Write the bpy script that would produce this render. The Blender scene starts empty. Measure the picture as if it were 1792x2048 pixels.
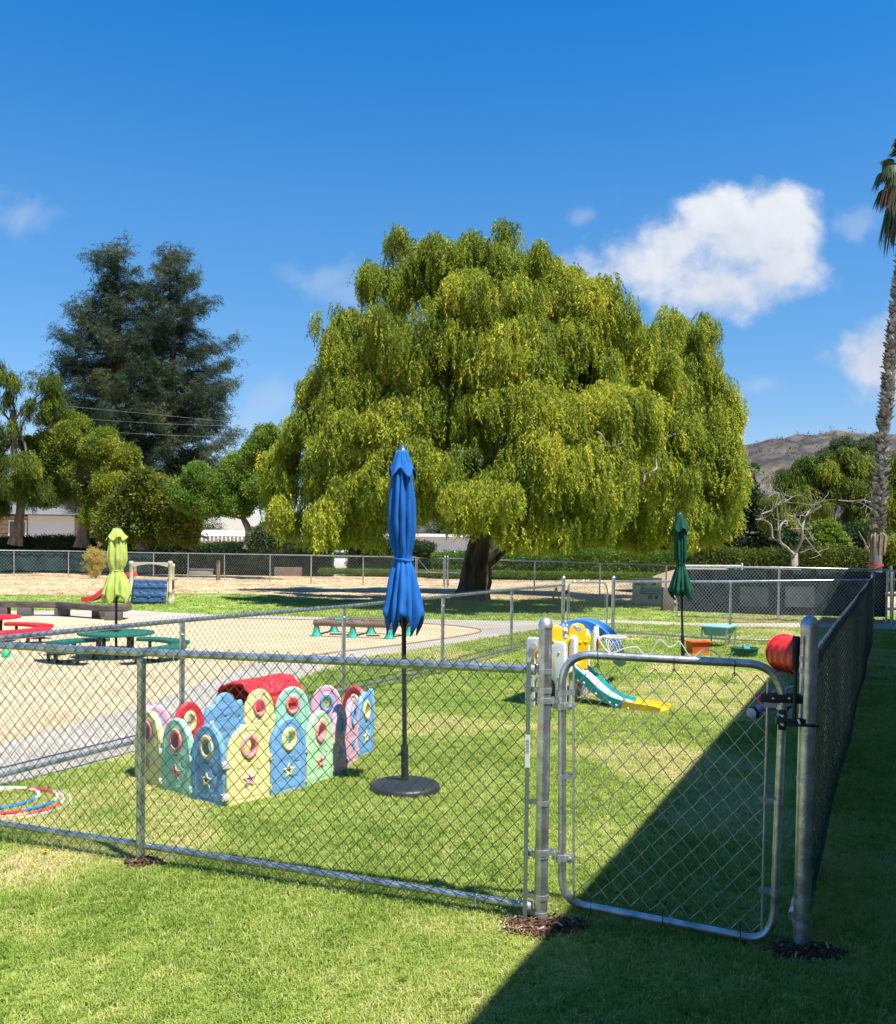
import bpy, bmesh, math, random
import numpy as np
from mathutils import Vector, Matrix, Euler
from mathutils.geometry import tessellate_polygon
random.seed(7); rng = np.random.default_rng(7)
R = math.radians; PI = math.pi
SC = bpy.context.scene; COL = SC.collection

# ------------------------------------------------------------------ camera
F = 1850.0; PX, PY = 896.0, 1147.0; CAMZ = 1.72; PITCH = R(1.487); ROLL = 0.014
cam_d = bpy.data.cameras.new('camera'); cam = bpy.data.objects.new('camera', cam_d); COL.objects.link(cam)
CM = Matrix.Rotation(R(90) - PITCH, 3, 'X') @ Matrix.Rotation(ROLL, 3, 'Z')
cam.matrix_world = Matrix.Translation((0, 0, CAMZ)) @ CM.to_4x4()
cam_d.sensor_fit = 'HORIZONTAL'; cam_d.sensor_width = 36; cam_d.lens = 36 * F / 1792
cam_d.shift_x = 0; cam_d.shift_y = (PY - 1024) / 1792
cam_d.clip_start = .05; cam_d.clip_end = 9000
SC.camera = cam

# ------------------------------------------------------------------ light
SUNV = Vector((.43, -.42, 1.18)).normalized()          # towards the sun: high, behind the camera's right shoulder
sd = bpy.data.lights.new('sun', 'SUN'); sd.energy = 5.0; sd.angle = R(.53); sd.color = (1, .955, .88)
sun = bpy.data.objects.new('sun', sd); COL.objects.link(sun)
sun.rotation_euler = SUNV.to_track_quat('Z', 'Y').to_euler(); sun.location = (0, 0, 30)
SC.view_settings.view_transform = 'Standard'; SC.view_settings.look = 'None'
SC.view_settings.exposure = .93; SC.view_settings.gamma = 1
SC.view_settings.use_curve_mapping = False

def ray(px, py):
    return CM @ Vector(((px - PX) / F, -(py - PY) / F, -1))
def G(px, py, z=0.0):                                   # ground point seen at a picture position
    d = ray(px, py); t = (z - CAMZ) / d.z
    return Vector((d.x * t, d.y * t, z))
def P(px, py, Y):                                       # point at distance Y
    d = ray(px, py); t = Y / d.y
    return Vector((d.x * t, Y, CAMZ + d.z * t))
def PL(px, py, A, B, off=0.0):                          # point on the vertical plane through A and B
    n = Vector((-(B.y - A.y), B.x - A.x, 0)).normalized()
    d = ray(px, py); t = (n.x * A.x + n.y * A.y) / (n.x * d.x + n.y * d.y)
    return Vector((d.x * t, d.y * t, CAMZ + d.z * t)) + n * off

# ------------------------------------------------------------------ world: Nishita sky and clouds at infinity
W = bpy.data.worlds.new("World"); SC.world = W; W.use_nodes = True
nt = W.node_tree; nt.nodes.clear(); N = nt.nodes.new; L = nt.links.new
def vmath(t, op, a, b=None, c=None):
    n = t.nodes.new('ShaderNodeVectorMath'); n.operation = op
    for i, v in enumerate((a, b, c)):
        if v is None: continue
        if hasattr(v, 'is_output'): t.links.new(v, n.inputs[i])
        else: n.inputs[i].default_value = v
    return n
def fmath(t, op, a, b=None, c=None, clamp=False):
    n = t.nodes.new('ShaderNodeMath'); n.operation = op; n.use_clamp = clamp
    for i, v in enumerate((a, b, c)):
        if v is None: continue
        if hasattr(v, 'is_output'): t.links.new(v, n.inputs[i])
        else: n.inputs[i].default_value = v
    return n.outputs[0]
out = N('ShaderNodeOutputWorld'); bg = N('ShaderNodeBackground'); bg.inputs[1].default_value = 0.10
sky = N('ShaderNodeTexSky'); sky.sky_type = 'NISHITA'; sky.sun_disc = False
sky.sun_elevation = math.asin(SUNV.z); sky.sun_rotation = math.atan2(SUNV.x, SUNV.y)
sky.air_density = 1.0; sky.dust_density = 0.25; sky.ozone_density = 3.0
hsv = N('ShaderNodeHueSaturation'); hsv.inputs['Saturation'].default_value = 1.28; hsv.inputs['Value'].default_value = 1.0
hsv.inputs['Hue'].default_value = .488
L(sky.outputs[0], hsv.inputs['Color'])
tc = N('ShaderNodeTexCoord'); sep = N('ShaderNodeSeparateXYZ'); L(tc.outputs['Generated'], sep.inputs[0])
ymax = fmath(nt, 'MAXIMUM', sep.outputs[1], .02)
uu = fmath(nt, 'DIVIDE', sep.outputs[0], ymax); vv = fmath(nt, 'DIVIDE', sep.outputs[2], ymax)
cmb = N('ShaderNodeCombineXYZ'); L(uu, cmb.inputs[0]); L(vv, cmb.inputs[1])
uv = cmb.outputs[0]
warp = N('ShaderNodeTexNoise'); warp.inputs['Scale'].default_value = 26; warp.inputs['Detail'].default_value = 5
L(uv, warp.inputs['Vector'])
w2 = vmath(nt, 'MULTIPLY_ADD', warp.outputs['Color'], (.035, .035, 0), uv)
uvw = vmath(nt, 'SUBTRACT', w2.outputs[0], (.0175, .0175, 0)).outputs[0]
def blobs(lst):
    acc = None
    for (x, y, rx, ry, *hh) in lst:
        d = ray(x, y); u0, v0 = d.x / d.y, d.z / d.y; rx /= F; ry /= F
        a = vmath(nt, 'SUBTRACT', uvw, (u0, v0, 0)).outputs[0]
        a = vmath(nt, 'MULTIPLY', a, (1 / rx, 1 / ry, 0)).outputs[0]
        l = vmath(nt, 'LENGTH', a).outputs['Value']
        f = fmath(nt, 'MULTIPLY', fmath(nt, 'SUBTRACT', 1.0, l), hh[0] if hh else 1.0)
        acc = f if acc is None else fmath(nt, 'SMOOTH_MAX', acc, f, .35)
    return acc
def ramp(src, lo, hi):
    m = N('ShaderNodeMapRange'); m.interpolation_type = 'SMOOTHSTEP'
    L(src, m.inputs[0]); m.inputs[1].default_value = lo; m.inputs[2].default_value = hi
    return m.outputs[0]
cn = N('ShaderNodeTexNoise'); cn.inputs['Scale'].default_value = 15; cn.inputs['Detail'].default_value = 10; cn.inputs['Roughness'].default_value = .6
L(uv, cn.inputs['Vector'])
cnz = fmath(nt, 'SUBTRACT', cn.outputs['Fac'], .5)
big = blobs([(1440, 430, 110, 75), (1565, 425, 110, 90), (1500, 480, 170, 110), (1350, 480, 130, 90, .8), (1560, 530, 130, 110, .9), (1430, 570, 210, 110, .75), (1300, 540, 170, 95, .6), (1200, 540, 110, 70, .4), (1130, 520, 80, 55, .35),
             (1775, 715, 150, 105), (1870, 660, 150, 110), (1710, 700, 60, 50, .4)])
b1 = fmath(nt, 'MULTIPLY_ADD', cnz, 1.25, big)
m1 = ramp(b1, .12, .70)
wisp = blobs([(650, 560, 110, 70), (700, 600, 60, 60), (30, 430, 110, 70), (1720, 440, 70, 45), (1520, 765, 70, 32), (1160, 440, 40, 26, .6),
              (1235, 398, 26, 34, .6), (480, 850, 90, 35), (550, 790, 80, 60), (1660, 560, 40, 60)])
cn2 = N('ShaderNodeTexNoise'); cn2.inputs['Scale'].default_value = 22; cn2.inputs['Detail'].default_value = 6; cn2.inputs['Distortion'].default_value = .6
L(uv, cn2.inputs['Vector'])
b2 = fmath(nt, 'MULTIPLY_ADD', fmath(nt, 'SUBTRACT', cn2.outputs['Fac'], .52), 2.0, wisp)
m2 = fmath(nt, 'MULTIPLY', ramp(b2, .05, 1.0), .26)
# a few clouds of the same kind over the rest of the sky
gen = N('ShaderNodeTexNoise'); gen.inputs['Scale'].default_value = 3.2; gen.inputs['Detail'].default_value = 8
L(tc.outputs['Generated'], gen.inputs['Vector'])
back = fmath(nt, 'MULTIPLY', ramp(gen.outputs['Fac'], .66, .76), ramp(fmath(nt, 'MULTIPLY', sep.outputs[1], -1.0), -.4, .1))
msk = fmath(nt, 'MAXIMUM', fmath(nt, 'MAXIMUM', m1, m2), fmath(nt, 'MULTIPLY', back, .8))
front = ramp(sep.outputs[1], .05, .2)
msk = fmath(nt, 'MAXIMUM', fmath(nt, 'MULTIPLY', msk, front), fmath(nt, 'MULTIPLY', back, .8))
shade = N('ShaderNodeMix'); shade.data_type = 'RGBA'
shade.inputs[6].default_value = (3.2, 3.55, 4.3, 1); shade.inputs[7].default_value = (4.6, 4.75, 5.0, 1)
sh = fmath(nt, 'MULTIPLY_ADD', cnz, 1.6, fmath(nt, 'MULTIPLY_ADD', vv, 3.4, -.62), clamp=True)
L(sh, shade.inputs[0])
gr = N('ShaderNodeValToRGB'); e = gr.color_ramp.elements
while len(e) < 4: e.new(.5)
for i, (p_, c_) in enumerate([(.10, (.73, .66, .75)), (.34, (.73, .81, .96)), (.52, (.20, .74, 1.08)), (1.0, (.15, .68, 1.05))]):
    e[i].position = p_; e[i].color = (c_[0] * .7, c_[1] * .7, c_[2] * .7, 1)
L(sep.outputs[2], gr.inputs[0])
gsc = vmath(nt, 'SCALE', gr.outputs[0]); gsc.inputs['Scale'].default_value = 1 / .7
skc = vmath(nt, 'MULTIPLY', hsv.outputs[0], gsc.outputs[0]).outputs[0]
mix = N('ShaderNodeMix'); mix.data_type = 'RGBA'
L(msk, mix.inputs[0]); L(skc, mix.inputs[6]); L(shade.outputs[2], mix.inputs[7])
L(mix.outputs[2], bg.inputs[0]); L(bg.outputs[0], out.inputs[0])

# ------------------------------------------------------------------ materials
_mats = {}
def M(name, col, rough=.55, metal=0.0, var=.12, scale=6.0, bump=0.0, bscale=40.0, col2=None, spec=.5, trans=0.0, detail=4, distort=0.0, sss=0, coat=0, lo=.3, hi=.7, stretch=None):
    if name in _mats: return _mats[name]
    m = bpy.data.materials.new(name); m.use_nodes = True; t = m.node_tree
    p = t.nodes['Principled BSDF']; p.inputs['Roughness'].default_value = rough; p.inputs['Metallic'].default_value = metal
    p.inputs['Specular IOR Level'].default_value = spec
    if coat: p.inputs['Coat Weight'].default_value = coat; p.inputs['Coat Roughness'].default_value = .15
    tcn = t.nodes.new('ShaderNodeTexCoord'); src = tcn.outputs['Object']
    if stretch:
        mp = t.nodes.new('ShaderNodeMapping'); mp.inputs['Scale'].default_value = stretch
        t.links.new(src, mp.inputs[0]); src = mp.outputs[0]
    n = t.nodes.new('ShaderNodeTexNoise'); n.inputs['Scale'].default_value = scale; n.inputs['Detail'].default_value = detail
    n.inputs['Distortion'].default_value = distort; t.links.new(src, n.inputs['Vector'])
    mr = t.nodes.new('ShaderNodeMapRange'); mr.inputs[1].default_value = lo; mr.inputs[2].default_value = hi
    t.links.new(n.outputs['Fac'], mr.inputs[0])
    mx = t.nodes.new('ShaderNodeMix'); mx.data_type = 'RGBA'
    a = [c * (1 - var) for c in col[:3]]; b = [min(1, c * (1 + var)) for c in (col2 or col)[:3]]
    mx.inputs[6].default_value = (*a, 1); mx.inputs[7].default_value = (*b, 1)
    t.links.new(mr.outputs[0], mx.inputs[0]); t.links.new(mx.outputs[2], p.inputs['Base Color'])
    rr = t.nodes.new('ShaderNodeMapRange'); rr.inputs[3].default_value = max(.02, rough - .1); rr.inputs[4].default_value = min(1, rough + .12)
    n3 = t.nodes.new('ShaderNodeTexNoise'); n3.inputs['Scale'].default_value = scale * 3.3; n3.inputs['Detail'].default_value = 3
    t.links.new(src, n3.inputs['Vector']); t.links.new(n3.outputs['Fac'], rr.inputs[0]); t.links.new(rr.outputs[0], p.inputs['Roughness'])
    if bump:
        nb = t.nodes.new('ShaderNodeTexNoise'); nb.inputs['Scale'].default_value = bscale; nb.inputs['Detail'].default_value = 5
        t.links.new(src, nb.inputs['Vector'])
        bp = t.nodes.new('ShaderNodeBump'); bp.inputs['Strength'].default_value = bump; bp.inputs['Distance'].default_value = .02
        t.links.new(nb.outputs['Fac'], bp.inputs['Height']); t.links.new(bp.outputs[0], p.inputs['Normal'])
    if trans:
        tr = t.nodes.new('ShaderNodeBsdfTranslucent'); ms = t.nodes.new('ShaderNodeMixShader'); ms.inputs[0].default_value = trans
        t.links.new(mx.outputs[2], tr.inputs[0]); o = t.nodes['Material Output']
        t.links.new(p.outputs[0], ms.inputs[1]); t.links.new(tr.outputs[0], ms.inputs[2]); t.links.new(ms.outputs[0], o.inputs[0])
    _mats[name] = m; return m

def leafmat(name, cols, trans=.35, rough=.6, spec=.25, gain=1.0):
    """leaf colour picked along a ramp by the 'tint' stored on each leaf clump"""
    if name in _mats: return _mats[name]
    m = bpy.data.materials.new(name); m.use_nodes = True; t = m.node_tree
    p = t.nodes['Principled BSDF']; p.inputs['Roughness'].default_value = rough; p.inputs['Specular IOR Level'].default_value = spec
    at = t.nodes.new('ShaderNodeAttribute'); at.attribute_type = 'INSTANCER'; at.attribute_name = 'tint'
    cr = t.nodes.new('ShaderNodeValToRGB'); e = cr.color_ramp.elements
    while len(e) < len(cols): e.new(.5)
    for i, c in enumerate(cols):
        e[i].position = i / (len(cols) - 1); e[i].color = (*[q * gain for q in c], 1)
    t.links.new(at.outputs['Fac'], cr.inputs[0]); t.links.new(cr.outputs[0], p.inputs['Base Color'])
    tr = t.nodes.new('ShaderNodeBsdfTranslucent'); ms = t.nodes.new('ShaderNodeMixShader'); ms.inputs[0].default_value = trans
    t.links.new(cr.outputs[0], tr.inputs[0])
    t.links.new(p.outputs[0], ms.inputs[1]); t.links.new(tr.outputs[0], ms.inputs[2]); t.links.new(ms.outputs[0], t.nodes['Material Output'].inputs[0])
    _mats[name] = m; return m

# ------------------------------------------------------------------ object helpers
def tag(o, label=None, cat=None, group=None, kind=None):
    if label: o['label'] = label
    if cat: o['category'] = cat
    if group: o['group'] = group
    if kind: o['kind'] = kind
    return o
def thing(name, label, cat, loc=(0, 0, 0), rz=0.0, group=None):
    o = bpy.data.objects.new(name, None); COL.objects.link(o); o.empty_display_size = .1
    o.location = loc; o.rotation_euler = (0, 0, rz)
    return tag(o, label, cat, group)
def link(name, me, mats, parent=None, world=True, label=None, kind=None):
    o = bpy.data.objects.new(name, me); COL.objects.link(o)
    if not isinstance(mats, (list, tuple)): mats = [mats]
    if not me.materials:
        for m in mats: me.materials.append(m)
    if parent is not None:
        o.parent = parent
        if world:
            mw = parent.matrix_basis
            pp = parent.parent
            if pp is not None: mw = pp.matrix_basis @ parent.matrix_parent_inverse @ mw
            o.matrix_parent_inverse = mw.inverted()
    if label: o['label'] = label
    if kind: o['kind'] = kind
    return o
def copy_tree(o, parent=None):
    c = o.copy(); COL.objects.link(c)
    if parent is not None: c.parent = parent
    for ch in list(o.children): copy_tree(ch, c)
    return c

class MB:
    def __init__(s): s.v = []; s.f = []; s.mi = []; s.cur = 0
    def add(s, vs, fs):
        b = len(s.v); s.v += [tuple(v) for v in vs]
        for f in fs: s.f.append([b + i for i in f]); s.mi.append(s.cur)
        return s
    def box(s, c, sz, rz=0.0, mat=None):
        hx, hy, hz = sz[0] / 2, sz[1] / 2, sz[2] / 2
        m = mat or Matrix.Rotation(rz, 3, 'Z'); c = Vector(c)
        vs = [c + m @ Vector((x * hx, y * hy, z * hz)) for x in (-1, 1) for y in (-1, 1) for z in (-1, 1)]
        return s.add(vs, [(0, 1, 3, 2), (4, 6, 7, 5), (0, 4, 5, 1), (2, 3, 7, 6), (0, 2, 6, 4), (1, 5, 7, 3)])
    def tube(s, pts, r, seg=8, closed=False, caps=True, up=None):
        pts = [Vector(p) for p in pts]; n = len(pts)
        rs = r if isinstance(r, (list, tuple)) else [r] * n
        vs = []; pu = None
        for i, p in enumerate(pts):
            if closed: t = pts[(i + 1) % n] - pts[i - 1]
            else: t = pts[min(i + 1, n - 1)] - pts[max(i - 1, 0)]
            if t.length < 1e-9: t = Vector((0, 0, 1))
            t.normalize()
            if pu is None:
                a = Vector(up) if up else (Vector((0, 0, 1)) if abs(t.z) < .9 else Vector((1, 0, 0)))
                pu = (a - t * a.dot(t)).normalized()
            else:
                pu = pu - t * pu.dot(t)
                pu = pu.normalized() if pu.length > 1e-6 else t.orthogonal().normalized()
            sd_ = t.cross(pu)
            for k in range(seg):
                an = 2 * PI * k / seg
                vs.append(p + (pu * math.cos(an) + sd_ * math.sin(an)) * rs[i])
        fs = []
        m = n if closed else n - 1
        for i in range(m):
            j = (i + 1) % n
            for k in range(seg):
                k2 = (k + 1) % seg
                fs.append((i * seg + k, i * seg + k2, j * seg + k2, j * seg + k))
        if caps and not closed:
            fs.append(tuple(range(seg))[::-1]); fs.append(tuple((n - 1) * seg + k for k in range(seg)))
        return s.add(vs, fs)
    def lathe(s, prof, seg=24, c=(0, 0, 0), mat=None, fn=None):
        vs = []; c = Vector(c); mat = mat or Matrix.Identity(3)
        for i, (r, z) in enumerate(prof):
            for k in range(seg):
                a = 2 * PI * k / seg; rr, zz = (r, z) if fn is None else fn(r, z, a, i)
                vs.append(c + mat @ Vector((rr * math.cos(a), rr * math.sin(a), zz)))
        fs = []
        for i in range(len(prof) - 1):
            for k in range(seg):
                k2 = (k + 1) % seg
                fs.append((i * seg + k, i * seg + k2, (i + 1) * seg + k2, (i + 1) * seg + k))
        return s.add(vs, fs)
    def disc(s, r, z, seg=24, c=(0, 0, 0), mat=None, flip=False):
        c = Vector(c); mat = mat or Matrix.Identity(3)
        vs = [c + mat @ Vector((r * math.cos(2 * PI * k / seg), r * math.sin(2 * PI * k / seg), z)) for k in range(seg)]
        f = tuple(range(seg)); return s.add(vs, [f[::-1] if flip else f])
    def sphere(s, c, r, seg=14, rings=9, sc=(1, 1, 1)):
        c = Vector(c); vs = []; fs = []
        for i in range(rings + 1):
            th = PI * i / rings
            for k in range(seg):
                a = 2 * PI * k / seg
                vs.append(c + Vector((r * math.sin(th) * math.cos(a) * sc[0], r * math.sin(th) * math.sin(a) * sc[1], r * math.cos(th) * sc[2])))
        for i in range(rings):
            for k in range(seg):
                k2 = (k + 1) % seg
                fs.append((i * seg + k, (i + 1) * seg + k, (i + 1) * seg + k2, i * seg + k2))
        return s.add(vs, fs)
    def mesh(s, name, smooth=True, bevel=0.0, angle=40):
        me = bpy.data.meshes.new(name); me.from_pydata(s.v, [], s.f); me.validate()
        if len(set(s.mi)) > 1 and len(me.polygons) == len(s.mi): me.polygons.foreach_set('material_index', s.mi)
        bm = bmesh.new(); bm.from_mesh(me)
        bmesh.ops.remove_doubles(bm, verts=bm.verts, dist=1e-6)
        if bevel:
            es = [e for e in bm.edges if len(e.link_faces) == 2 and e.calc_face_angle(0) > R(35)]
            bmesh.ops.bevel(bm, geom=es, offset=bevel, segments=2, profile=.6, affect='EDGES', clamp_overlap=True)
        bmesh.ops.recalc_face_normals(bm, faces=bm.faces)
        bm.to_mesh(me); bm.free()
        if smooth:
            me.polygons.foreach_set('use_smooth', [True] * len(me.polygons)); me.set_sharp_from_angle(angle=R(angle))
        return me
    def build(s, name, mats, parent=None, world=True, smooth=True, bevel=0.0, angle=40, label=None, kind=None):
        return link(name, s.mesh(name, smooth, bevel, angle), mats, parent, world, label, kind)

def spline(pts, n=8, closed=False):
    pts = [Vector(p) for p in pts]; out_ = []; m = len(pts)
    rngi = range(m if closed else m - 1)
    for i in rngi:
        if closed: p0, p1, p2, p3 = pts[i - 1], pts[i], pts[(i + 1) % m], pts[(i + 2) % m]
        else: p0, p1, p2, p3 = pts[max(i - 1, 0)], pts[i], pts[i + 1], pts[min(i + 2, m - 1)]
        for k in range(n):
            t = k / n
            out_.append(.5 * ((2 * p1) + (-p0 + p2) * t + (2 * p0 - 5 * p1 + 4 * p2 - p3) * t * t + (-p0 + 3 * p1 - 3 * p2 + p3) * t ** 3))
    if not closed: out_.append(pts[-1])
    return out_

def plate(loops, depth, bevel=0.0, res=1, holes=True):
    """flat plate from 2D outlines (holes are further loops), extruded; lies in XZ, thickness along Y"""
    cu = bpy.data.curves.new('plate', 'CURVE'); cu.dimensions = '2D'; cu.fill_mode = 'BOTH'
    cu.extrude = max(.0005, depth / 2 - bevel); cu.bevel_depth = bevel; cu.bevel_resolution = res
    for lp in loops:
        sp = cu.splines.new('POLY'); sp.points.add(len(lp) - 1)
        for i, p in enumerate(lp): sp.points[i].co = (p[0], p[1], 0, 1)
        sp.use_cyclic_u = True
    o = bpy.data.objects.new('plate', cu); COL.objects.link(o)
    dg = bpy.context.evaluated_depsgraph_get(); dg.update()
    me = bpy.data.meshes.new_from_object(o.evaluated_get(dg)); bpy.data.objects.remove(o); bpy.data.curves.remove(cu)
    me.transform(Matrix.Rotation(R(90), 4, 'X'))
    bm = bmesh.new(); bm.from_mesh(me); bmesh.ops.remove_doubles(bm, verts=bm.verts, dist=1e-5); bmesh.ops.recalc_face_normals(bm, faces=bm.faces); bm.to_mesh(me); bm.free()
    me.materials.clear()
    me.polygons.foreach_set('use_smooth', [True] * len(me.polygons)); me.set_sharp_from_angle(angle=R(50))
    return me
def merge_into(mb, me, mat=Matrix.Identity(4)):
    mb.add([mat @ v.co for v in me.vertices], [tuple(p.vertices) for p in me.polygons]); return mb
def circ(cx, cy, rx, ry=None, n=24, a0=0, a1=2 * PI):
    ry = ry or rx
    return [(cx + rx * math.cos(a0 + (a1 - a0) * k / n), cy + ry * math.sin(a0 + (a1 - a0) * k / n)) for k in range(n)]
def star(cx, cy, r, r2=None, n=5, rot=PI / 2):
    r2 = r2 or r * .45
    return [(cx + (r if k % 2 == 0 else r2) * math.cos(rot + PI * k / n), cy + (r if k % 2 == 0 else r2) * math.sin(rot + PI * k / n)) for k in range(2 * n)]
def sheet(name, pts, z, mat, kind='structure'):
    pts = [Vector((p[0], p[1], 0)) for p in pts]
    tri = tessellate_polygon([pts])
    me = bpy.data.meshes.new(name); me.from_pydata([(p.x, p.y, z) for p in pts], [], [tuple(t) for t in tri]); me.update()
    if me.polygons and me.polygons[0].normal.z < 0: me.flip_normals()
    bm = bmesh.new(); bm.from_mesh(me)
    for f in bm.faces:
        if f.normal.z < 0: f.normal_flip()
    bm.to_mesh(me); bm.free()
    return tag(link(name, me, mat), kind=kind)

# ------------------------------------------------------------------ scattering of leaves and grass (one object each)
_src = {}
def leaf_obj(key, me, mat):
    me.materials.clear(); me.materials.append(mat)
    o = bpy.data.objects.new('leaf_source_' + key, me); _src[key] = o; return o
_gn = {}
def gn_scatter(srcs):
    key = tuple(o.name for o in srcs)
    if key in _gn: return _gn[key]
    g = bpy.data.node_groups.new('scatter', 'GeometryNodeTree')
    g.interface.new_socket('Geometry', in_out='INPUT', socket_type='NodeSocketGeometry')
    g.interface.new_socket('Geometry', in_out='OUTPUT', socket_type='NodeSocketGeometry')
    n = g.nodes.new; l = g.links.new
    gi = n('NodeGroupInput'); go = n('NodeGroupOutput'); jn = n('GeometryNodeJoinGeometry')
    for o in srcs:
        oi = n('GeometryNodeObjectInfo'); oi.inputs['Object'].default_value = o; oi.inputs['As Instance'].default_value = False
        ti = n('GeometryNodeGeometryToInstance'); l(oi.outputs['Geometry'], ti.inputs[0]); l(ti.outputs[0], jn.inputs[0])
    ip = n('GeometryNodeInstanceOnPoints'); l(gi.outputs[0], ip.inputs['Points']); l(jn.outputs[0], ip.inputs['Instance'])
    ip.inputs['Pick Instance'].default_value = True
    def na(nm, ty):
        a = n('GeometryNodeInputNamedAttribute'); a.data_type = ty; a.inputs['Name'].default_value = nm; return a.outputs['Attribute']
    l(na('idx', 'INT'), ip.inputs['Instance Index'])
    er = n('FunctionNodeEulerToRotation'); l(na('rot', 'FLOAT_VECTOR'), er.inputs[0]); l(er.outputs[0], ip.inputs['Rotation'])
    l(na('scl', 'FLOAT_VECTOR'), ip.inputs['Scale']); l(ip.outputs[0], go.inputs[0])
    _gn[key] = g; return g
def scatter(name, pts, rot, scl, tint, srcs, mat, parent=None, label=None, cat=None, kind='stuff'):
    pts = np.asarray(pts, dtype=np.float32); n = len(pts)
    me = bpy.data.meshes.new(name); me.vertices.add(n); me.vertices.foreach_set('co', pts.ravel())
    for nm, ty, arr, f in (('rot', 'FLOAT_VECTOR', rot, 'vector'), ('scl', 'FLOAT_VECTOR', scl, 'vector'), ('tint', 'FLOAT', tint, 'value'),
                           ('idx', 'INT', rng.integers(0, len(srcs), n), 'value')):
        a = me.attributes.new(nm, ty, 'POINT'); a.data.foreach_set(f, np.asarray(arr, dtype=np.int32 if ty == 'INT' else np.float32).ravel())
    o = link(name, me, mat, parent, True, label, kind)
    if cat: o['category'] = cat
    md = o.modifiers.new('scatter', 'NODES'); md.node_group = gn_scatter(srcs)
    return o
# ================================================================== THE SETTING
D = Vector((math.sin(R(24.8)), math.cos(R(24.8)), 0))      # direction of the side fences
NL = Vector((-D.y, D.x, 0))                                # to their left
m_field = M('dry_field', (.40, .285, .155), .95, var=.14, scale=.35, col2=(.50, .38, .22), bump=.2, bscale=9, detail=8, distort=.4)
m_lawn = M('lawn_soil', (.17, .23, .035), .95, var=.15, scale=1.6, col2=(.27, .32, .065), bump=1.0, bscale=45, detail=8)
m_lawn2 = M('far_lawn', (.13, .22, .03), .95, var=.2, scale=.5, col2=(.25, .33, .06), bump=1.0, bscale=9, detail=9, distort=.5)
m_path = M('concrete_path', (.34, .30, .25), .85, var=.08, scale=.9, bump=.25, bscale=60, col2=(.39, .35, .29), detail=7)
m_sand = M('sand', (.45, .337, .190), .95, var=.05, scale=1.2, col2=(.52, .40, .25), bump=1.0, bscale=11, detail=9)
m_dirt = M('dirt', (.30, .20, .12), .95, var=.2, scale=3, bump=.7, bscale=30)

# ground to the horizon, very slightly rolling far away
me = bpy.data.meshes.new('ground'); S = 60; vs = []; fs = []
xs = [math.copysign(abs(t) ** 3 * 4500, t) for t in np.linspace(-1, 1, S)]
for a in xs:
    for b in xs: vs.append((a, b + 60, 0 if math.hypot(a, b) < 400 else -.3))
for i in range(S - 1):
    for j in range(S - 1): fs.append((i * S + j, (i + 1) * S + j, (i + 1) * S + j + 1, i * S + j + 1))
me.from_pydata(vs, [], fs); tag(link('ground', me, m_field), kind='structure')

near_edge = [(-700, 1700), (0, 1573), (271, 1507), (420, 1440), (590, 1364), (712, 1322), (809, 1304), (931, 1286), (1056, 1265), (1140, 1255), (1229, 1249), (1399, 1254), (1533, 1257), (1675, 1258), (1792, 1262), (2100, 1272), (2600, 1290)]
ne = [G(*p) for p in near_edge]
ne_s = spline(ne, 6)
lawn_near = [(p.x, p.y) for p in ne_s] + [(30, -3), (-12, -3), (-12, 3)]
dry_edge = [(-500, 1194), (0, 1190), (160, 1191), (435, 1187), (520, 1189), (620, 1196), (760, 1200), (900, 1198), (1050, 1200), (1135, 1199), (1229, 1207), (1347, 1211), (1480, 1216), (1700, 1222), (2600, 1240)]
de = spline([G(*p) for p in dry_edge], 6)
for p in de: p.y += random.uniform(-.35, .35)
sheet('lawn', lawn_near, .004, m_lawn)
far_edge = [(-700, 1219), (0, 1222), (243, 1221), (435, 1230), (700, 1236), (931, 1241), (1056, 1242), (1229, 1241), (1330, 1244), (1399, 1247), (1500, 1247), (1675, 1246), (1792, 1247), (2600, 1262)]
fe = [G(*p) for p in far_edge]; fe_s = spline(fe, 6)
sheet('far_lawn', [(p.x, p.y) for p in de] + [(p.x, p.y) for p in reversed(fe_s)], .004, m_lawn2)
sheet('path', [(p.x, p.y) for p in fe_s] + [(p.x, p.y) for p in reversed(ne_s)], .008, m_path)
sand_px = [(-700, 1231), (0, 1234), (250, 1236), (434, 1238), (620, 1241), (760, 1245), (870, 1250), (935, 1256), (962, 1263), (931, 1272), (809, 1290), (684, 1305), (518, 1327), (423, 1361), (311, 1404), (156, 1447), (0, 1491), (-300, 1580), (-700, 1740)]
sand_w = spline([G(*p) for p in sand_px], 6)
sheet('sand_area', [(p.x, p.y) for p in sand_w], .012, m_sand)
mb = MB(); kp = spline([G(*p) for p in sand_px[3:13]], 8)
mb.tube([(p.x, p.y, .006) for p in kp], .028, 6)
mb.build('sand_kerb', M('kerb', (.22, .16, .10), .9, var=.2), kind='structure')
# path joints: shallow dark grooves across the path
mb = MB()
for i in range(10, len(ne_s) - 4, 4):
    a = ne_s[i]; b = min(sand_w, key=lambda q: (q - a).length)
    if 1 < (b - a).length < 6:
        d_ = (b - a).normalized(); s_ = Vector((-d_.y, d_.x, 0)) * .006
        mb.add([a + s_ + Vector((0, 0, .0095)), a - s_ + Vector((0, 0, .0095)), b - s_ + Vector((0, 0, .0095)), b + s_ + Vector((0, 0, .0095))], [(0, 1, 2, 3)])
mb.build('path_joint', M('joint', (.24, .21, .17), .95), smooth=False, kind='structure')
# dirt band under the screened fence
dpx = [(1353, 1232), (1480, 1233), (1600, 1234), (1760, 1237), (1900, 1240), (1900, 1250), (1675, 1247), (1480, 1246), (1430, 1243), (1360, 1236)]
sheet('dirt_strip', [(G(*p).x, G(*p).y) for p in dpx], .012, m_dirt)

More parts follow.
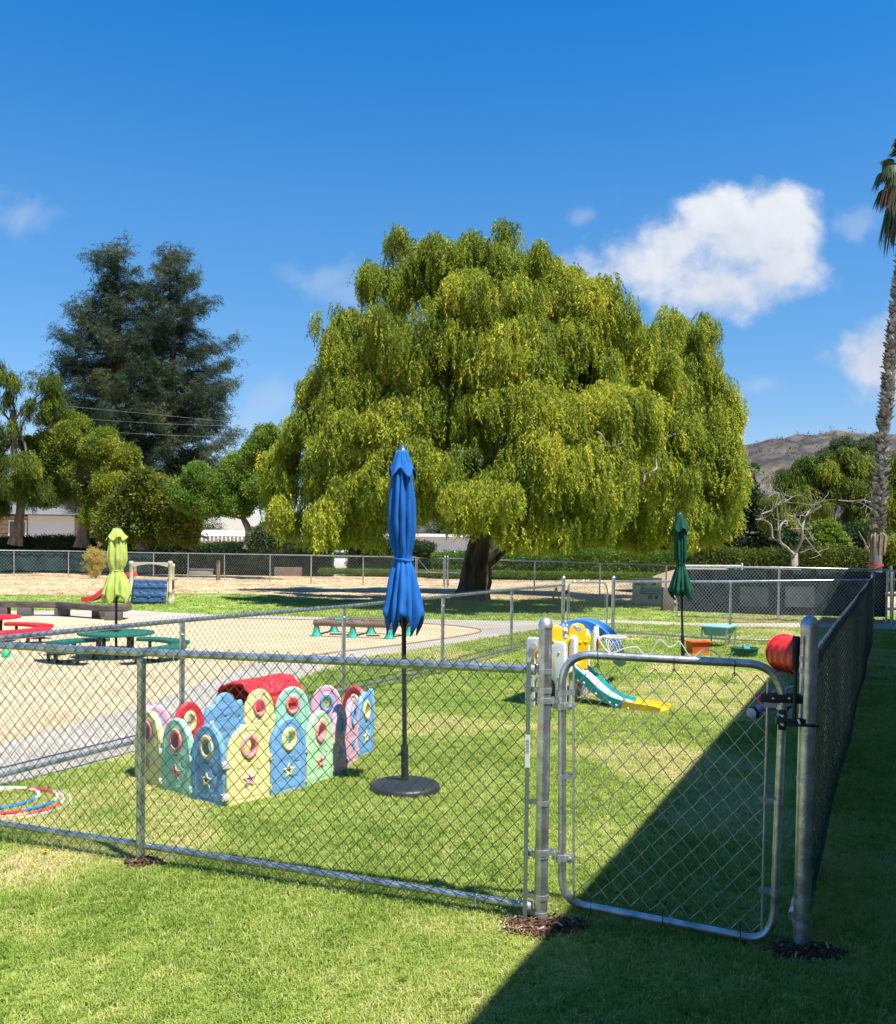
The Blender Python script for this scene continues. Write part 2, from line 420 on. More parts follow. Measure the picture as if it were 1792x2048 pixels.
def inpoly(x, y, poly):
    c = np.zeros(len(x), bool); n = len(poly)
    for i in range(n):
        x1, y1 = poly[i]; x2, y2 = poly[(i + 1) % n]
        if y1 == y2: continue
        k = ((y1 > y) != (y2 > y)) & (x < (x2 - x1) * (y - y1) / (y2 - y1) + x1); c ^= k
    return c

# ---- leaf and grass sources
def quads(name, items):
    """items: list of (base, tip, width, normalish) -> thin diamond leaves"""
    v = []; f = []
    for (b, t, w, nn) in items:
        b = Vector(b); t = Vector(t); ax = (t - b); sd_ = ax.cross(Vector(nn))
        if sd_.length < 1e-6: sd_ = ax.orthogonal()
        sd_.normalize(); m = b + ax * .45; k = len(v)
        v += [b, m + sd_ * w / 2, t, m - sd_ * w / 2]; f.append((k, k + 1, k + 2, k + 3))
    me = bpy.data.meshes.new(name); me.from_pydata([tuple(x) for x in v], [], f); return me
def rv(): return Vector((random.gauss(0, 1), random.gauss(0, 1), random.gauss(0, 1))).normalized()
leaf_default = leafmat('leaf_default', [(.05, .08, .01), (.1, .14, .02)])
pep = []
for k in range(3):
    it = []
    for s in range(3):
        ox = Vector((random.gauss(0, .10), random.gauss(0, .10), random.uniform(-.05, .1))); Ls = random.uniform(.7, 1.1)
        bend = Vector((random.gauss(0, .12), random.gauss(0, .12), 0))
        nl = 13
        for i in range(nl):
            t = (i + .5) / nl; p = ox * (1 + .3 * t) + Vector((0, 0, -Ls * t)) + bend * (1 - t) * t * 3
            for sg in (-1, 1):
                a = random.uniform(0, 2 * PI); o_ = Vector((math.cos(a), math.sin(a), 0))
                tip = p + o_ * random.uniform(.05, .10) + Vector((0, 0, -random.uniform(.08, .15)))
                it.append((p, tip, random.uniform(.028, .045), rv()))
    pep.append((quads('pepper_spray', it)))
brd = []
for k in range(3):
    it = []
    for i in range(26):
        d_ = rv(); p = d_ * random.uniform(.05, .32); tip = p + (d_ * .6 + rv() * .8 + Vector((0, 0, -.25))).normalized() * random.uniform(.10, .17)
        it.append((p, tip, random.uniform(.05, .09), rv()))
    brd.append(quads('leaf_clump', it))
ndl = []
for k in range(3):
    it = []
    for i in range(34):
        t = random.uniform(0, 1); p = Vector((t * .8, random.gauss(0, .10), random.gauss(0, .05) - .12 * t * t))
        d_ = Vector((.5, random.choice((-1, 1)) * random.uniform(.3, 1), random.gauss(-.25, .45))).normalized()
        it.append((p, p + d_ * random.uniform(.10, .24), random.uniform(.025, .05), rv()))
    ndl.append(quads('needle_spray', it))
def blades(n, r, h, w, lean):
    v = []; f = []
    for i in range(n):
        a = random.uniform(0, 2 * PI); q = r * math.sqrt(random.random()); b = Vector((q * math.cos(a), q * math.sin(a), 0))
        a2 = random.uniform(0, 2 * PI); l = random.uniform(.3, 1.3) * lean; hh = h * random.uniform(.45, 1.15)
        dr = Vector((math.cos(a2), math.sin(a2), 0)); s_ = Vector((-dr.y, dr.x, 0)) * w / 2
        m = b + dr * l * hh * .35 + Vector((0, 0, hh * .6)); t = b + dr * l * hh + Vector((0, 0, hh * (1 - .25 * l))); k = len(v)
        v += [b - s_, b + s_, m + s_ * .8, m - s_ * .8, t]; f += [(k, k + 1, k + 2, k + 3), (k + 3, k + 2, k + 4)]
    me = bpy.data.meshes.new('tuft'); me.from_pydata([tuple(x) for x in v], [], f); return me
grs = [blades(12, .030, .034, .0038, .95) for _ in range(3)]
grf = [blades(9, .05, .04, .009, .9) for _ in range(2)]
straw = [blades(12, .10, .10, .012, 1.3) for _ in range(2)]

c_grass = [(.15, .25, .035), (.25, .36, .055), (.37, .46, .095), (.49, .53, .15), (.60, .57, .22), (.72, .62, .34)]
m_grass = leafmat('grass_blades', c_grass, trans=.4, rough=.6, spec=.2)
def src(lst, key, mat): return [leaf_obj(f'{key}{i}', (me if i is None else me.copy()), mat) for i, me in enumerate(lst)]
s_gr = src(grs, 'grass', m_grass); s_gf = src(grf, 'grassfar', m_grass)

mulch_spots = [(G(1085, 1859), .175, .09), (G(283, 1732), .08, .045), (G(1606, 1912), .15, .07)]
def gpts(y0, y1, dens, margin=1.0):
    A = (y1 - y0) * (y0 + y1) * .56 + (y1 - y0) * 2 * margin; n = int(A * dens)
    yy = np.sqrt(rng.uniform(y0 ** 2, y1 ** 2, n)); xx = rng.uniform(-1, 1, n) * (.53 * yy + margin)
    return xx, yy
def vnoise(x, y, sc, seed):
    r_ = np.random.default_rng(seed); g = r_.random((64, 64)); X = x * sc; Y = y * sc
    xi = np.floor(X).astype(int); yi = np.floor(Y).astype(int); fx = X - xi; fy = Y - yi
    fx = fx * fx * (3 - 2 * fx); fy = fy * fy * (3 - 2 * fy)
    a = g[xi % 64, yi % 64]; b = g[(xi + 1) % 64, yi % 64]; c = g[xi % 64, (yi + 1) % 64]; d_ = g[(xi + 1) % 64, (yi + 1) % 64]
    return (a * (1 - fx) + b * fx) * (1 - fy) + (c * (1 - fx) + d_ * fx) * fy
def noise3(p, sx, sz, seed):
    g = np.random.default_rng(seed).random((32, 32, 32)); q = p * np.array([sx, sx, sz]) + 100; i0 = np.floor(q).astype(int); f = q - i0; f = f * f * (3 - 2 * f); o = 0
    for dx in (0, 1):
        for dy in (0, 1):
            for dz in (0, 1):
                w = (f[:, 0] if dx else 1 - f[:, 0]) * (f[:, 1] if dy else 1 - f[:, 1]) * (f[:, 2] if dz else 1 - f[:, 2])
                o = o + w * g[(i0[:, 0] + dx) % 32, (i0[:, 1] + dy) % 32, (i0[:, 2] + dz) % 32]
    return o
def clumpy(p, s=1.0, seed=1):
    return .50 * noise3(p, .75 * s, .45 * s, seed) + .30 * noise3(p, 2.0 * s, .9 * s, seed + 1) + .20 * noise3(p, 4.5 * s, 1.6 * s, seed + 2)
def grass_layer(name, segs, srcs, label):
    X = []; Y = []; Sc = []
    for (y0, y1, dn, sc) in segs:
        x, y = gpts(y0, y1, dn); k = inpoly(x, y, lawn_near); x = x[k]; y = y[k]
        for (c, rx, ry) in mulch_spots:
            q = ((x - c.x) / rx) ** 2 + ((y - c.y) / ry) ** 2; keep = q > (1 + .5 * (vnoise(x, y, 9, 5) - .5)) * rng.uniform(.75, 1.1, len(x)); x = x[keep]; y = y[keep]
        X.append(x); Y.append(y); Sc.append(np.full(len(x), sc))
    x = np.concatenate(X); y = np.concatenate(Y); sc = np.concatenate(Sc); n = len(x)
    patch = vnoise(x, y, .9, 1) * .34 + vnoise(x, y, 2.7, 2) * .36 + vnoise(x, y, 8, 3) * .36
    dry = np.clip((vnoise(x, y, .55, 11) * .6 + vnoise(x, y, 1.9, 12) * .4 - .56) * 3.2, 0, .38)
    tint = np.clip(.03 + patch * .60 + dry + rng.normal(0, .15, n) + (rng.random(n) < .05) * .45, 0, 1)
    h = (.62 + .5 * vnoise(x, y, 1.8, 4)) * rng.uniform(.7, 1.25, n)
    scl = np.stack([sc * rng.uniform(.8, 1.3, n), sc * rng.uniform(.8, 1.3, n), sc * h], 1)
    rot = np.stack([rng.normal(0, .12, n), rng.normal(0, .12, n), rng.uniform(0, 6.28, n)], 1)
    o = scatter(name, np.stack([x, y, np.full(n, .003)], 1), rot, scl, tint, srcs, m_grass)
    tag(o, label, 'grass'); return n
n1 = grass_layer('grass', [(2.6, 5.2, 3000, 1.0), (5.2, 8, 1900, 1.05), (8, 12, 1000, 1.2)], s_gr, 'short mown green grass of the lawn near the chain link gate')
n2 = grass_layer('grass', [(12, 17, 520, 1.25), (17, 23, 300, 1.5)], s_gf, 'short mown green grass in the far part of the enclosure')
# straw stubble on the dry field
m_straw = leafmat('straw_blades', [(.38, .27, .14), (.50, .37, .21), (.56, .44, .27), (.33, .29, .12)], trans=.2)
s_st = src(straw, 'straw', m_straw)
yy = rng.uniform(27, 62, 16000); xx = rng.uniform(-1, 1, 16000) * (.53 * yy + 2)
dp = [(p.x, p.y) for p in de] + [(80, 90), (-80, 90)]
k = inpoly(xx, yy, dp); xx = xx[k]; yy = yy[k]; n = len(xx)
scatter('dry_grass', np.stack([xx, yy, np.zeros(n)], 1), np.stack([np.zeros(n), np.zeros(n), rng.uniform(0, 6, n)], 1),
        np.stack([rng.uniform(.8, 1.8, n)] * 2 + [rng.uniform(.2, .6, n)], 1), rng.random(n), s_st, m_straw)
tag(bpy.data.objects['dry_grass'], 'short dry straw coloured grass of the far field', 'dry grass')
# lush far lawn blades
yy = rng.uniform(20, 33, 14000); xx = rng.uniform(-1, 1, 14000) * (.53 * yy + 2)
k = inpoly(xx, yy, [(p.x, p.y) for p in de] + [(p.x, p.y) for p in reversed(fe_s)]); xx = xx[k]; yy = yy[k]; n = len(xx)
o = scatter('grass', np.stack([xx, yy, np.full(n, .003)], 1), np.stack([np.zeros(n), np.zeros(n), rng.uniform(0, 6, n)], 1),
        np.stack([rng.uniform(1.6, 2.6, n)] * 2 + [rng.uniform(1., 1.8, n)], 1), np.clip(.2 + rng.normal(.15, .15, n), 0, 1), s_gf, m_grass)
tag(o, 'lush green grass strip between the path and the dry field', 'grass')

# ---- hill
def interp(x, tab):
    return float(np.interp(x, [a for a, _ in tab], [b for _, b in tab]))
ridge = [(-2500, 1090), (0, 1092), (600, 1065), (1000, 1005), (1300, 945), (1461, 894), (1500, 886), (1550, 876), (1604, 870), (1672, 863), (1753, 866), (1850, 872), (2200, 880), (3500, 930)]
vs = []; fs = []; nx, ny = 240, 40
for i in range(nx):
    px = -2500 + 6000 * i / (nx - 1)
    top = P(px, interp(px, ridge), 1500)
    for j in range(ny):
        t = j / (ny - 1); Yh = 700 + 800 * t
        X = top.x / 1500 * Yh
        z = top.z * (t ** 1.25) * (Yh / 1500) ** .0
        gul = math.sin(X * .021 + t * 3) * .5 + math.sin(X * .047 + 1.3 + t * 5) * .3 + math.sin(X * .11 + t * 9) * .12
        z += gul * top.z * .16 * math.sin(PI * min(1, t)) + (random.random() - .5) * top.z * .03
        vs.append((X, Yh, z - 2 + (2 if t > .05 else 0)))
for i in range(nx - 1):
    for j in range(ny - 1): fs.append((i * ny + j, (i + 1) * ny + j, (i + 1) * ny + j + 1, i * ny + j + 1))
vs_hill = list(vs); me = bpy.data.meshes.new('hill'); me.from_pydata(vs, [], fs); me.polygons.foreach_set('use_smooth', [True] * len(fs))
mh = M('hillside', (.036, .032, .032), .95, var=.25, scale=.02, col2=(.095, .078, .058), detail=12, distort=.7, lo=.38, hi=.62, bump=.8, bscale=.05)
_h = mh.node_tree; _h.nodes['Bump'].inputs['Distance'].default_value = 8
tag(link('hill', me, mh), kind='structure')

m_scrub_src = None
# ---- foliage masses
def lobe_pts(lobes, n, inner=.45, flat=1.0):
    w = np.array([(l[1] * l[2] + l[1] * l[3]) * (l[4] if len(l) > 4 else 1) for l in lobes]); w = w / w.sum(); P_ = []; li = []
    for i, (c, rx, ry, rz) in enumerate([l[:4] for l in lobes]):
        k = max(3, int(n * w[i])); d_ = rng.normal(0, 1, (k, 3)); d_ /= np.linalg.norm(d_, axis=1)[:, None]
        r_ = inner + (1 - inner) * rng.random(k) ** .55
        r_ *= 1 + .16 * np.sin(d_[:, 0] * 5 + i) * np.cos(d_[:, 2] * 4 + i * 2)
        P_.append(np.array(c)[None] + d_ * r_[:, None] * np.array([rx, ry, rz])[None]); li.append(np.full(k, i))
    return np.concatenate(P_), np.concatenate(li)
def pxlobes(lst, Y, dy=None, depth=.9):
    o = []
    for l in lst:
        x, y, rx, ry = l[:4]; Yl = Y + (l[4] if len(l) > 4 else 0)
        o.append((P(x, y, Yl), rx * Yl / F, rx * Yl / F * depth, ry * Yl / F))
    return o
def bunch(lobes, k=5, f=.42, big=.45, up=.35):
    o = []
    for (c, rx, ry, rz) in [l[:4] for l in lobes]:
        o.append((c, rx * .86, ry * .86, rz * .86, big))
        for _ in range(k):
            d_ = rv(); d_ = Vector((d_.x, -abs(d_.y) if random.random() < .75 else d_.y, d_.z + up)).normalized(); g = f * random.uniform(.7, 1.25)
            o.append((Vector(c) + Vector((d_.x * rx, d_.y * ry, d_.z * rz)) * .80, rx * g, ry * g, rz * g * 1.1, 1.5))
    return o
def rots(n, tilt=.3): return np.stack([rng.normal(0, tilt, n), rng.normal(0, tilt, n), rng.uniform(0, 6.283, n)], 1)
m_bark = M('bark', (.10, .075, .055), .95, var=.35, scale=5, bump=1.0, bscale=14, col2=(.20, .15, .11), stretch=(1, 1, .3))
m_bark_p = M('pale_bark', (.25, .22, .19), .9, var=.25, scale=4, bump=.6, bscale=18, stretch=(1, 1, .4))
m_bark_r = M('red_bark', (.10, .06, .045), .95, var=.3, scale=5, bump=.8, bscale=14, stretch=(1, 1, .3))

def limb(mb, a, b, r0, r1, wig=.12, seg=7, n=7, sag=0.0):
    a = Vector(a); b = Vector(b); Lh = (b - a).length; pts = []; 
    w1 = rv() * Lh * wig; w2 = rv() * Lh * wig
    for i in range(n + 1):
        t = i / n; p = a.lerp(b, t) + w1 * math.sin(PI * t) + w2 * math.sin(2 * PI * t) * .5 + Vector((0, 0, sag * math.sin(PI * t) * Lh)); pts.append(p)
    mb.tube(pts, [r0 + (r1 - r0) * (i / n) ** .8 for i in range(n + 1)], seg); return pts
def tree(name, label, cat, trunk_path, r0, lobes, n, srcs, mat, bark, scale=(.8, 1.3), tilt=.3, inner=.45, tint=(.5, .2), zs=1.0, limbs=8, crownname='crown', group=None):
    base = Vector(trunk_path[0]); t = thing(name, label, cat, (base.x, base.y, 0), group=group)
    mb = MB(); tp = spline(trunk_path, 4); m = len(tp)
    rad = [r0 * (1.0 - .6 * i / (m - 1)) * (1 + .55 * max(0, 1 - i / (m * .18))) for i in range(m)]
    mb.tube(tp, rad, 12)
    top = tp[-1]
    for i in range(min(limbs, len(lobes))):
        l = lobes[(i * 7 + 3) % len(lobes)] if limbs < len(lobes) else lobes[i]
        st = tp[int(m * random.uniform(.55, .98))]
        limb(mb, st, l[0], r0 * .33, r0 * .06)
    mb.build('trunk', bark, t)
    lobes = bunch(lobes, k=4, f=.34, big=.9); p, li = lobe_pts(lobes, int(n * 2.3), inner); cl = clumpy(p, .9, len(name) + int(abs(base.x) * 3)); kk = cl > .465 + rng.normal(0, .03, len(p)); p = p[kk]; li = li[kk]; cl = cl[kk]; k = len(p)
    lt = rng.normal(0, 1, len(lobes))[li]
    tt = np.clip(tint[0] + lt * tint[1] * .5 + (cl - .51) * 1.2 + rng.normal(0, tint[1], k), 0, 1)
    s = rng.uniform(scale[0], scale[1], k)
    keep = p[:, 2] > .15; p = p[keep]; tt = tt[keep]; s = s[keep]; k = len(p)
    scatter(crownname, p, rots(k, tilt), np.stack([s, s, s * zs], 1), tt, srcs, mat, t)
    return t

m_pep = leafmat('pepper_leaves', [(.026, .048, .006), (.070, .100, .009), (.135, .170, .016), (.215, .235, .022), (.33, .31, .030), (.44, .30, .04)], trans=.42, spec=.22, gain=1.8)
s_pep = src(pep, 'pepper', m_pep)
# ---- the big pepper tree
PT = [(800, 525, 48, 52), (765, 590, 45, 50), (870, 545, 70, 60), (950, 540, 62, 58), (1022, 505, 42, 52), (1060, 560, 45, 50), (980, 620, 105, 80), (1110, 600, 70, 70), (1180, 635, 72, 75),
      (1250, 690, 60, 72), (1340, 690, 50, 68), (1415, 715, 50, 70), (1440, 835, 42, 40), (1395, 800, 70, 70), (1290, 790, 75, 75), (680, 665, 50, 50), (655, 740, 35, 50), (640, 800, 32, 45), (735, 700, 75, 80),
      (820, 680, 85, 80), (900, 720, 105, 90), (1020, 730, 110, 95), (1140, 750, 105, 90), (1225, 850, 100, 70), (640, 880, 65, 60), (595, 940, 55, 60), (565, 1000, 32, 45), (600, 1045, 50, 34), (690, 1050, 75, 42),
      (700, 900, 75, 70), (790, 870, 70, 60), (800, 960, 65, 75), (880, 960, 90, 75), (970, 970, 100, 70), (1080, 950, 110, 80), (1190, 965, 105, 80), (1300, 950, 105, 80), (1400, 940, 80, 80), (1440, 990, 45, 60),
      (965, 1012, 80, 38), (1040, 1045, 80, 45), (1160, 1045, 90, 42), (1280, 1045, 95, 42), (1385, 1040, 70, 42), (790, 1025, 50, 38), (860, 830, 80, 60), (1000, 850, 100, 70), (1110, 850, 90, 60), (1330, 870, 70, 60), (735, 800, 60, 55), (745, 860, 55, 45), (690, 820, 45, 45), (660, 960, 55, 45), (730, 990, 60, 40), (640, 990, 45, 35), (815, 985, 45, 40)]
YT = 31.5; lobes = []
for (x, y, rx, ry) in PT:
    q = ((x - 1015) / 480) ** 2 + (min(0, y - 900) / 430) ** 2
    dy = -math.sqrt(max(.0, 1 - q)) * (6.2 + 1.1 * max(0, min(1, (y - 860) / 150))) * random.uniform(.75, 1.0) * (.6 if x > 1250 else 1)
    lobes.append((P(x, y, YT + dy), rx * (YT + dy) / F, rx * (YT + dy) / F * .8, ry * (YT + dy) / F))
    # break each mass into smaller hanging bunches
    for _ in range(3):
        a = random.uniform(0, 2 * PI); q2 = random.uniform(.7, 1.02); ex = x + math.cos(a) * rx * q2; ey = y + math.sin(a) * ry * q2; Yb = YT + dy + random.uniform(-1.2, 1.0); g = random.uniform(8, 18)
        lobes.append((P(ex, ey, Yb), g * Yb / F, g * Yb / F, g * random.uniform(1.2, 2.6) * Yb / F, 1.0))
    if q < .75 and random.random() < .8:
        lobes.append((P(x + random.uniform(-20, 20), y, YT - dy * .8), rx * YT / F, rx * YT / F, ry * YT / F))
tb = G(945, 1199); tb.z = 0
pt = thing('pepper_tree', 'huge weeping pepper tree with yellow green hanging foliage and leaning dark trunk', 'tree', tb)
mb = MB()
path = [P(943, 1207, 31.8), P(948, 1175, 31.7), P(955, 1130, 31.6), P(965, 1080, 31.5), P(960, 1020, 31.3), P(950, 930, 31.4), P(930, 820, 31.6), P(915, 700, 31.6), P(935, 600, 31.6)]
tp = spline(path, 6)
def tr_r(i, m): t = i / (m - 1); return .52 * (1 - t) ** .75 + .05 + .20 * max(0, 1 - t * 9)
rad = [tr_r(i, len(tp)) for i in range(len(tp))]
b0 = len(mb.v); mb.tube(tp, rad, 22)
for i in range(b0, len(mb.v)):                                            # furrowed, fluted trunk
    k = (i - b0) % 22; ring = (i - b0) // 22; c = tp[ring]; v = Vector(mb.v[i]); d_ = v - c
    mb.v[i] = tuple(c + d_ * (1 + .10 * math.sin(k * 2.3 + ring * .25) + .06 * math.sin(k * 4.1 - ring * .5) + random.uniform(-.04, .04)))
limb(mb, P(972, 1125, 31.5), P(1010, 1095, 31.2), .24, .18, .05); limb(mb, P(1008, 1097, 31.2), P(1130, 1010, 29), .18, .09, .12)
for (a, b, r0, r1) in [((965, 1060, 31.4), (1080, 940, 29), .25, .1), ((1080, 940, 29), (1210, 870, 28), .16, .07), ((960, 1010, 31.3), (830, 930, 29.5), .22, .08), ((830, 930, 29.5), (700, 890, 29), .13, .05),
                       ((955, 950, 31.4), (1090, 800, 29.5), .2, .07), ((1290, 830, 29.5), (1330, 720, 30.5), .12, .05), ((1150, 960, 29), (1290, 830, 29.5), .17, .11), ((940, 860, 31.4), (860, 640, 29), .16, .05), ((930, 800, 31.6), (1030, 520, 31.4), .14, .04),
                       ((930, 840, 31.4), (780, 560, 31), .15, .04), ((1210, 870, 28), (1370, 860, 28.5), .1, .05), ((1000, 990, 31), (1190, 1000, 26.5), .12, .05), ((940, 990, 31), (640, 1010, 28.5), .13, .05), ((1090, 800, 29.5), (1180, 640, 30.5), .1, .04), ((1200, 870, 29), (1290, 950, 26.8), .09, .04)]:
    limb(mb, P(*a), P(*b), r0, r1, .13, n=9)
mb.build('trunk', M('dark_bark', (.045, .034, .026), .95, var=.35, scale=4, bump=1.0, bscale=12, col2=(.12, .088, .062), stretch=(1, 1, .3)), pt)  # bark colour darkened to stand for the crown's shade on the trunk
mb = MB()
bbl = [[(1195, 865), (1208, 880), (1200, 888), (1222, 893), (1245, 885)], [(1125, 938), (1148, 945), (1158, 955), (1178, 950)], [(1285, 968), (1292, 950), (1312, 938)]]
for pl in bbl:
    q_ = [P(x, y, 24.9) for x, y in pl]; q_ = [q_[0] + Vector((-.5, 2.2, -.3)), q_[0] + Vector((-.1, .8, -.1))] + q_ + [q_[-1] + Vector((.2, .9, .3)), q_[-1] + Vector((.5, 2.2, .7))]
    sp_q = spline(q_, 5); mb = MB(); mb.tube(sp_q, [.042 - .026 * i / len(sp_q) for i in range(len(sp_q))], 7); mb.build('bare_branch', m_bark_p, pt)
p, li = lobe_pts(lobes, 125000, .48); cl = clumpy(p, 1.0, 21); up_ = np.clip((p[:, 2] - 4) / 8, 0, 1); kk = cl > .476 + .02 * up_ + .035 * ((p[:, 0] > 4.5) & (p[:, 2] > 6)) + rng.normal(0, .03, len(p)); p = p[kk]; li = li[kk]; cl = cl[kk]; k = len(p)
lt = rng.normal(0, 1, len(lobes))[li]
low = np.clip((7.5 - p[:, 2]) / 7, 0, 1)                                   # the lower skirt is tinted more yellow-brown
tt = np.clip(.33 + .03 * lt + rng.normal(0, .15, k) + (cl - .50) * 1.1 + .34 * low * rng.random(k), 0, .96)
s = rng.uniform(.42, .88, k)
keep = p[:, 2] > 2.0; p = p[keep]; tt = tt[keep]; s = s[keep]; k = len(p)
scatter('crown', p + np.array([0, 0, .25]), rots(k, .16), np.stack([s * 1.15, s * 1.15, s * .95], 1), tt, s_pep, m_pep, pt)

# ---- redwoods
m_red = leafmat('redwood_leaves', [(.012, .026, .015), (.024, .046, .024), (.045, .070, .034), (.080, .095, .038), (.13, .115, .04)], trans=.2, spec=.15, gain=1.1)
s_red = src(ndl, 'needle', m_red)
def redwood(label, px, ytop, Y, prof, n, bias):
    base = P(px, 1100, Y); t = thing('redwood_tree', label, 'tree', (base.x, base.y, 0), group='tall redwoods behind the field')
    top = P(px, ytop, Y); H = top.z; mb = MB()
    tp = [Vector((base.x + .15 * math.sin(i), base.y, H * i / 12)) for i in range(13)]; mb.tube(tp, [.55 * (1 - i / 12.5) + .03 for i in range(13)], 10)
    pts = []; rot = []
    nb = 180; 
    for b in range(nb):
        z = H * (1 - ((b + random.random()) / nb) ** .80 * .93); ypx = 1099 - (z - CAMZ) / Y * F
        hw = interp(ypx, prof) * Y / F; Lb = hw * random.uniform(.62, 1.0) * (1.22 if random.random() < .14 else 1); a = random.uniform(0, 2 * PI)
        dr = Vector((math.cos(a) + (bias if random.random() < .35 else 0), math.sin(a), 0)).normalized(); o_ = Vector((base.x, base.y, z))
        bp = [o_ + dr * Lb * s + Vector((0, 0, Lb * (-.16 * math.sin(PI * s) + .24 * s * s * s))) for s in (0, .25, .5, .75, 1)]
        mb.tube(bp, [.09 * Lb / 5 + .02, .06, .045, .03, .015], 4)
        m = int(n / nb * (Lb / 2.6)) + 7
        for i in range(m):
            s = random.random() ** .75 * .98 + .04
            c = bp[0].lerp(bp[-1], s) + Vector((0, 0, -Lb * .16 * math.sin(PI * min(1, s)) + 0 * Lb)) + Vector((random.gauss(0, .30), random.gauss(0, .30), random.gauss(-.06, .16)))
            pts.append(c); rot.append((random.gauss(0, .4), random.gauss(.1, .4), a + random.gauss(0, .8)))
    mb.build('trunk', m_bark_r, t)
    k = len(pts); cl = vnoise(np.array([p.x for p in pts]) + 50, np.array([p.z for p in pts]) + 50, .7, 9)
    scatter('crown', [tuple(p) for p in pts], rot, np.stack([rng.uniform(.65, 1.25, k)] * 3, 1), np.clip(cl * .65 + rng.normal(.1, .16, k), 0, 1), s_red, m_red, t)
redwood('dark redwood with its open ragged top, left of the pair', 234, 484, 72, [(480, 10), (500, 22), (520, 30), (545, 58), (575, 42), (600, 44), (640, 80), (670, 100), (710, 122), (760, 128), (860, 132), (950, 130), (1080, 110)], 9500, -.5)
redwood('dark redwood with dense shaggy crown, right of the pair', 340, 487, 74, [(484, 10), (505, 24), (530, 34), (560, 44), (580, 66), (620, 70), (650, 104), (690, 108), (735, 126), (800, 130), (870, 132), (960, 110), (1080, 95)], 9500, .5)

# ---- scrub on the hillside
hv = np.array(vs_hill); rng.shuffle(hv); hv = hv[(np.abs(hv[:, 0] - 450) < 700)][:4200]; n = len(hv)
hv = hv + np.stack([rng.normal(0, 6, n), rng.normal(0, 6, n), np.full(n, .5)], 1)
m_scrub = leafmat('hill_scrub', [(.020, .028, .016), (.045, .050, .028), (.075, .070, .045), (.12, .10, .07)], trans=.1); s_scr = src(brd, 'scrub', m_scrub)
sc_ = rng.uniform(8, 26, n); o = scatter('scrub', hv, rots(n, .6), np.stack([sc_, sc_, sc_ * .35], 1), rng.random(n), s_scr, m_scrub); tag(o, 'low dark scrub growing over the dry hillside', 'scrub')
# ---- the other trees beyond the field
m_lf1 = leafmat('weeping_leaves', [(.015, .030, .006), (.036, .064, .009), (.078, .115, .012), (.15, .18, .016), (.23, .225, .025)], trans=.35, gain=1.6)
m_lf2 = leafmat('olive_leaves', [(.022, .038, .008), (.05, .07, .010), (.10, .12, .014), (.16, .165, .022)], trans=.3, gain=1.5)
m_lf3 = leafmat('dark_leaves', [(.010, .022, .008), (.022, .042, .012), (.04, .07, .018), (.07, .10, .024)], trans=.25, gain=1.3)
m_lf4 = leafmat('grey_leaves', [(.03, .05, .025), (.06, .085, .04), (.10, .13, .06), (.15, .17, .09)], trans=.3, gain=1.3)
m_lf5 = leafmat('bright_leaves', [(.04, .09, .01), (.09, .16, .018), (.15, .22, .03), (.24, .28, .05)], trans=.4, gain=1.4)
s_p1 = src(pep, 'weeping', m_lf1); s_b1 = src(brd, 'broad_weep', m_lf1); s_b2 = src(brd, 'broad_olive', m_lf2); s_b3 = src(brd, 'broad_dark', m_lf3); s_b4 = src(brd, 'broad_grey', m_lf4); s_b5 = src(brd, 'broad_bright', m_lf5)
s_p3 = src(pep, 'weep_dark', m_lf3)
tree('weeping_tree', 'tall weeping tree with bare dark trunk at the far left edge', 'tree', [P(30, 1090, 53), P(42, 1000, 53), P(28, 900, 53), P(26, 820, 53)], .28,
     pxlobes([(5, 745, 34, 24), (50, 765, 36, 26), (95, 770, 34, 22), (-20, 790, 40, 36), (15, 805, 30, 26), (75, 815, 34, 26), (110, 800, 22, 18), (20, 860, 40, 26), (20, 940, 60, 46, -2), (-20, 990, 50, 46), (66, 975, 44, 30, -1), (-60, 900, 70, 120)], 53), 5200, s_p1, m_lf1, m_bark, scale=(.55, .95), tilt=.25, tint=(.36, .16))
tree('weeping_tree', 'broad yellow green weeping tree with dark underside in front of the redwoods', 'tree', [P(165, 1095, 54), P(168, 1010, 54), P(160, 940, 54)], .35,
     pxlobes([(130, 890, 60, 40), (190, 900, 55, 42), (240, 925, 42, 35), (110, 950, 60, 50), (180, 960, 70, 55), (250, 980, 45, 50), (120, 985, 60, 28, 1), (215, 1020, 55, 44), (150, 850, 35, 25), (90, 900, 40, 40)], 54), 7500, s_b1, m_lf1, m_bark, scale=(.6, 1.05), tilt=.2, tint=(.58, .15))
tree('feathery_tree', 'feathery olive green rounded tree behind the climbing frame', 'tree', [P(285, 1100, 52), P(290, 1040, 52), P(300, 1000, 52)], .25,
     pxlobes([(290, 985, 50, 42), (330, 1000, 45, 42), (260, 1030, 50, 40), (320, 1050, 60, 36), (230, 1060, 40, 30), (370, 1040, 35, 35)], 52), 4600, s_b2, m_lf2, m_bark, scale=(.9, 1.6), tilt=.8, tint=(.55, .16))
tree('shade_tree', 'small spreading green tree with curved dark trunk over the white roof', 'tree', [P(496, 1098, 50), P(497, 1060, 50), P(486, 1030, 50), P(500, 990, 50)], .24,
     pxlobes([(400, 960, 38, 28), (440, 975, 40, 32), (480, 940, 38, 42), (520, 900, 38, 40), (535, 870, 22, 18), (560, 930, 32, 45), (470, 1010, 42, 26), (520, 980, 42, 36), (400, 1005, 42, 30), (560, 990, 30, 30), (360, 985, 28, 30)], 50), 5600, s_b5, m_lf5, m_bark, scale=(.6, 1.0), tilt=.8, tint=(.42, .17), limbs=11)
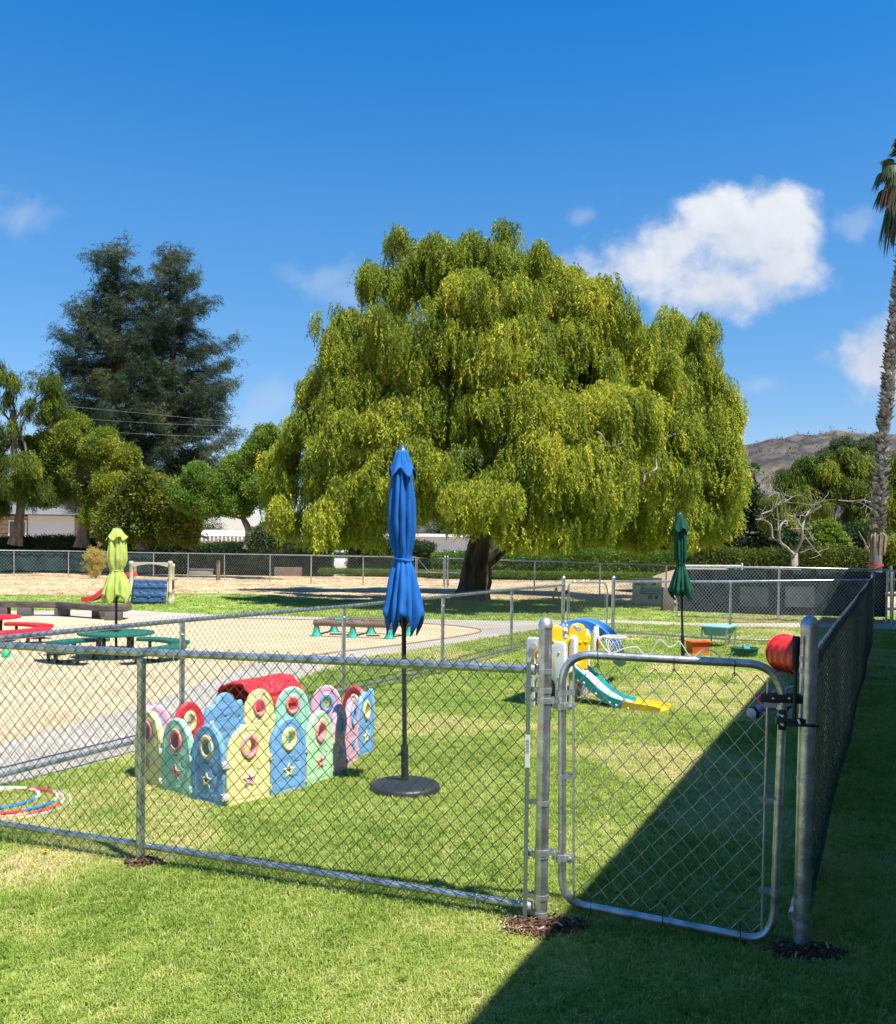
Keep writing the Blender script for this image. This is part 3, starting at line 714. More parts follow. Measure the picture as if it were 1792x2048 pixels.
tree('grey_shrub', 'grey green bushy shrub right of the curved trunk', 'shrub', [P(548, 1105, 49), P(552, 1080, 49), P(556, 1070, 49)], .08,
     pxlobes([(540, 1075, 32, 26), (565, 1065, 26, 28), (525, 1095, 26, 18)], 49), 1300, s_b4, m_lf4, m_bark, tilt=.8, tint=(.4, .2), crownname='foliage')
tree('bright_shrub', 'yellow green bushy shrub below the dark roof edge', 'shrub', [P(330, 1112, 56), P(330, 1090, 56), P(330, 1080, 56)], .08,
     pxlobes([(300, 1088, 35, 24), (350, 1090, 30, 22), (270, 1095, 25, 18)], 56), 1500, s_b5, m_lf5, m_bark, tilt=.8, tint=(.35, .2), crownname='foliage')
# right of the pepper tree
tree('dark_oak', 'dense dark green tree between the pepper tree and the bare branches', 'tree', [P(1450, 1120, 50), P(1450, 1080, 50), P(1450, 1040, 50)], .25,
     pxlobes([(1440, 1060, 45, 45), (1490, 1050, 42, 50), (1490, 1000, 35, 40), (1530, 1080, 40, 35), (1400, 1090, 45, 26), (1590, 1095, 60, 24), (1650, 1095, 70, 26), (1730, 1090, 70, 34)], 50), 5200, s_b3, m_lf3, m_bark, scale=(.8, 1.4), tilt=.8, tint=(.42, .2))
tree('weeping_tree', 'wide olive green weeping tree below the hill', 'tree', [P(1650, 1110, 58), P(1660, 1060, 58), P(1670, 1000, 58)], .3,
     pxlobes([(1580, 955, 40, 26), (1640, 935, 45, 32), (1690, 920, 40, 30), (1600, 1000, 50, 36), (1670, 985, 60, 42), (1730, 960, 45, 50), (1540, 1005, 30, 28), (1560, 1040, 45, 28), (1640, 1040, 60, 34), (1720, 1030, 50, 42), (1790, 1000, 50, 60), (1790, 930, 36, 40)], 58), 7500, s_p1, m_lf1, m_bark_p, scale=(.7, 1.2), tilt=.25, tint=(.50, .18))
tree('grey_tree', 'thin grey green tree on the skyline left of the tall palm', 'tree', [P(1690, 1090, 75), P(1695, 960, 75), P(1690, 920, 75)], .3,
     pxlobes([(1690, 893, 30, 12), (1725, 900, 26, 14), (1655, 912, 24, 12), (1740, 888, 18, 12), (1620, 928, 20, 10)], 75), 1300, s_b4, m_lf4, m_bark_p, scale=(.6, 1.1), tilt=.8, tint=(.35, .2))
tree('green_shrub', 'bright light green shrub behind the hedge, left of the tall palm', 'shrub', [P(1655, 1110, 47), P(1655, 1095, 47), P(1655, 1080, 47)], .06,
     pxlobes([(1648, 1072, 24, 22), (1668, 1085, 20, 20)], 47), 1100, s_b5, m_lf5, m_bark, scale=(.8, 1.3), tilt=.9, tint=(.6, .2), crownname='foliage')
tree('yellow_shrub', 'yellow green shrub right of the tall palm trunk', 'shrub', [P(1782, 1125, 44), P(1782, 1110, 44), P(1782, 1090, 44)], .06,
     pxlobes([(1785, 1095, 20, 34), (1800, 1110, 25, 25)], 44), 900, s_b5, m_lf5, m_bark, scale=(.7, 1.1), tilt=.9, tint=(.8, .15), crownname='foliage')
# tree with bare pale limbs
t = thing('bare_tree', 'pale crooked tree with bare forking limbs above the hedge', 'tree', P(1592, 1130, 42))
bt = bpy.context.scene.objects[t.name]; t.location.z = 0
q4 = lambda x, y: P(1428.8 + x * .2028, 807.6 + y * .2028, 42 + random.uniform(-.4, .4))
mb = MB()
mb.tube(spline([P(1592, 1135, 42), q4(790, 1600), q4(790, 1480)], 4), .16, 8); mb.build('trunk', m_bark_p, t)
for pl, r0, r1 in [([(790, 1490), (720, 1420), (645, 1350), (650, 1210), (705, 1150)], .13, .07), ([(645, 1350), (575, 1320), (560, 1200), (485, 1145), (405, 1140)], .09, .04), ([(485, 1145), (470, 1090), (560, 1050), (605, 990), (640, 880)], .07, .03),
                   ([(605, 990), (700, 965), (770, 915)], .05, .025), ([(790, 1480), (860, 1350), (870, 1230), (905, 1110), (1035, 1020)], .12, .06), ([(870, 1230), (800, 1130), (740, 1100)], .06, .03), ([(905, 1110), (860, 1100), (800, 1105)], .05, .02),
                   ([(905, 1100), (980, 1000), (1060, 965)], .06, .03), ([(635, 1310), (628, 1150), (615, 1000)], .08, .04), ([(880, 1290), (960, 1400), (1050, 1500)], .03, .02), ([(940, 1230), (965, 1350)], .03, .02), ([(1220, 950), (1350, 960), (1470, 950), (1580, 990)], .03, .05), ([(1420, 1250), (1480, 1360), (1540, 1480)], .03, .04), ([(1540, 860), (1560, 960), (1560, 1050)], .04, .05)]:
    k = spline([q4(*p) for p in pl], 5); mb = MB(); mb.tube(k, [.55 * (r0 + (r1 - r0) * i / (len(k) - 1)) for i in range(len(k))], 7)
    for _t in range(5):
        s0 = k[random.randrange(len(k) // 2, len(k))]; limb(mb, s0, s0 + rv() * random.uniform(.4, 1.1) + Vector((0, 0, .3)), .016, .006, .2, seg=4, n=4)
    mb.build('limb', m_bark_p, t)
p, li = lobe_pts(pxlobes([(1548, 1000, 28, 14), (1585, 990, 22, 12), (1640, 1010, 24, 14), (1530, 1035, 16, 10)], 45), 900, .1)
k = len(p); scatter('crown', p, rots(k, .2), np.full((k, 3), .5), np.clip(rng.normal(.5, .2, k), 0, 1), s_p1, m_lf1, t)

# ---- hedges
def hedge(label, xa, xb, ytop, Y, srcs, mat, tint, n, ybot=None, name='hedge', depth=1.6):
    a = P(xa, ytop, Y); b = P(xb, ytop, Y); c = (a + b) / 2; t = thing(name, label, 'hedge', (c.x, c.y, 0))
    Lx = (b - a).length; H = max(.6, (a.z + b.z) / 2)
    MB().box((c.x, c.y, H * .46), (Lx * .98, depth * .8, H * .92)).build('dark_core', M('hedge_core_shade', (.02, .022, .012), 1), t, smooth=False)  # solid dark box stands for the shade inside the hedge
    k = n; x = rng.uniform(-.5, .5, k) * Lx; face = rng.random(k)
    y = np.where(face < .62, -depth / 2 + rng.normal(0, .08, k), rng.uniform(-.5, .5, k) * depth); z = np.where(face < .62, rng.random(k) ** .8 * H, H + rng.normal(0, .06, k))
    z = z + .12 * (vnoise(x + 60, y + 60, .8, 3) - .5) * 2
    p = np.stack([x + c.x, y + c.y, np.maximum(z, .1)], 1); s = rng.uniform(.5, .95, k)
    tt = np.clip(tint + .5 * (vnoise(x + 40, z + 40, 1.1, 6) - .5) + rng.normal(0, .14, k), 0, 1)
    scatter('foliage', p, rots(k, .9), np.stack([s, s, s], 1), tt, srcs, mat, t)
hedge('dark clipped hedge behind the screened field fence at far left', -200, 395, 1082, 56, s_b3, m_lf3, .30, 4200)
hedge('dark clipped hedge under the spreading shade tree', 398, 668, 1094, 56, s_b3, m_lf3, .42, 2400)
hedge('dark hedge beneath the left skirt of the pepper tree', 698, 868, 1090, 57, s_b3, m_lf3, .4, 1500)
hedge('low leafy ivy bank behind the pepper tree trunk', 868, 1120, 1112, 55, s_b5, m_lf5, .22, 2600, depth=2.2)
hedge('yellow green clipped hedge behind the field fence, left of the green umbrella', 1050, 1385, 1107, 57, s_b5, m_lf5, .36, 4200)
hedge('long dark clipped hedge behind the screened fence at right', 1385, 1900, 1108, 45, s_b2, m_lf2, .30, 5600)
# ground creepers along the foot of the hedges
k = 2200; x = rng.uniform(640, 1340, k); pts = np.array([tuple(P(a, 1131 + rng.normal(0, 3) + (a - 640) * .006, 52)) for a in x]); pts[:, 2] = np.clip(pts[:, 2], .05, .4)
scatter('ivy', pts, rots(k, .8), np.full((k, 3), .55), np.clip(rng.normal(.45, .25, k), 0, 1), s_b5, m_lf5, kind='stuff')
tag(bpy.data.objects['ivy'], 'leafy green creeper along the far edge of the dry field', 'ivy')
# far woodland closing the horizon
k = 15000; x = rng.uniform(-150, 180, k); y = rng.uniform(88, 112, k); z = rng.random(k) * (5.5 + 3.2 * np.sin(x * .11) + 2 * np.sin(x * .31)) * .8
scatter('woodland', np.stack([x, y, z], 1), rots(k, .9), np.full((k, 3), 3.6), np.clip(rng.normal(.35, .2, k), 0, 1), s_b3, m_lf3, kind='stuff')
tag(bpy.data.objects['woodland'], 'distant dark woodland closing the view behind the buildings', 'woodland')
# ================================================================== FENCES AND GATES
m_galv = M('galvanised_steel', (.42, .44, .46), .34, metal=.85, var=.22, scale=14, col2=(.58, .60, .62), bump=.12, bscale=70)
m_galv2 = M('galvanised_fitting', (.50, .52, .54), .42, metal=.8, var=.15, scale=20, bump=.1, bscale=60)
m_wire = M('galvanised_wire', (.42, .44, .46), .4, metal=.75, var=.1, scale=8)
m_green = M('green_coated_wire', (.012, .075, .052), .35, metal=.0, var=.15, scale=8, spec=.6)
m_greenl = M('green_grey_wire', (.10, .14, .125), .4, metal=.3, var=.2, scale=8)
m_dark = M('dark_green_wire', (.018, .08, .066), .28, var=.15, scale=8, spec=.8)
m_black = M('black_metal', (.012, .012, .013), .45, var=.1, scale=12, spec=.5)

def chainlink(name, A, B, ta, tb_, za, zb, pw, ph, r, mat, parent, off=0.0, sides=4, jit=.0012, label=None, dz=None):
    """woven wire: zigzag wires that hook into each other; A..B run along the ground"""
    A = np.array([A[0], A[1]]); B = np.array([B[0], B[1]]); Lh = np.linalg.norm(B - A); s = (B - A) / Lh; n = np.array([-s[1], s[0]])
    if n[1] > 0: n = -n
    nw = max(2, int(round(Lh / (pw / 2)))); cw = Lh / nw; nr = max(3, int(round((ta - za) / (ph / 2))) + 1)
    i = np.arange(nw)[:, None]; j = np.arange(nr)[None, :]
    u = (i + (i + j) % 2) * cw + rng.normal(0, jit, (nw, nr)); t = u / Lh
    top = ta + (tb_ - ta) * t; bot = za + (zb - za) * t
    z = bot + (top - bot) * j / (nr - 1) + rng.normal(0, jit, (nw, nr))
    dep = off + np.where((i + j) % 2 == 0, 1, -1) * (dz or r * .9)
    k = np.arange(sides) * 2 * math.pi / sides
    un = u[..., None] + np.cos(k) * r * 1.38; dn = dep[..., None] + np.sin(k) * r
    X = A[0] + s[0] * un + n[0] * dn; Y = A[1] + s[1] * un + n[1] * dn; Z = np.repeat(z[..., None], sides, 2)
    co = np.stack([X, Y, Z], -1).reshape(-1, 3).astype(np.float32)
    ii = np.arange(nw)[:, None, None]; jj = np.arange(nr - 1)[None, :, None]; kk = np.arange(sides)[None, None, :]; k2 = (kk + 1) % sides
    b0 = (ii * nr + jj) * sides; b1 = b0 + sides
    f = np.stack([b0 + kk, b0 + k2, b1 + k2, b1 + kk], -1).reshape(-1, 4).astype(np.int32)
    me = bpy.data.meshes.new(name); me.vertices.add(len(co)); me.vertices.foreach_set('co', co.ravel())
    me.loops.add(f.size); me.loops.foreach_set('vertex_index', f.ravel()); me.polygons.add(len(f))
    me.polygons.foreach_set('loop_start', np.arange(len(f), dtype=np.int32) * 4); me.polygons.foreach_set('use_smooth', np.ones(len(f), bool)); me.update()
    return link(name, me, mat, parent, True, label, 'stuff')
def dome_post(parent, b, h, r, name='post', lean=(0, 0), mat=None, cap=True):
    b = Vector((b[0], b[1], 0)); top = b + Vector((lean[0], lean[1], h - r * .9)); mb = MB()
    mb.tube([b - Vector((0, 0, .1)), b.lerp(top, .5), top], r, 20)
    o = mb.build(name, mat or m_galv, parent)
    if cap:
        mb = MB(); mb.lathe([(r * 1.08, -r * .55), (r * 1.10, -.003), (r * 1.06, .0), (r * .98, r * .35), (r * .72, r * .75), (r * .36, r * .98), (.0005, r * 1.04)], 22, c=top)
        c_ = mb.build('post_cap', m_galv2, o)
    return o
def band(mb, c, r, wz=.022, th=.003, direction=None, ext=.05):
    """pressed steel band round a post with a bolted tab"""
    c = Vector(c); mb.lathe([(r, -wz / 2), (r + th, -wz / 2), (r + th, wz / 2), (r, wz / 2)], 18, c=c)
    if direction is not None:
        d_ = Vector(direction).normalized(); p_ = Vector((-d_.y, d_.x, 0))
        ang = math.atan2(d_.y, d_.x)
        for sg in (-1, 1): mb.box(c + d_ * (r + ext / 2 - .004) + p_ * sg * .006, (ext, .003, wz), ang)
        e = c + d_ * (r + ext - .012)
        mb.tube([e - p_ * .016, e + p_ * .016], .005, 8); mb.tube([e - p_ * .020, e - p_ * .0145], .0085, 6)
    return mb

# ---- near fence, left of the gate (green coated mesh)
A0 = G(281, 1730); A1 = G(1081, 1850); A2 = G(1602, 1903)
fdir = (A1 - A0).normalized(); fn_ = Vector((-fdir.y, fdir.x, 0))
if fn_.y > 0: fn_ = -fn_
Lf = A0 - fdir * 2.7                                        # fence goes on out of the frame
nf = thing('chain_link_fence', 'green mesh chain link fence on galvanised rails across the lawn, left of the gate', 'fence', A0)
def zat(px, py): return PL(px, py, A0, A1).z
zr0 = zat(281, 1309); zr1 = zat(1050, 1338); zb0 = zat(268, 1688); zb1 = zat(1025, 1808)
zrL = zr0 + (zr0 - zr1) * .3; zbL = zb0 + (zb0 - zb1) * .5
post0 = dome_post(nf, A0, zr0 + .0, .0235, cap=False)
# rails lie behind the mesh; the line post stands against them
ro = -fn_ * .0
def rail(parent, pts, r, name, mat=None):
    mb = MB(); mb.tube(pts, r, 14); return mb.build(name, mat or m_galv, parent)
def atz(p, z, o=0): return Vector((p.x, p.y, z)) + fn_ * o
rail(nf, [atz(Lf, zrL), atz(A0, zr0 + .012), atz(A1 - fdir * .075, zr1)], .0212, 'top_rail')
rail(nf, [atz(Lf, zbL, -.01), atz(A0 - fdir * .03, zb0, -.01)], .0175, 'bottom_rail'); rail(nf, [atz(A0 + fdir * .03, zb0 - .004, -.01), atz(A1 - fdir * .075, zb1, -.01)], .0175, 'bottom_rail')
mo = .026
chainlink('chain_link', Lf, A0, zrL + .045, zr0 + .047, zbL - .075, zb0 - .075, .069, .072, .0019, m_green, nf, mo)
chainlink('chain_link', A0, A1 - fdir * .055, zr0 + .047, zr1 + .045, zb0 - .075, zb1 - .07, .069, .072, .0019, m_green, nf, mo)
rf_end = MB(); 
for z in (zr1, zb1): rf_end.lathe([(.0005, -.004), (.026, -.002), (.027, .03), (.0215, .032)], 14, c=A1 - fdir * .045 + Vector((0, 0, z)), mat=(-fdir).to_track_quat('Z', 'Y').to_matrix())
rf_end.build('rail_cup', m_galv2, nf, kind='stuff')
for tpos in (.10, .34, .60, .86):                          # tie wires along the rails
    for (za, zb_) in ((zr0, zr1), (zb0, zb1)):
        c = A0.lerp(A1, tpos); c.z = za + (zb_ - za) * tpos
        mb = MB(); ring = [c + fdir * .003 * math.sin(2 * a) + fn_ * (.026 * math.cos(a)) + Vector((0, 0, .026 * math.sin(a))) for a in [2 * PI * k / 14 for k in range(14)]]
        mb.tube(ring, .0022, 5, closed=True); mb.tube([c + fn_ * .026, c + fn_ * .034 + Vector((.006, 0, -.03))], .002, 5); mb.build('tie_wire', m_galv2, nf)
tp_ = A1 - fdir * .068 + fn_ * mo
mb = MB(); mb.box((tp_.x, tp_.y, (zr1 + zb1) / 2 - .015), (.019, .004, zr1 - zb1 + .10), math.atan2(fdir.y, fdir.x)); tbar = mb.build('tension_bar', M('pale_green_bar', (.17, .23, .18), .45, metal=.4, var=.1), nf)
q = PL(1058, 1500, A0, A1, 0); mb = MB(); mb.box((tp_.x, tp_.y, q.z), (.0205, .0065, .15), math.atan2(fdir.y, fdir.x)); stk = mb.build('sticker', M('white_sticker', (.8, .8, .78), .5, var=.02), nf)
mb = MB()
for k in range(13): mb.box((tp_.x, tp_.y, q.z + .05 - k * .005), (.014, .0072, [.0014, .0024, .001][k % 3]), math.atan2(fdir.y, fdir.x))
mb.build('barcode', m_black, stk, kind='stuff')
# hinge post
zp1 = PL(1083, 1236, A0, A1).z
hp = dome_post(nf, A1, zp1, .0305, name='end_post')
for py in (1342, 1380, 1605, 1710, 1793, 1827):
    z = PL(1083, py, A0, A1).z; mb = MB(); band(mb, (A1.x, A1.y, z), .0305, direction=-fdir, ext=.06); mb.build('tension_band', m_galv2, hp)
# brace of concrete footing showing at the line post
ft = A0 + Vector((.07, .02, 0)); mb = MB(); mb.lathe([(.0005, .012), (.05, .010), (.075, .002), (.08, -.01)], 12, c=ft); tag(mb.build('concrete_footing', M('concrete', (.45, .43, .40), .9, var=.15, scale=20, bump=.5), None), 'small pale concrete footing beside the line post of the green mesh fence', 'footing')

# ---- near gate
gd = (A2 - A1).normalized(); gn_ = Vector((-gd.y, gd.x, 0))
if gn_.y > 0: gn_ = -gn_
gate = thing('gate', 'nearest galvanised walk gate', 'gate', A1 + gd * .1)
gate['label'] = 'nearest galvanised walk gate with round cornered tube frame and wavy strip on top'
def gp(px, py, off=0.0): return PL(px, py, A1, A2, 0) + gn_ * off
TLs, TLt = gp(1124, 1372), gp(1178, 1310); TRt, TRs = gp(1500, 1327), gp(1566, 1400); BRs, BRb = gp(1549, 1812), gp(1500, 1876); BLb, BLs = gp(1176, 1813), gp(1124, 1752)
TRc, TLc, BRc, BLc = gp(1562, 1335), gp(1124, 1312), gp(1548, 1878), gp(1124, 1806)
def arc(a, c, b, n=7): return [((1 - t) ** 2) * a + 2 * t * (1 - t) * c + t * t * b for t in [k / n for k in range(n + 1)]]
mb = MB(); mb.tube(arc(TLs, TLc, TLt) + arc(TRt, TRc, TRs) + arc(BRs, BRc, BRb) + arc(BLb, BLc, BLs), .0185, 16, closed=True); gf = mb.build('gate_frame', m_galv, gate)
mb = MB(); s_ = (gp(1560, 1480) + gp(1556, 1600)) / 2
for (px, py) in ((1340, 1843),): mb.tube([gp(px - 4, py - 1), gp(px + 4, py + 1)], .0198, 14)
mb.build('weld_sleeve', m_galv2, gate)
gl, gr_ = gp(1147, 1600), gp(1528, 1700)
zt_l = gp(1170, 1323).z - .012; zt_r = gp(1520, 1345).z - .012; zb_l = gp(1160, 1795).z + .01; zb_r = gp(1500, 1868).z + .005
chainlink('chain_link', gl, gr_, zt_l, zt_r, zb_l, zb_r, .087, .094, .0019, m_wire, gate, 0, jit=.002)
for (px, y0, y1, nm) in ((1147, 1325, 1795, 'l'), (1533, 1356, 1862, 'r')):
    a = gp(px + (3 if nm == 'r' else 0), y0); b = gp(px - (10 if nm == 'r' else 0), y1)
    mb = MB(); mb.tube([a, b], .0052, 8); mb.build('tension_bar', m_galv2, gate)
for (side, pys) in (('l', (1386, 1554, 1720)), ('r', (1413, 1604, 1785))):
    for py in pys:
        c = gp(1122 if side == 'l' else (1563 - (py - 1413) * .035), py); mb = MB()
        mb.lathe([(.0187, -.011), (.0217, -.011), (.0217, .011), (.0187, .011)], 16, c=c)
        e = gp(1148 if side == 'l' else (1531 - (py - 1413) * .03), py - (2 if side == 'l' else 6)); ang = math.atan2(gd.y, gd.x)
        m_ = (c + e) / 2; L_ = (e - c).length
        for sg in (-1, 1): mb.box(m_ + gn_ * sg * .009, (L_ + .008, .003, .021), ang)
        mb.build('tension_band', m_galv2, gate)
for (px, py, up) in ((1196, 1312, 1), (1348, 1321, 1), (1469, 1328, 1), (1182, 1817, 0), (1325, 1839, 0), (1480, 1868, 0)):
    c = gp(px, py); mb = MB()
    ring = [c + gn_ * (.0215 * math.cos(a)) + Vector((0, 0, .0215 * math.sin(a))) for a in [2 * PI * k / 14 for k in range(14)]]
    mb.tube(ring, .0022, 5, closed=True); s_ = -1 if up else 1
    mb.tube([c + Vector((0, 0, .0215 * s_)), c + gn_ * .006 + Vector((0, 0, .05 * s_))], .0024, 5)
    for k in range(3): mb.tube([c + Vector((.004 * (k - 1), 0, .036 * s_)) + gn_ * .005, c + Vector((.008 * (k - 1), 0, .052 * s_)) - gn_ * .004], .0018, 4)
    mb.build('tie_wire', M('dark_wire', (.10, .11, .12), .4, metal=.6), gate, kind='stuff')
# zigzag strip riveted on the top rail
wv = [(1216, 1287), (1222, 1295), (1232, 1303), (1246, 1305), (1262, 1297), (1284, 1292), (1302, 1291), (1312, 1299), (1330, 1309), (1346, 1292), (1356, 1284), (1372, 1286), (1384, 1294), (1398, 1285), (1408, 1282), (1420, 1290), (1432, 1304)]
wv = [(1186, 1262), (1192, 1270), (1205, 1292), (1216, 1304), (1228, 1306), (1245, 1299), (1264, 1295), (1276, 1296), (1284, 1306), (1292, 1311), (1300, 1309), (1312, 1288), (1319, 1281), (1326, 1284), (1338, 1295), (1350, 1291), (1357, 1284), (1364, 1290), (1380, 1314), (1388, 1316), (1396, 1308), (1406, 1301), (1418, 1301), (1432, 1307), (1444, 1319), (1454, 1319), (1462, 1312), (1468, 1304)]
wp = spline([gp(x, y, .0) + Vector((0, 0, .002)) for x, y in wv], 4)
vs = []; fs = []
for i, p in enumerate(wp):
    t = (wp[min(i + 1, len(wp) - 1)] - wp[max(i - 1, 0)]).normalized(); nn = t.cross(gn_).normalized() * .0022
    for sg in ((-1, -1), (1, -1), (1, 1), (-1, 1)): vs.append(p + gn_ * .009 * sg[0] + nn * sg[1])
for i in range(len(wp) - 1):
    for k in range(4): fs.append((i * 4 + k, i * 4 + (k + 1) % 4, i * 4 + 4 + (k + 1) % 4, i * 4 + 4 + k))
MB().add(vs, fs).build('wavy_strip', M('bright_aluminium', (.72, .73, .74), .4, metal=.15, var=.05), gate)
mb = MB()
for (x, y) in ((1229, 1305), (1293, 1310), (1387, 1315), (1450, 1319)): mb.lathe([(.0005, .008), (.007, .006), (.009, 0), (.009, -.003)], 10, c=gp(x, y))
mb.build('rivet', m_galv2, gate, kind='stuff')
# hinges
for py in (1400, 1703):
    z = PL(1083, py, A0, A1).z
    mb = MB(); band(mb, (A1.x, A1.y, z), .0305, wz=.026, th=.0045, direction=gd, ext=.040)
    e = A1 - gd * .052 + Vector((0, 0, z)); mb.lathe([(.0005, .012), (.009, .009), (.011, 0)], 10, c=e, mat=gn_.to_track_quat('Z', 'Y').to_matrix())
    hg = mb.build('hinge', m_galv2, gate)
    c = gp(1122.5, py + 12); mb = MB(); mb.lathe([(.0187, -.016), (.0232, -.016), (.0232, .016), (.0187, .016)], 16, c=c)
    mb.box(c + gd * .032, (.05, .022, .026), math.atan2(gd.y, gd.x)); mb.tube([c - gd * .035 + Vector((0, 0, -.01)), c - gd * .035 + Vector((0, 0, .04))], .009, 8); mb.box(c - gd * .022, (.03, .02, .024), math.atan2(gd.y, gd.x))
    mb.lathe([(.0005, .01), (.008, .008), (.010, 0)], 10, c=c + gd * .04 + gn_ * .01, mat=gn_.to_track_quat('Z', 'Y').to_matrix())
    mb.build('hinge_clamp', m_galv2, hg)
# black lift latch
lt = []
c1 = gp(1565, 1394); c2 = gp(1586, 1398)
mb = MB(); mb.box(gp(1563, 1396) + gn_ * .0235, (.175, .006, .036), math.atan2(gd.y, gd.x)); mb.box(gp(1566, 1396) - gn_ * .0235, (.15, .006, .036), math.atan2(gd.y, gd.x)); lb = mb.build('latch_bracket', m_black, gate, bevel=.0015)
mb = MB()
for px in (1545, 1577): mb.lathe([(.0005, .006), (.006, .005), (.008, 0), (.008, -.002)], 8, c=gp(px, 1395) + gn_ * .028, mat=gn_.to_track_quat('Z', 'Y').to_matrix())
mb.build('bolt', M('bright_bolt', (.7, .7, .7), .25, metal=.9), lb, kind='stuff')
mb = MB(); mb.tube([gp(1590, 1290, .035), gp(1586, 1440, .035)], .0085, 12); rod = mb.build('latch_rod', m_black, gate)
mb = MB(); mb.tube([gp(1590.5, 1271, .035), gp(1590, 1275, .035), gp(1588.5, 1333, .035), gp(1588.4, 1337, .035)], [.0145, .016, .0135, .011], 14); mb.build('grip', M('black_rubber', (.008, .008, .009), .7), rod)
mb = MB(); mb.box(gp(1563, 1438) + gn_ * .022, (.032, .02, .085), math.atan2(gd.y, gd.x)); mb.box(gp(1580, 1441) + gn_ * .02, (.12, .03, .03), math.atan2(gd.y, gd.x)); mb.box(gp(1603, 1447) + gn_ * .04, (.13, .016, .012), math.atan2(gd.y, gd.x)); lk = mb.build('latch_fork', m_black, gate, bevel=.002)
mb = MB()
for py in (1426, 1443):
    mb.tube([gp(1553, py) + gn_ * .02, gp(1563, py + 2) + gn_ * .04], .0045, 8); mb.lathe([(.0005, .008), (.007, .006), (.0095, 0), (.0095, -.004)], 6, c=gp(1563, py + 3) + gn_ * .04, mat=gn_.to_track_quat('Z', 'Y').to_matrix())
mb.tube([gp(1593, 1436) + gn_ * .04, gp(1597, 1444) + gn_ * .05], .006, 8); mb.build('bolt', M('bright_bolt', (.7, .7, .7), .25, metal=.9), lk, kind='stuff')

# ---- right hand fence in the shade, from the latch post to the far corner
far_R = G(1742, 1297); rdir = (far_R - A2).normalized(); rn_ = Vector((-rdir.y, rdir.x, 0))
rf = thing('chain_link_fence', 'dark green chain link fence running away in the shade along the right of the lawn', 'fence', A2)
zp2 = PL(1620, 1233, A1, A2).z
top2 = PL(1620, 1233, A1, A2); lean = (top2 - A2); lean.z = 0
lp = dome_post(rf, A2, zp2, .0355, name='latch_post', lean=(lean.x, lean.y))
for py in (1318, 1341, 1558, 1801, 1848):
    z = PL(1610, py, A1, A2).z; t = z / zp2; mb = MB(); band(mb, (A2.x + lean.x * t, A2.y + lean.y * t, z), .0355, direction=rdir, ext=.055); mb.build('tension_band', m_galv2, lp)
Lr = (far_R - A2).length; nb = 6; zt_near = 1.20; zt_far = P(1739, 1159, far_R.y).z
bays = [A2 + rdir * (.05 + (Lr - .05) * k / nb) for k in range(nb + 1)]
hts = [zt_near + (zt_far - zt_near) * k / nb for k in range(nb + 1)]
for k in range(nb):
    wob = [rn_ * (.012 if (k + e) % 2 else -.012) for e in (0, 1)]
    a, b = bays[k] + wob[0], bays[k + 1] + wob[1]
    chainlink('chain_link', a, b, hts[k] + .05, hts[k + 1] + .05, .03, .03, .069, .072, .0020, m_dark, rf, 0, jit=.005, dz=.0055)
    if k > 0: dome_post(rf, bays[k] + rn_ * .05, hts[k] - .02, .024, cap=False)
rail(rf, [bays[k] + rn_ * .035 + Vector((0, 0, hts[k])) for k in range(nb + 1)], .0205, 'top_rail', m_dark); rail(rf, [bays[k] + rn_ * .045 + Vector((0, 0, .13)) for k in range(nb + 1)], .018, 'bottom_rail')
ep = dome_post(rf, far_R, P(1744, 1146, far_R.y).z, .036, name='end_post')

# ---- left inner fence with its green-grey mesh, between the sand and the enclosure
li_pts = [G(686, 1397), G(884, 1350), G(1022, 1309)]
l_first = G(363, 1483); l_prev = l_first - (li_pts[0] - l_first).normalized() * 2.75; l_pp = l_prev - (li_pts[0] - l_first).normalized() * 2.4
C1 = G(1125, 1282)
lp_ = [l_pp, l_prev, l_first] + li_pts + [C1]
ltop = [1.07, 1.06, P(363, 1241, l_first.y).z, P(686, 1213, li_pts[0].y).z, P(884, 1193, li_pts[1].y).z, P(1022, 1179, li_pts[2].y).z, P(1118, 1170, C1.y).z]
inf = thing('chain_link_fence', 'chain link fence crossing behind the play panels between lawn and sand area', 'fence', l_first)
for k in range(len(lp_) - 1):
    a, b = lp_[k], lp_[k + 1]; zb_ = .055
    chainlink('chain_link', a, b, ltop[k] + .045, ltop[k + 1] + .045, zb_ - .02, zb_ - .02, .069, .072, .0018, m_greenl, inf, .022, sides=3)
    if k > 0:
        dome_post(inf, a, ltop[k], .024, cap=False)
        mb = MB(); c = Vector((a.x, a.y, ltop[k] - .12)); mb.lathe([(.0245, -.004), (.028, 0), (.0245, .004)], 12, c=c); mb.build('tie_wire', m_galv2, inf)
def lift(p, z): return Vector((p.x, p.y, z))
rail(inf, [lift(p, z) for p, z in zip(lp_, ltop)], .0205, 'top_rail'); rail(inf, [lift(p, .10) for p in lp_], .0175, 'bottom_rail')
cz = P(1125, 1152, C1.y).z; dome_post(inf, C1, cz, .036, name='end_post')

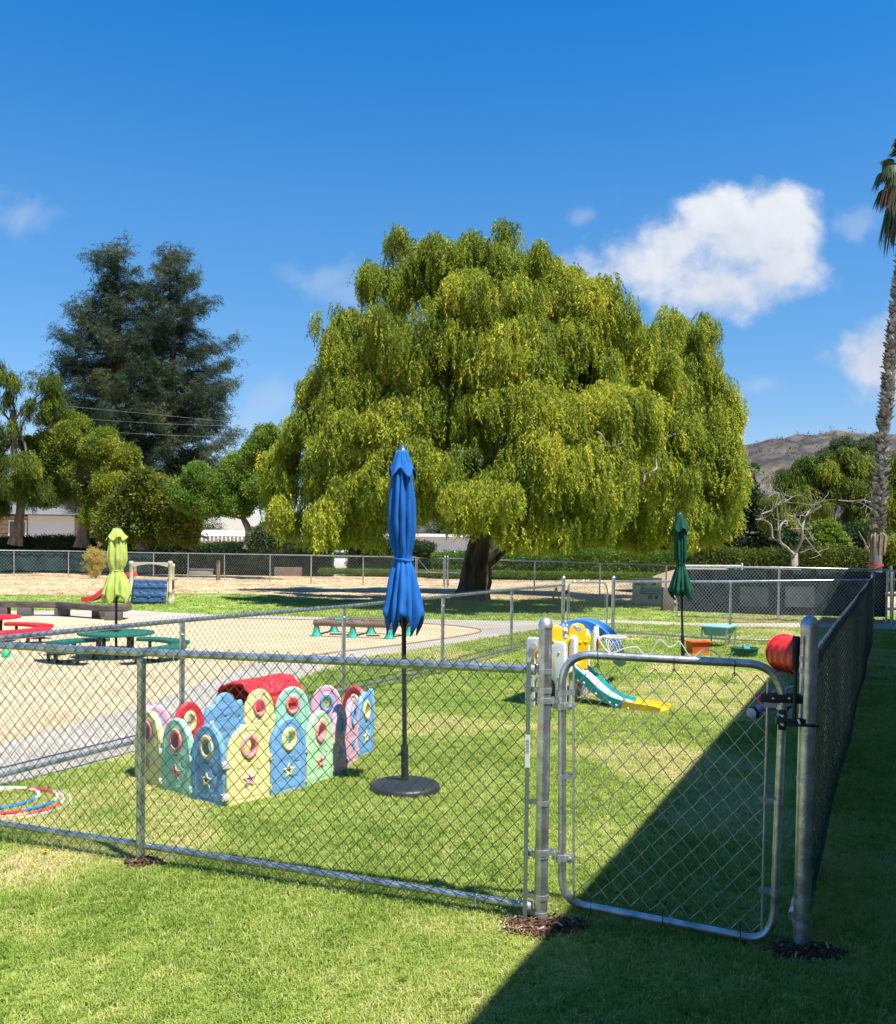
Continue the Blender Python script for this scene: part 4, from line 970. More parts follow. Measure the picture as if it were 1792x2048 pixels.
# ---- far gate and cross fence
C2 = G(1225, 1275); fgd = (C2 - C1).normalized(); fgn = Vector((fgd.y, -fgd.x, 0))
fg = thing('gate', 'small far walk gate with rounded tube frame at the back of the lawn', 'gate', C1)
def fp(px, py): return PL(px, py, C1, C2)
a_, b_, c_, d_ = (1134, 1178, 1257), (1214, 1178, 1264), 0, 0
TL1, TL2, TR1, TR2 = fp(1135.5, 1186), fp(1144, 1165), fp(1205, 1165), fp(1215, 1187)
mb = MB(); mb.tube(arc(TL1, fp(1136, 1166), TL2, 4) + arc(TR1, fp(1214, 1165), TR2, 4) + arc(fp(1213, 1256), fp(1213, 1264), fp(1206, 1265), 4) + arc(fp(1142, 1262), fp(1135, 1262), fp(1135, 1254), 4), .0185, 8, closed=True); mb.build('gate_frame', m_galv, fg)
chainlink('chain_link', fp(1139, 1200), fp(1210, 1200), fp(1140, 1172).z, fp(1208, 1172).z, .12, .12, .087, .094, .0024, m_wire, fg, 0, sides=3)
for x in (1139, 1210): mb = MB(); mb.tube([fp(x, 1172), fp(x, 1255)], .005, 5); mb.build('tension_bar', m_galv2, fg)
mb = MB(); mb.tube([fp(x, y) for x, y in ((1148, 1164), (1152, 1160), (1157, 1164), (1164, 1163), (1168, 1159), (1173, 1164), (1178, 1158), (1183, 1164), (1190, 1163))], .004, 5); mb.build('wavy_strip', m_galv2, fg)
mb = MB(); mb.tube([fp(1129, 1153), fp(1129, 1178)], .010, 8); mb.box(fp(1131, 1184), (.10, .05, .06), math.atan2(fgd.y, fgd.x)); mb.build('latch', m_black, fg)
C3 = G(1459, 1291); C4 = far_R
cf = thing('chain_link_fence', 'silver chain link fence crossing the back of the lawn behind the dark green umbrella', 'fence', C2)
dome_post(cf, C2, P(1225, 1152, C2.y).z, .036, name='end_post')
z2, z3, z4 = P(1229, 1163, C2.y).z, P(1459, 1163, C3.y).z, P(1739, 1160, C4.y).z
dome_post(cf, C3, z3 + .02, .024, cap=False)
for a, b, za, zb_ in ((C2, C3, z2, z3), (C3, C4, z3, z4)):
    chainlink('chain_link', a, b, za - .02, zb_ - .02, .05, .05, .072, .085, .0021, m_wire, cf, .02, sides=3)
rail(cf, [lift(C2, z2), lift(C3, z3), lift(C4, z4)], .021, 'top_rail'); rail(cf, [lift(C2, .115), lift(C3, .115), lift(C4, .115)], .018, 'bottom_rail')

# ---- screened fence behind the path at right
m_screen = M('dark_green_screen', (.010, .028, .026), .85, var=.25, scale=1.5, col2=(.02, .05, .046), bump=.3, bscale=60, spec=.2)
sp_px = [(1353, 1234, 1134), (1556, 1243, 1135), (1772, 1247, 1140), (1784, 1250, 1142), (1900, 1254, 1146)]
sf = thing('screened_fence', 'chain link fence with dark green privacy screen behind it, right of the green umbrella', 'fence', G(1353, 1234))
sp_ = [G(x, y) for x, y, _ in sp_px]; st_ = [P(x, t, g.y).z for (x, _, t), g in zip(sp_px, sp_)]
for k in range(2):
    a, b = sp_[k], sp_[k + 1]
    chainlink('chain_link', a, b, st_[k] - .01, st_[k + 1] - .01, .12, .12, .085, .10, .0036, m_wire, sf, .02, sides=3)
    n_ = Vector(((b - a).y, -(b - a).x, 0)).normalized(); n_ = -n_ if n_.y < 0 else n_
    vs = []; fs = []; nn = 26
    for i in range(nn + 1):
        p = a.lerp(b, i / nn) + n_ * (.07 + .03 * math.sin(i * 1.7) * math.sin(i * .6)); zt = st_[k] + (st_[k + 1] - st_[k]) * i / nn
        for j in range(6): vs.append((p.x + .0, p.y + .02 * math.sin(i * 2.1 + j), .16 + (zt - .06 - .16) * j / 5))
    for i in range(nn):
        for j in range(5): fs.append((i * 6 + j, i * 6 + 6 + j, i * 6 + 7 + j, i * 6 + 1 + j))
    o = MB().add(vs, fs).build('privacy_screen', m_screen, sf)
for k, p in enumerate(sp_[:-1]): dome_post(sf, p, st_[k] + .01, .028 if k != 1 else .034, cap=False)
rail(sf, [lift(p, z) for p, z in zip(sp_, st_)], .024, 'top_rail')
for (x0, x1, y0, y1) in ((1480, 1536, 1173, 1214), (1571, 1629, 1173, 1215)):
    S0_, S1_ = (sp_[0], sp_[1]) if x0 < 1556 else (sp_[1], sp_[2]); a = PL(x0, y0, S0_, S1_); b = PL(x1, y1, S0_, S1_); dd_ = (S1_ - S0_).normalized(); mc = (a + b) / 2 + Vector((-dd_.y, dd_.x, 0)) * .022
    mb = MB(); mb.box(mc, ((b - a).xy.length, .008, a.z - b.z), math.atan2(dd_.y, dd_.x)); mb.build('grey_board', M('faded_board', (.10, .125, .125), .7, var=.3, scale=4, detail=8), sf, label='faded grey board fixed behind the mesh')
# white service gate leaf and pipe at its left end
mb = MB(); mb.tube([P(1370, 1131, 27), P(1484, 1131.5, 27)], .018, 8); mb.tube([P(1484, 1126, 27), lift(P(1484, 1131, 27), 0)], .03, 8); mb.tube([P(1366, 1131, 27), lift(P(1366, 1131, 27), 0)], .03, 8)
tag(mb.build('pipe_rail', M('white_pipe', (.6, .6, .58), .5, var=.05)), 'pale horizontal pipe rail on posts behind the screened fence', 'rail')
mb = MB(); p0 = G(1345, 1222); mb.box((p0.x - .15, p0.y, .35), (.34, .3, .7)); tag(mb.build('utility_box', M('brown_box', (.14, .10, .08), .8, var=.2), bevel=.02), 'brown utility box standing at the left end of the screened fence', 'box')
# dirt mound behind the screen
mb = MB(); c = P(1410, 1135, 40); mb.lathe([(.0005, 1.0), (.8, .95), (1.6, .7), (2.6, .3), (3.6, 0)], 24, c=(c.x, 40, .15), fn=lambda r, z, a, i: (r * (1 + .1 * math.sin(3 * a)), z)); tag(mb.build('dirt_mound', M('mound', (.32, .22, .15), .95, var=.15, bump=.6, bscale=10), kind='structure'))

# ---- long field fence with double gate
fpx = [(-190, 1100, 1152), (-80, 1100, 1152), (28, 1101, 1152.5), (137, 1102, 1153), (222, 1104, 1154.5), (307, 1105.6, 1156), (376, 1106.5, 1157), (448.7, 1107.5, 1160), (540, 1109, 1164), (622, 1110.5, 1168), (726, 1112.5, 1170), (831, 1114, 1175)]
ff = thing('chain_link_fence', 'long silver chain link fence across the dry field at left', 'fence', G(137, 1153))
def fieldrun(th, tab, zb_=.06, skip=()):
    g = [G(x, y) for x, _, y in tab]; zt = [P(x, t, q.y).z for (x, t, _), q in zip(tab, g)]
    for k in range(len(g) - 1):
        if k in skip: continue
        chainlink('chain_link', g[k], g[k + 1], zt[k] - .02, zt[k + 1] - .02, zb_, zb_, .16, .18, .0032, m_wire, th, .02, sides=3)
    for k, p in enumerate(g): dome_post(th, p, zt[k], .03, cap=False)
    rail(th, [lift(p, z) for p, z in zip(g, zt)], .028, 'top_rail'); return g, zt
gL, zL = fieldrun(ff, fpx)
n_ = Vector((0, 1, 0))
for k in range(0, 5):
    a, b = gL[k], gL[k + 1]; vs = []; fs = []; nn = 14
    for i in range(nn + 1):
        p = a.lerp(b, i / nn); zt = zL[k] + (zL[k + 1] - zL[k]) * i / nn
        for j in range(5): vs.append((p.x, p.y + .12 + .04 * math.sin(i * 1.9 + j), .30 + (zt - .1 - .30) * j / 4 + (.04 * math.sin(i * 1.1) if j == 0 else 0)))
    for i in range(nn):
        for j in range(4): fs.append((i * 5 + j, i * 5 + 5 + j, i * 5 + 6 + j, i * 5 + 1 + j))
    MB().add(vs, fs).build('privacy_screen', m_screen, ff)
g1 = G(831, 1175); g2 = G(889, 1176); g3 = G(894.5, 1176); g4 = G(955, 1178)
def field_gate(label, a, b, side):
    t = thing('field_gate', label, 'gate', a); zt = P(860, 1116, a.y).z; u = (b - a).normalized() * .06; a2, b2 = a + u, b - u
    mb = MB(); mb.tube([lift(a2, zt), lift(b2, zt), lift(b2, .10), lift(a2, .10)], .026, 8, closed=True); mb.build('gate_frame', m_galv, t)
    mb = MB(); mb.tube([lift(a2, zt * .52), lift(b2, zt * .52)], .022, 8); mb.build('middle_rail', m_galv, t)
    mb = MB(); p = lift(a2, zt) if side < 0 else lift(b2, zt); q = lift(a2.lerp(b2, .45 if side < 0 else .55), zt * .53); mb.tube([p, q], .012, 6); mb.build('brace', m_galv, t)
    chainlink('chain_link', a2, b2, zt, zt, .10, .10, .16, .18, .0030, m_wire, t, .02, sides=3)
    dome_post(t, b if side < 0 else a, zt + .10, .035, name='gate_post'); return t
field_gate('left leaf of the double chain link gate in the field fence', g1, g2, -1); field_gate('right leaf of the double chain link gate, partly behind the pepper tree trunk', g3, g4, 1)
fpx2 = [(955, 1118, 1178), (1068.5, 1122, 1183), (1199, 1126, 1192), (1331.6, 1130, 1197), (1470, 1134, 1204), (1600, 1138, 1210)]
ff2 = thing('chain_link_fence', 'silver chain link fence across the dry field, right of the pepper tree trunk', 'fence', G(1068, 1183)); fieldrun(ff2, fpx2, skip=(3, 4))

# ---- mulch and bare soil at the gate posts
m_mulch = leafmat('mulch_chips', [(.05, .025, .015), (.12, .06, .035), (.22, .13, .08), (.45, .36, .26)], trans=0)
def chips():
    v = []; f = []
    for i in range(10):
        c = Vector((random.gauss(0, .012), random.gauss(0, .012), random.uniform(0, .008))); m = Euler((random.gauss(0, .4), random.gauss(0, .4), random.uniform(0, 6))).to_matrix(); lx, ly, lz = random.uniform(.004, .013), random.uniform(.002, .004), .0012
        k = len(v); v += [tuple(c + m @ Vector((x * lx, y * ly, z * lz))) for x in (-1, 1) for y in (-1, 1) for z in (-1, 1)]
        f += [tuple(k + q for q in ff_) for ff_ in [(0, 1, 3, 2), (4, 6, 7, 5), (0, 4, 5, 1), (2, 3, 7, 6), (1, 5, 7, 3)]]
    me = bpy.data.meshes.new('chips'); me.from_pydata(v, [], f); return me
s_ch = src([chips() for _ in range(3)], 'chips', m_mulch)
for (c, rx, ry), lab, dn in zip(mulch_spots, ('brown wood mulch around the hinge post of the near gate', 'small patch of brown mulch at the foot of the line post', 'dark mulch and soil around the latch post in the shade'), (1, 1, .8)):
    n = int(16000 * rx * ry * dn) + 160; q = np.sqrt(rng.random(n)); a = rng.uniform(0, 6.283, n); wob = 1 + .18 * np.sin(3 * a + 1) + .1 * np.sin(7 * a)
    x = c.x + q * rx * np.cos(a) * wob; y = c.y + q * ry * np.sin(a) * wob; z = .006 + .018 * (1 - q ** 2)
    o = scatter('mulch', np.stack([x, y, z], 1), rots(n, .25), np.full((n, 3), 1.) * rng.uniform(.7, 1.5, n)[:, None], np.clip(rng.gamma(1.6, .17, n), 0, 1), s_ch, m_mulch); tag(o, lab, 'mulch')
    mb = MB(); mb.lathe([(.0005, .020), (.5, .017), (.85, .008), (1.0, -.01)], 28, c=(c.x, c.y, 0), fn=lambda r, z, a, i: (r * rx * (1 + .18 * math.sin(3 * a + 1)), z)); me = mb.mesh('soil')
    for v in me.vertices: v.co.y = c.y + (v.co.y - c.y) * ry / rx
    tag(link('soil', me, M('soil', (.06, .035, .022), .95, var=.3, scale=30, bump=.8, bscale=80)), kind='structure')
# ================================================================== PLAY THINGS
def plastic(name, col, rough=.45, var=.10): return M(name, col, rough, var=var, scale=5, detail=8, spec=.45, bump=.05, bscale=120)
k_yel = plastic('pale_yellow_plastic', (.70, .62, .28)); k_mint = plastic('mint_plastic', (.32, .60, .46)); k_blue = plastic('blue_plastic', (.16, .34, .60)); k_red = plastic('red_plastic', (.60, .035, .05))
k_pink = plastic('pink_plastic', (.66, .38, .50)); k_coral = plastic('coral_plastic', (.70, .28, .26)); k_cream = plastic('cream_plastic', (.62, .56, .34)); k_white = plastic('white_plastic', (.62, .62, .60))
k_bright = plastic('bright_yellow_plastic', (.72, .46, .010)); k_teal = plastic('teal_plastic', (.012, .30, .31)); k_royal = plastic('royal_blue_plastic', (.025, .17, .55)); k_orange = plastic('orange_plastic', (.70, .115, .02))
k_lgrey = plastic('light_grey_plastic', (.50, .50, .50)); k_beige = plastic('beige_plastic', (.50, .42, .30)); k_black = plastic('black_plastic', (.012, .012, .013), .5); k_lilac = plastic('lilac_plastic', (.36, .28, .44)); k_mag = plastic('magenta_plastic', (.62, .04, .22))
k_pgreen = plastic('pale_green_plastic', (.42, .66, .40))
def mesh_copy_obj(name, me, mat, parent, loc=(0, 0, 0), rz=0.0, scale=(1, 1, 1), label=None, rx=0.0):
    o = bpy.data.objects.new(name, me); COL.objects.link(o); o.parent = parent; o.location = loc; o.rotation_euler = (rx, 0, rz); o.scale = scale
    if mat is not None and not me.materials: me.materials.append(mat)
    if label: o['label'] = label
    return o

# ---- folding play pen made of upright panels
def pen_outline(w, h):
    sh = h * .56; pts = [(-w / 2, .015), (-w / 2 + .02, 0), (-w * .27, 0), (-w * .25, .018), (w * .25, .018), (w * .27, 0), (w / 2 - .02, 0), (w / 2, .015), (w / 2, sh * .9), (w / 2 - .004, sh)]
    pts += [(w / 2 * math.cos(a) * .97, sh + (h - sh) * (math.sin(a) ** .92)) for a in [PI * k / 18 for k in range(1, 18)]]
    pts += [(-w / 2 + .004, sh), (-w / 2, sh * .9)]
    return pts
def crescent(cx, cy, r, rot=0):
    o = [(cx + r * math.cos(a + rot), cy + r * math.sin(a + rot)) for a in [PI * .25 + PI * 1.5 * k / 10 for k in range(11)]]
    i = [(cx + r * .35 * math.cos(rot) + r * .72 * math.cos(a + rot), cy + r * .35 * math.sin(rot) + r * .72 * math.sin(a + rot)) for a in [PI * 1.62 - PI * 1.24 * k / 8 for k in range(9)]]
    return o + i
pen_me = {}
def pen_meshes(w):
    w = round(w, 2)
    if w in pen_me: return pen_me[w]
    h = .525; s = w / .34
    loops = [pen_outline(w, h), circ(0, .385, .068 * s, .076), star(0, .165, .036), crescent(.085 * s, .235, .032, .8), star(-.09 * s, .235, .022), star(.08 * s, .11, .023), star(-.10 * s, .10, .020),
             [(-.028, .292), (.028, .292), (.018, .268), (-.018, .268)], [(-.08 * s, .045), (.08 * s, .045), (.07 * s, .028), (-.07 * s, .028)]]
    body = plate(loops, .040, .009)
    # raised rim along the edge and a raised field below
    mb = MB(); rim = [(x * .90, (y - .25) * .95 + .25) for x, y in pen_outline(w, h)[8:]]
    mb.tube([(x, 0, z) for x, z in rim], .0265, 6); arch = mb.mesh('rim')
    mb = MB()
    for x in (-w * .40, w * .40): mb.tube([(x, 0, .07), (x, 0, .27)], .0250, 6)
    mb.tube([(-w * .36, 0, .062), (w * .36, 0, .062)], .0250, 6)
    ribs = mb.mesh('ribs')
    mb = MB(); mb.lathe([(.046, -.024), (.052, -.031), (.066, -.031), (.075, -.022), (.075, .022), (.066, .031), (.052, .031), (.046, .024), (.046, -.024)], 32, c=(0, 0, .385), mat=Matrix(((s, 0, 0), (0, 0, 1), (0, 1.12, 0)))); ring = mb.mesh('ring')
    st = plate([star(0, .165, .048), star(0, .165, .034)], .054, .003)
    pen_me[w] = (body, arch, ribs, ring, st); return pen_me[w]
pen = thing('play_pen', 'folding play pen of pastel plastic panels with ring holes standing on the lawn', 'play pen', G(450, 1617))
def pen_panel(a, b, col, rc, sc, label, wide=False):
    a = Vector(a); b = Vector(b); c = (a + b) / 2; w = (b - a).length - .018; ang = math.atan2(b.y - a.y, b.x - a.x)
    if wide:
        h = .545; out = [(-w / 2, 0), (w / 2, 0), (w / 2, .40), (w * .44, .455), (w * .34, .44), (w * .27, .47)] + [(w * .25 * math.cos(t), .44 + .105 * math.sin(t)) for t in [PI * k / 12 for k in range(1, 12)]] + [(-w * .27, .47), (-w * .34, .44), (-w * .44, .455), (-w / 2, .40)]
        loops = [out] + [circ(w * .19 * math.cos(t), .33 + .15 * math.sin(t), .011, n=8) for t in [2 * PI * k / 10 for k in range(10)]] + [circ(-w * .37, .33, .022, n=10), circ(w * .37, .33, .022, n=10), circ(0, .36, .03, .014, n=12)]
        body = plate(loops, .04, .008); bo = mesh_copy_obj('panel', body, col, pen, rz=ang, label=label); bo.location = c - Vector(pen.location)
        mb = MB(); mb.tube([(w * .23 * math.cos(t), 0, .33 + .185 * math.sin(t)) for t in [2 * PI * k / 30 for k in range(30)]], .024, 6, closed=True)
        r_ = mb.mesh('door_ring'); mesh_copy_obj('door_ring', r_, col, bo)
        mb = MB(); mb.box((-w * .37, -.0, .33), (.05, .055, .05)); mesh_copy_obj('catch', mb.mesh('catch', bevel=.006), k_white, bo); mb = MB(); mb.box((w * .43, 0, .25), (.04, .055, .03)); mesh_copy_obj('catch', mb.mesh('catch', bevel=.006), k_white, bo)
        return
    body, arch, ribs, ring, st = pen_meshes(w)
    def cp(me): m = me.copy(); m.materials.clear(); return m
    bo = mesh_copy_obj('panel', cp(body), col, pen, rz=ang, label=label); bo.location = c - Vector(pen.location)
    mesh_copy_obj('rim', cp(arch), col, bo); mesh_copy_obj('rib', cp(ribs), col, bo); bo.children[-1]['kind'] = 'stuff'
    mesh_copy_obj('ring', cp(ring), rc, bo); mesh_copy_obj('star', cp(st), sc, bo)
fr = [G(273.5, 1557), G(326.5, 1582), G(386, 1600), G(450, 1617), G(537, 1596), G(609, 1578), G(662, 1557), G(690, 1540), G(712, 1520), G(743, 1506)]
fc = [(k_yel, k_coral, k_coral, 'pale yellow panel with coral ring, far left of the front row'), (k_mint, k_coral, k_coral, 'mint panel with coral ring in the front row'), (k_blue, k_cream, k_cream, 'shaded blue panel with cream ring at the front corner'),
      (k_yel, k_coral, k_pink, 'pale yellow panel with coral ring facing the camera'), (k_blue, k_yel, k_yel, 'blue panel with yellow ring and yellow star'), (k_pgreen, k_coral, k_coral, 'pale green panel with coral ring'),
      (k_pink, k_blue, k_blue, 'pink panel seen edge on'), (k_pink, k_blue, k_blue, 'pink panel in its own shade with blue ring'), (k_blue, k_yel, k_yel, 'blue panel with yellow ring at the right end')]
for i, (c_, r_, s_, lb_) in enumerate(fc): pen_panel(fr[i], fr[i + 1], c_, r_, s_, lb_)
bk = [fr[0], Vector((-2.05, 6.90, 0)), Vector((-1.87, 7.12, 0)), Vector((-1.68, 7.60, 0)), Vector((-1.45, 7.78, 0)), Vector((-1.17, 7.90, 0)), Vector((-.90, 8.0, 0)), Vector((-.66, 7.86, 0)), fr[-1]]
bc = [(k_pink, k_blue, k_blue, 'pink panel at the far left corner'), (k_red, k_yel, k_yel, 'red panel with yellow ring in the back row, left'), (k_blue, None, None, 'wide blue door panel with round clock like dial'), (k_yel, k_coral, k_coral, 'yellow panel with coral ring in the back row'),
      (k_mint, k_coral, k_coral, 'mint panel with coral ring in the back row'), (k_pink, k_blue, k_blue, 'pink panel with blue ring in the back row'), (k_red, k_yel, k_yel, 'red panel with yellow ring in the back row, right'), (k_blue, k_yel, k_yel, 'blue panel closing the right end')]
for i, (c_, r_, s_, lb_) in enumerate(bc): pen_panel(bk[i], bk[i + 1], c_, r_, s_, lb_, wide=(i == 2))
cc = {0: k_white, 1: k_mint, 2: k_lgrey, 3: k_cream, 4: k_white, 5: k_cream, 6: k_pink, 7: k_pink, 8: k_white}
ccm = {}
for i, p in enumerate(fr[1:-1] + bk[1:-1]):
    m_ = cc[i % 9]
    for z in (.075, .285):
        if m_.name not in ccm: 
            mb = MB(); mb.box((0, 0, 0), (.05, .040, .040)); mb.tube([(0, 0, -.028), (0, 0, .028)], .011, 8); ccm[m_.name] = mb.mesh('clip', bevel=.005)
        mesh_copy_obj('clip', ccm[m_.name], m_, pen, loc=(p.x - pen.location.x, p.y - pen.location.y - (.006 if i < 8 else 0), z), rz=.3 * (i % 3))

# ---- closed parasols
def parasol(label, base, lean, prof, flounce, tie, fin, pole_r, col, polemat, hub=True, folds=11, base_disc=None, sleeve=None, seed=0, zbot=0.0):
    t = thing('parasol', label, 'parasol', base); rr = random.Random(seed)
    ph = [rr.uniform(0, 6.28) for _ in range(6)]
    topz = fin[1]; L_ = lambda z: Vector((base[0] + lean[0] * z, base[1] + lean[1] * z, z))
    MB().tube([L_(zbot), L_(topz - .02)], pole_r, 14).build('pole', polemat, t)
    def fold(r, a, zt, amp):
        tw = zt * .9; cr = .035 * math.sin(9 * zt + 3 * a + ph[3]) + .025 * math.sin(23 * zt - 5 * a + ph[4]); sh_ = abs(math.sin((folds * a + ph[0] + tw + .8 * math.sin(2 * a + ph[5] + 2.2 * zt)) / 2)) * 2 - 1.1
        return r * (1 + cr + amp * (.62 * sh_ + .38 * math.cos(5 * a + ph[1] - tw * 1.6) + .30 * math.cos(3 * a + ph[2] + zt * 2)))
    zs = [z for _, z in prof]; n = 48; mb = MB(); pr = []
    for k in range(n + 1):
        z = zs[0] + (zs[-1] - zs[0]) * k / n; pr.append((float(np.interp(-z, [-q for q in zs], [r for r, _ in prof])), z))
    zt0, ztie, zb = zs[0], tie[1], zs[-1]
    def fn(r, z, a, i):
        s = (zt0 - z); amp = .24 if z > ztie + .06 else (.14 if z > ztie - .05 else .16 * min(1, (ztie - z) / .35) + .12)
        r2 = fold(r, a, s, amp); z2 = z
        if i > n - 5:
            q = (i - (n - 5)) / 5; z2 = z + q * .075 * (abs(math.cos(2.5 * a + ph[3])) * 2 - 1.2)
        return r2, z2
    mb.lathe(pr, 110, c=(0, 0, 0), fn=fn)
    for i, v in enumerate(mb.v): mb.v[i] = (v[0] + base[0] + lean[0] * v[2], v[1] + base[1] + lean[1] * v[2], v[2])
    can = mb.build('canopy', col, t, angle=80)
    sm_ = can.modifiers.new('thickness', 'SOLIDIFY'); sm_.thickness = .004
    mb = MB(); (f_rt, f_zt, f_rb, f_zb) = flounce; pr = [(f_rt + (f_rb - f_rt) * (k / 12) ** 1.1, f_zt + (f_zb - f_zt) * k / 12) for k in range(13)]
    mb.lathe(pr, 64, fn=lambda r, z, a, i: (r * (1 + (.03 + .17 * i / 12) * (.6 * math.cos(6 * a + ph[5]) + .5 * math.cos(4 * a + ph[1]))), z + (i / 12) ** 2 * .035 * math.cos(5 * a + ph[2])))
    for i, v in enumerate(mb.v): mb.v[i] = (v[0] + base[0] + lean[0] * v[2], v[1] + base[1] + lean[1] * v[2], v[2])
    fl = mb.build('vent_flap', col, t, angle=80); sm_ = fl.modifiers.new('thickness', 'SOLIDIFY'); sm_.thickness = .004
    mb = MB(); c = L_(ztie); mb.tube([c + Vector((math.cos(a) * tie[0] * (1 + .08 * math.cos(5 * a)), math.sin(a) * tie[0] * (1 + .08 * math.cos(5 * a)), .008 * math.sin(2 * a))) for a in [2 * PI * k / 28 for k in range(28)]], .008, 6, closed=True)
    mb.build('tie_strap', col, t)
    mb = MB(); c = L_(fin[1]); mb.lathe([(.0005, 0), (fin[0] * .62, -.008), (fin[0] * .72, -.03), (fin[0], -fin[2])], 18, c=c); mb.build('finial', M('brushed_finial', (.32, .31, .30), .3, metal=.9, var=.1), t)
    if sleeve: MB().tube([L_(sleeve[2]), L_(sleeve[1])], sleeve[0], 16).build('sleeve', polemat, t); MB().tube([L_(sleeve[1] - .07) + Vector((-sleeve[0] - .022, 0, 0)), L_(sleeve[1] - .07) + Vector((-sleeve[0] + .004, 0, 0))], .011, 10).build('knob', polemat, t)
    if base_disc:
        r, h = base_disc; mb = MB(); mb.lathe([(r * .99, 0), (r, h * .25), (r * .985, h * .62), (r * .94, h * .78), (r * .80, h * .88), (r * .62, h * .92), (r * .45, h * 1.0), (r * .30, h * 1.05), (.03, h * 1.12), (.0005, h * 1.12)], 40, c=(base[0], base[1], .004)); mb.build('base', polemat, t)
    return t
k_bluef = M('blue_fabric', (.015, .125, .42), .8, var=.10, scale=2.2, bump=.25, bscale=380, spec=.2); k_dgf = M('dark_green_fabric', (.010, .075, .045), .8, var=.15, scale=2.2, bump=.2, bscale=380, spec=.2); k_lgf = M('lime_fabric', (.36, .44, .10), .8, var=.10, scale=2.5, bump=.2, bscale=380, spec=.2)
bB = G(810, 1583); u_ = lambda v: P(808, 869.7 + v * .3795, bB.y).z
lean = ((P(805, 900, bB.y).x - bB.x) / 2.4, 0)
parasol('closed blue parasol tied at its middle, on a round black base behind the near fence', (bB.x, bB.y, 0), lean,
        [(.035, u_(84)), (.060, u_(150)), (.066, u_(215)), (.078, u_(300)), (.090, u_(400)), (.090, u_(480)), (.076, u_(570)), (.060, u_(640)), (.056, u_(662)), (.078, u_(700)), (.105, u_(800)), (.125, u_(900)), (.132, u_(955)), (.118, u_(1000))],
        (.034, u_(82), .096, u_(205)), (.064, u_(658)), (.034, u_(48), .05), .0165, k_bluef, M('dark_pole', (.022, .024, .028), .45, var=.1), base_disc=(.25, .07), sleeve=(.026, u_(1632), .05), seed=3)
bG = G(1366, 1324); v_ = lambda v: P(1362, 497 + v * .6 * .364 / .6, bG.y).z
parasol('closed dark green parasol standing on the far lawn before the screened fence', (bG.x, bG.y, 0), ((P(1359.5, 1030, bG.y).x - bG.x) / 2.4, 0),
        [(.045, v_(1462)), (.085, v_(1540)), (.085, v_(1600)), (.088, v_(1660)), (.080, v_(1710)), (.062, v_(1737)), (.085, v_(1770)), (.140, v_(1840)), (.165, v_(1880)), (.14, v_(1905))],
        (.045, v_(1458), .13, v_(1552)), (.068, v_(1735)), (.045, v_(1447), .05), .019, k_dgf, k_black, base_disc=(.25, .06), sleeve=(.027, .42, .05), seed=8)
bL = G(232, 1316); w_ = lambda v: P(234, 1056 + v * .2427, bL.y).z
parasol('closed lime green parasol rising through the green round picnic table', (bL.x, bL.y, 0), (0, 0),
        [(.05, w_(8)), (.10, w_(60)), (.105, w_(110)), (.128, w_(200)), (.13, w_(260)), (.105, w_(320)), (.085, w_(350)), (.12, w_(400)), (.17, w_(480)), (.19, w_(560)), (.17, w_(590))],
        (.05, w_(4), .145, w_(88)), (.09, w_(350)), (.04, w_(-12), .06), .020, k_lgf, k_black, seed=5)

# ---- round picnic tables with curved benches
def picnic(label, c, col, rz, top=.40, bench=.225, R_=.56):
    t = thing('picnic_table', label, 'table', c, rz)
    mb = MB(); mb.lathe([(.03, top - .04), (R_ * .96, top - .04), (R_, top - .03), (R_, top - .004), (R_ * .985, top), (.03, top)], 44); mb.build('table_top', col, t, world=False)
    mb = MB()
    for k in range(4):
        a = PI / 4 + k * PI / 2; d_ = Vector((math.cos(a), math.sin(a), 0))
        mb.tube(spline([d_ * .30 + Vector((0, 0, top - .03)), d_ * .30 + Vector((0, 0, .12)), d_ * .42 + Vector((0, 0, .03)), d_ * .8 + Vector((0, 0, .022)), d_ * 1.0 + Vector((0, 0, .05)), d_ * 1.02 + Vector((0, 0, bench - .03))], 5), .030, 8)
    mb.tube([(.30 * math.cos(a), .30 * math.sin(a), .14) for a in [PI / 4 + k * PI / 2 for k in range(4)]], .018, 8, closed=True)
    mb.build('frame', k_black, t, world=False)
    for k in range(4):
        a0 = k * PI / 2 + .24; a1 = (k + 1) * PI / 2 - .24; n = 14; vs = []; fs = []
        for i in range(n + 1):
            a = a0 + (a1 - a0) * i / n; e = .0 if 0 < i < n else .035
            for (r, z) in ((.80 + e, bench), (1.12 - e, bench), (1.12 - e, bench - .05), (.80 + e, bench - .05)): vs.append((r * math.cos(a), r * math.sin(a), z))
        for i in range(n):
            for q in range(4): fs.append((i * 4 + q, i * 4 + (q + 1) % 4, i * 4 + 4 + (q + 1) % 4, i * 4 + 4 + q))
        fs += [(0, 1, 2, 3), (n * 4 + 3, n * 4 + 2, n * 4 + 1, n * 4)]
        MB().add(vs, fs).build('bench', col, t, world=False, bevel=.006)
    for k in range(8):
        a = PI / 4 + (k // 2) * PI / 2 + (-.36 if k % 2 else .36)
        mb = MB(); mb.tube([(.97 * math.cos(a), .97 * math.sin(a), bench - .03), (.97 * math.cos(a), .97 * math.sin(a), .0)], .026, 8); mb.build('bench_leg', k_black, t, world=False)
    return t
picnic('dark green round picnic table with four curved benches on the sand', G(232, 1316), plastic('dark_green_plastic', (.012, .13, .085), .45), R(12))
picnic('bright red round picnic table with curved benches at the left edge', G(-28, 1285), plastic('table_red', (.62, .018, .025), .4), R(20), top=.46, bench=.27)

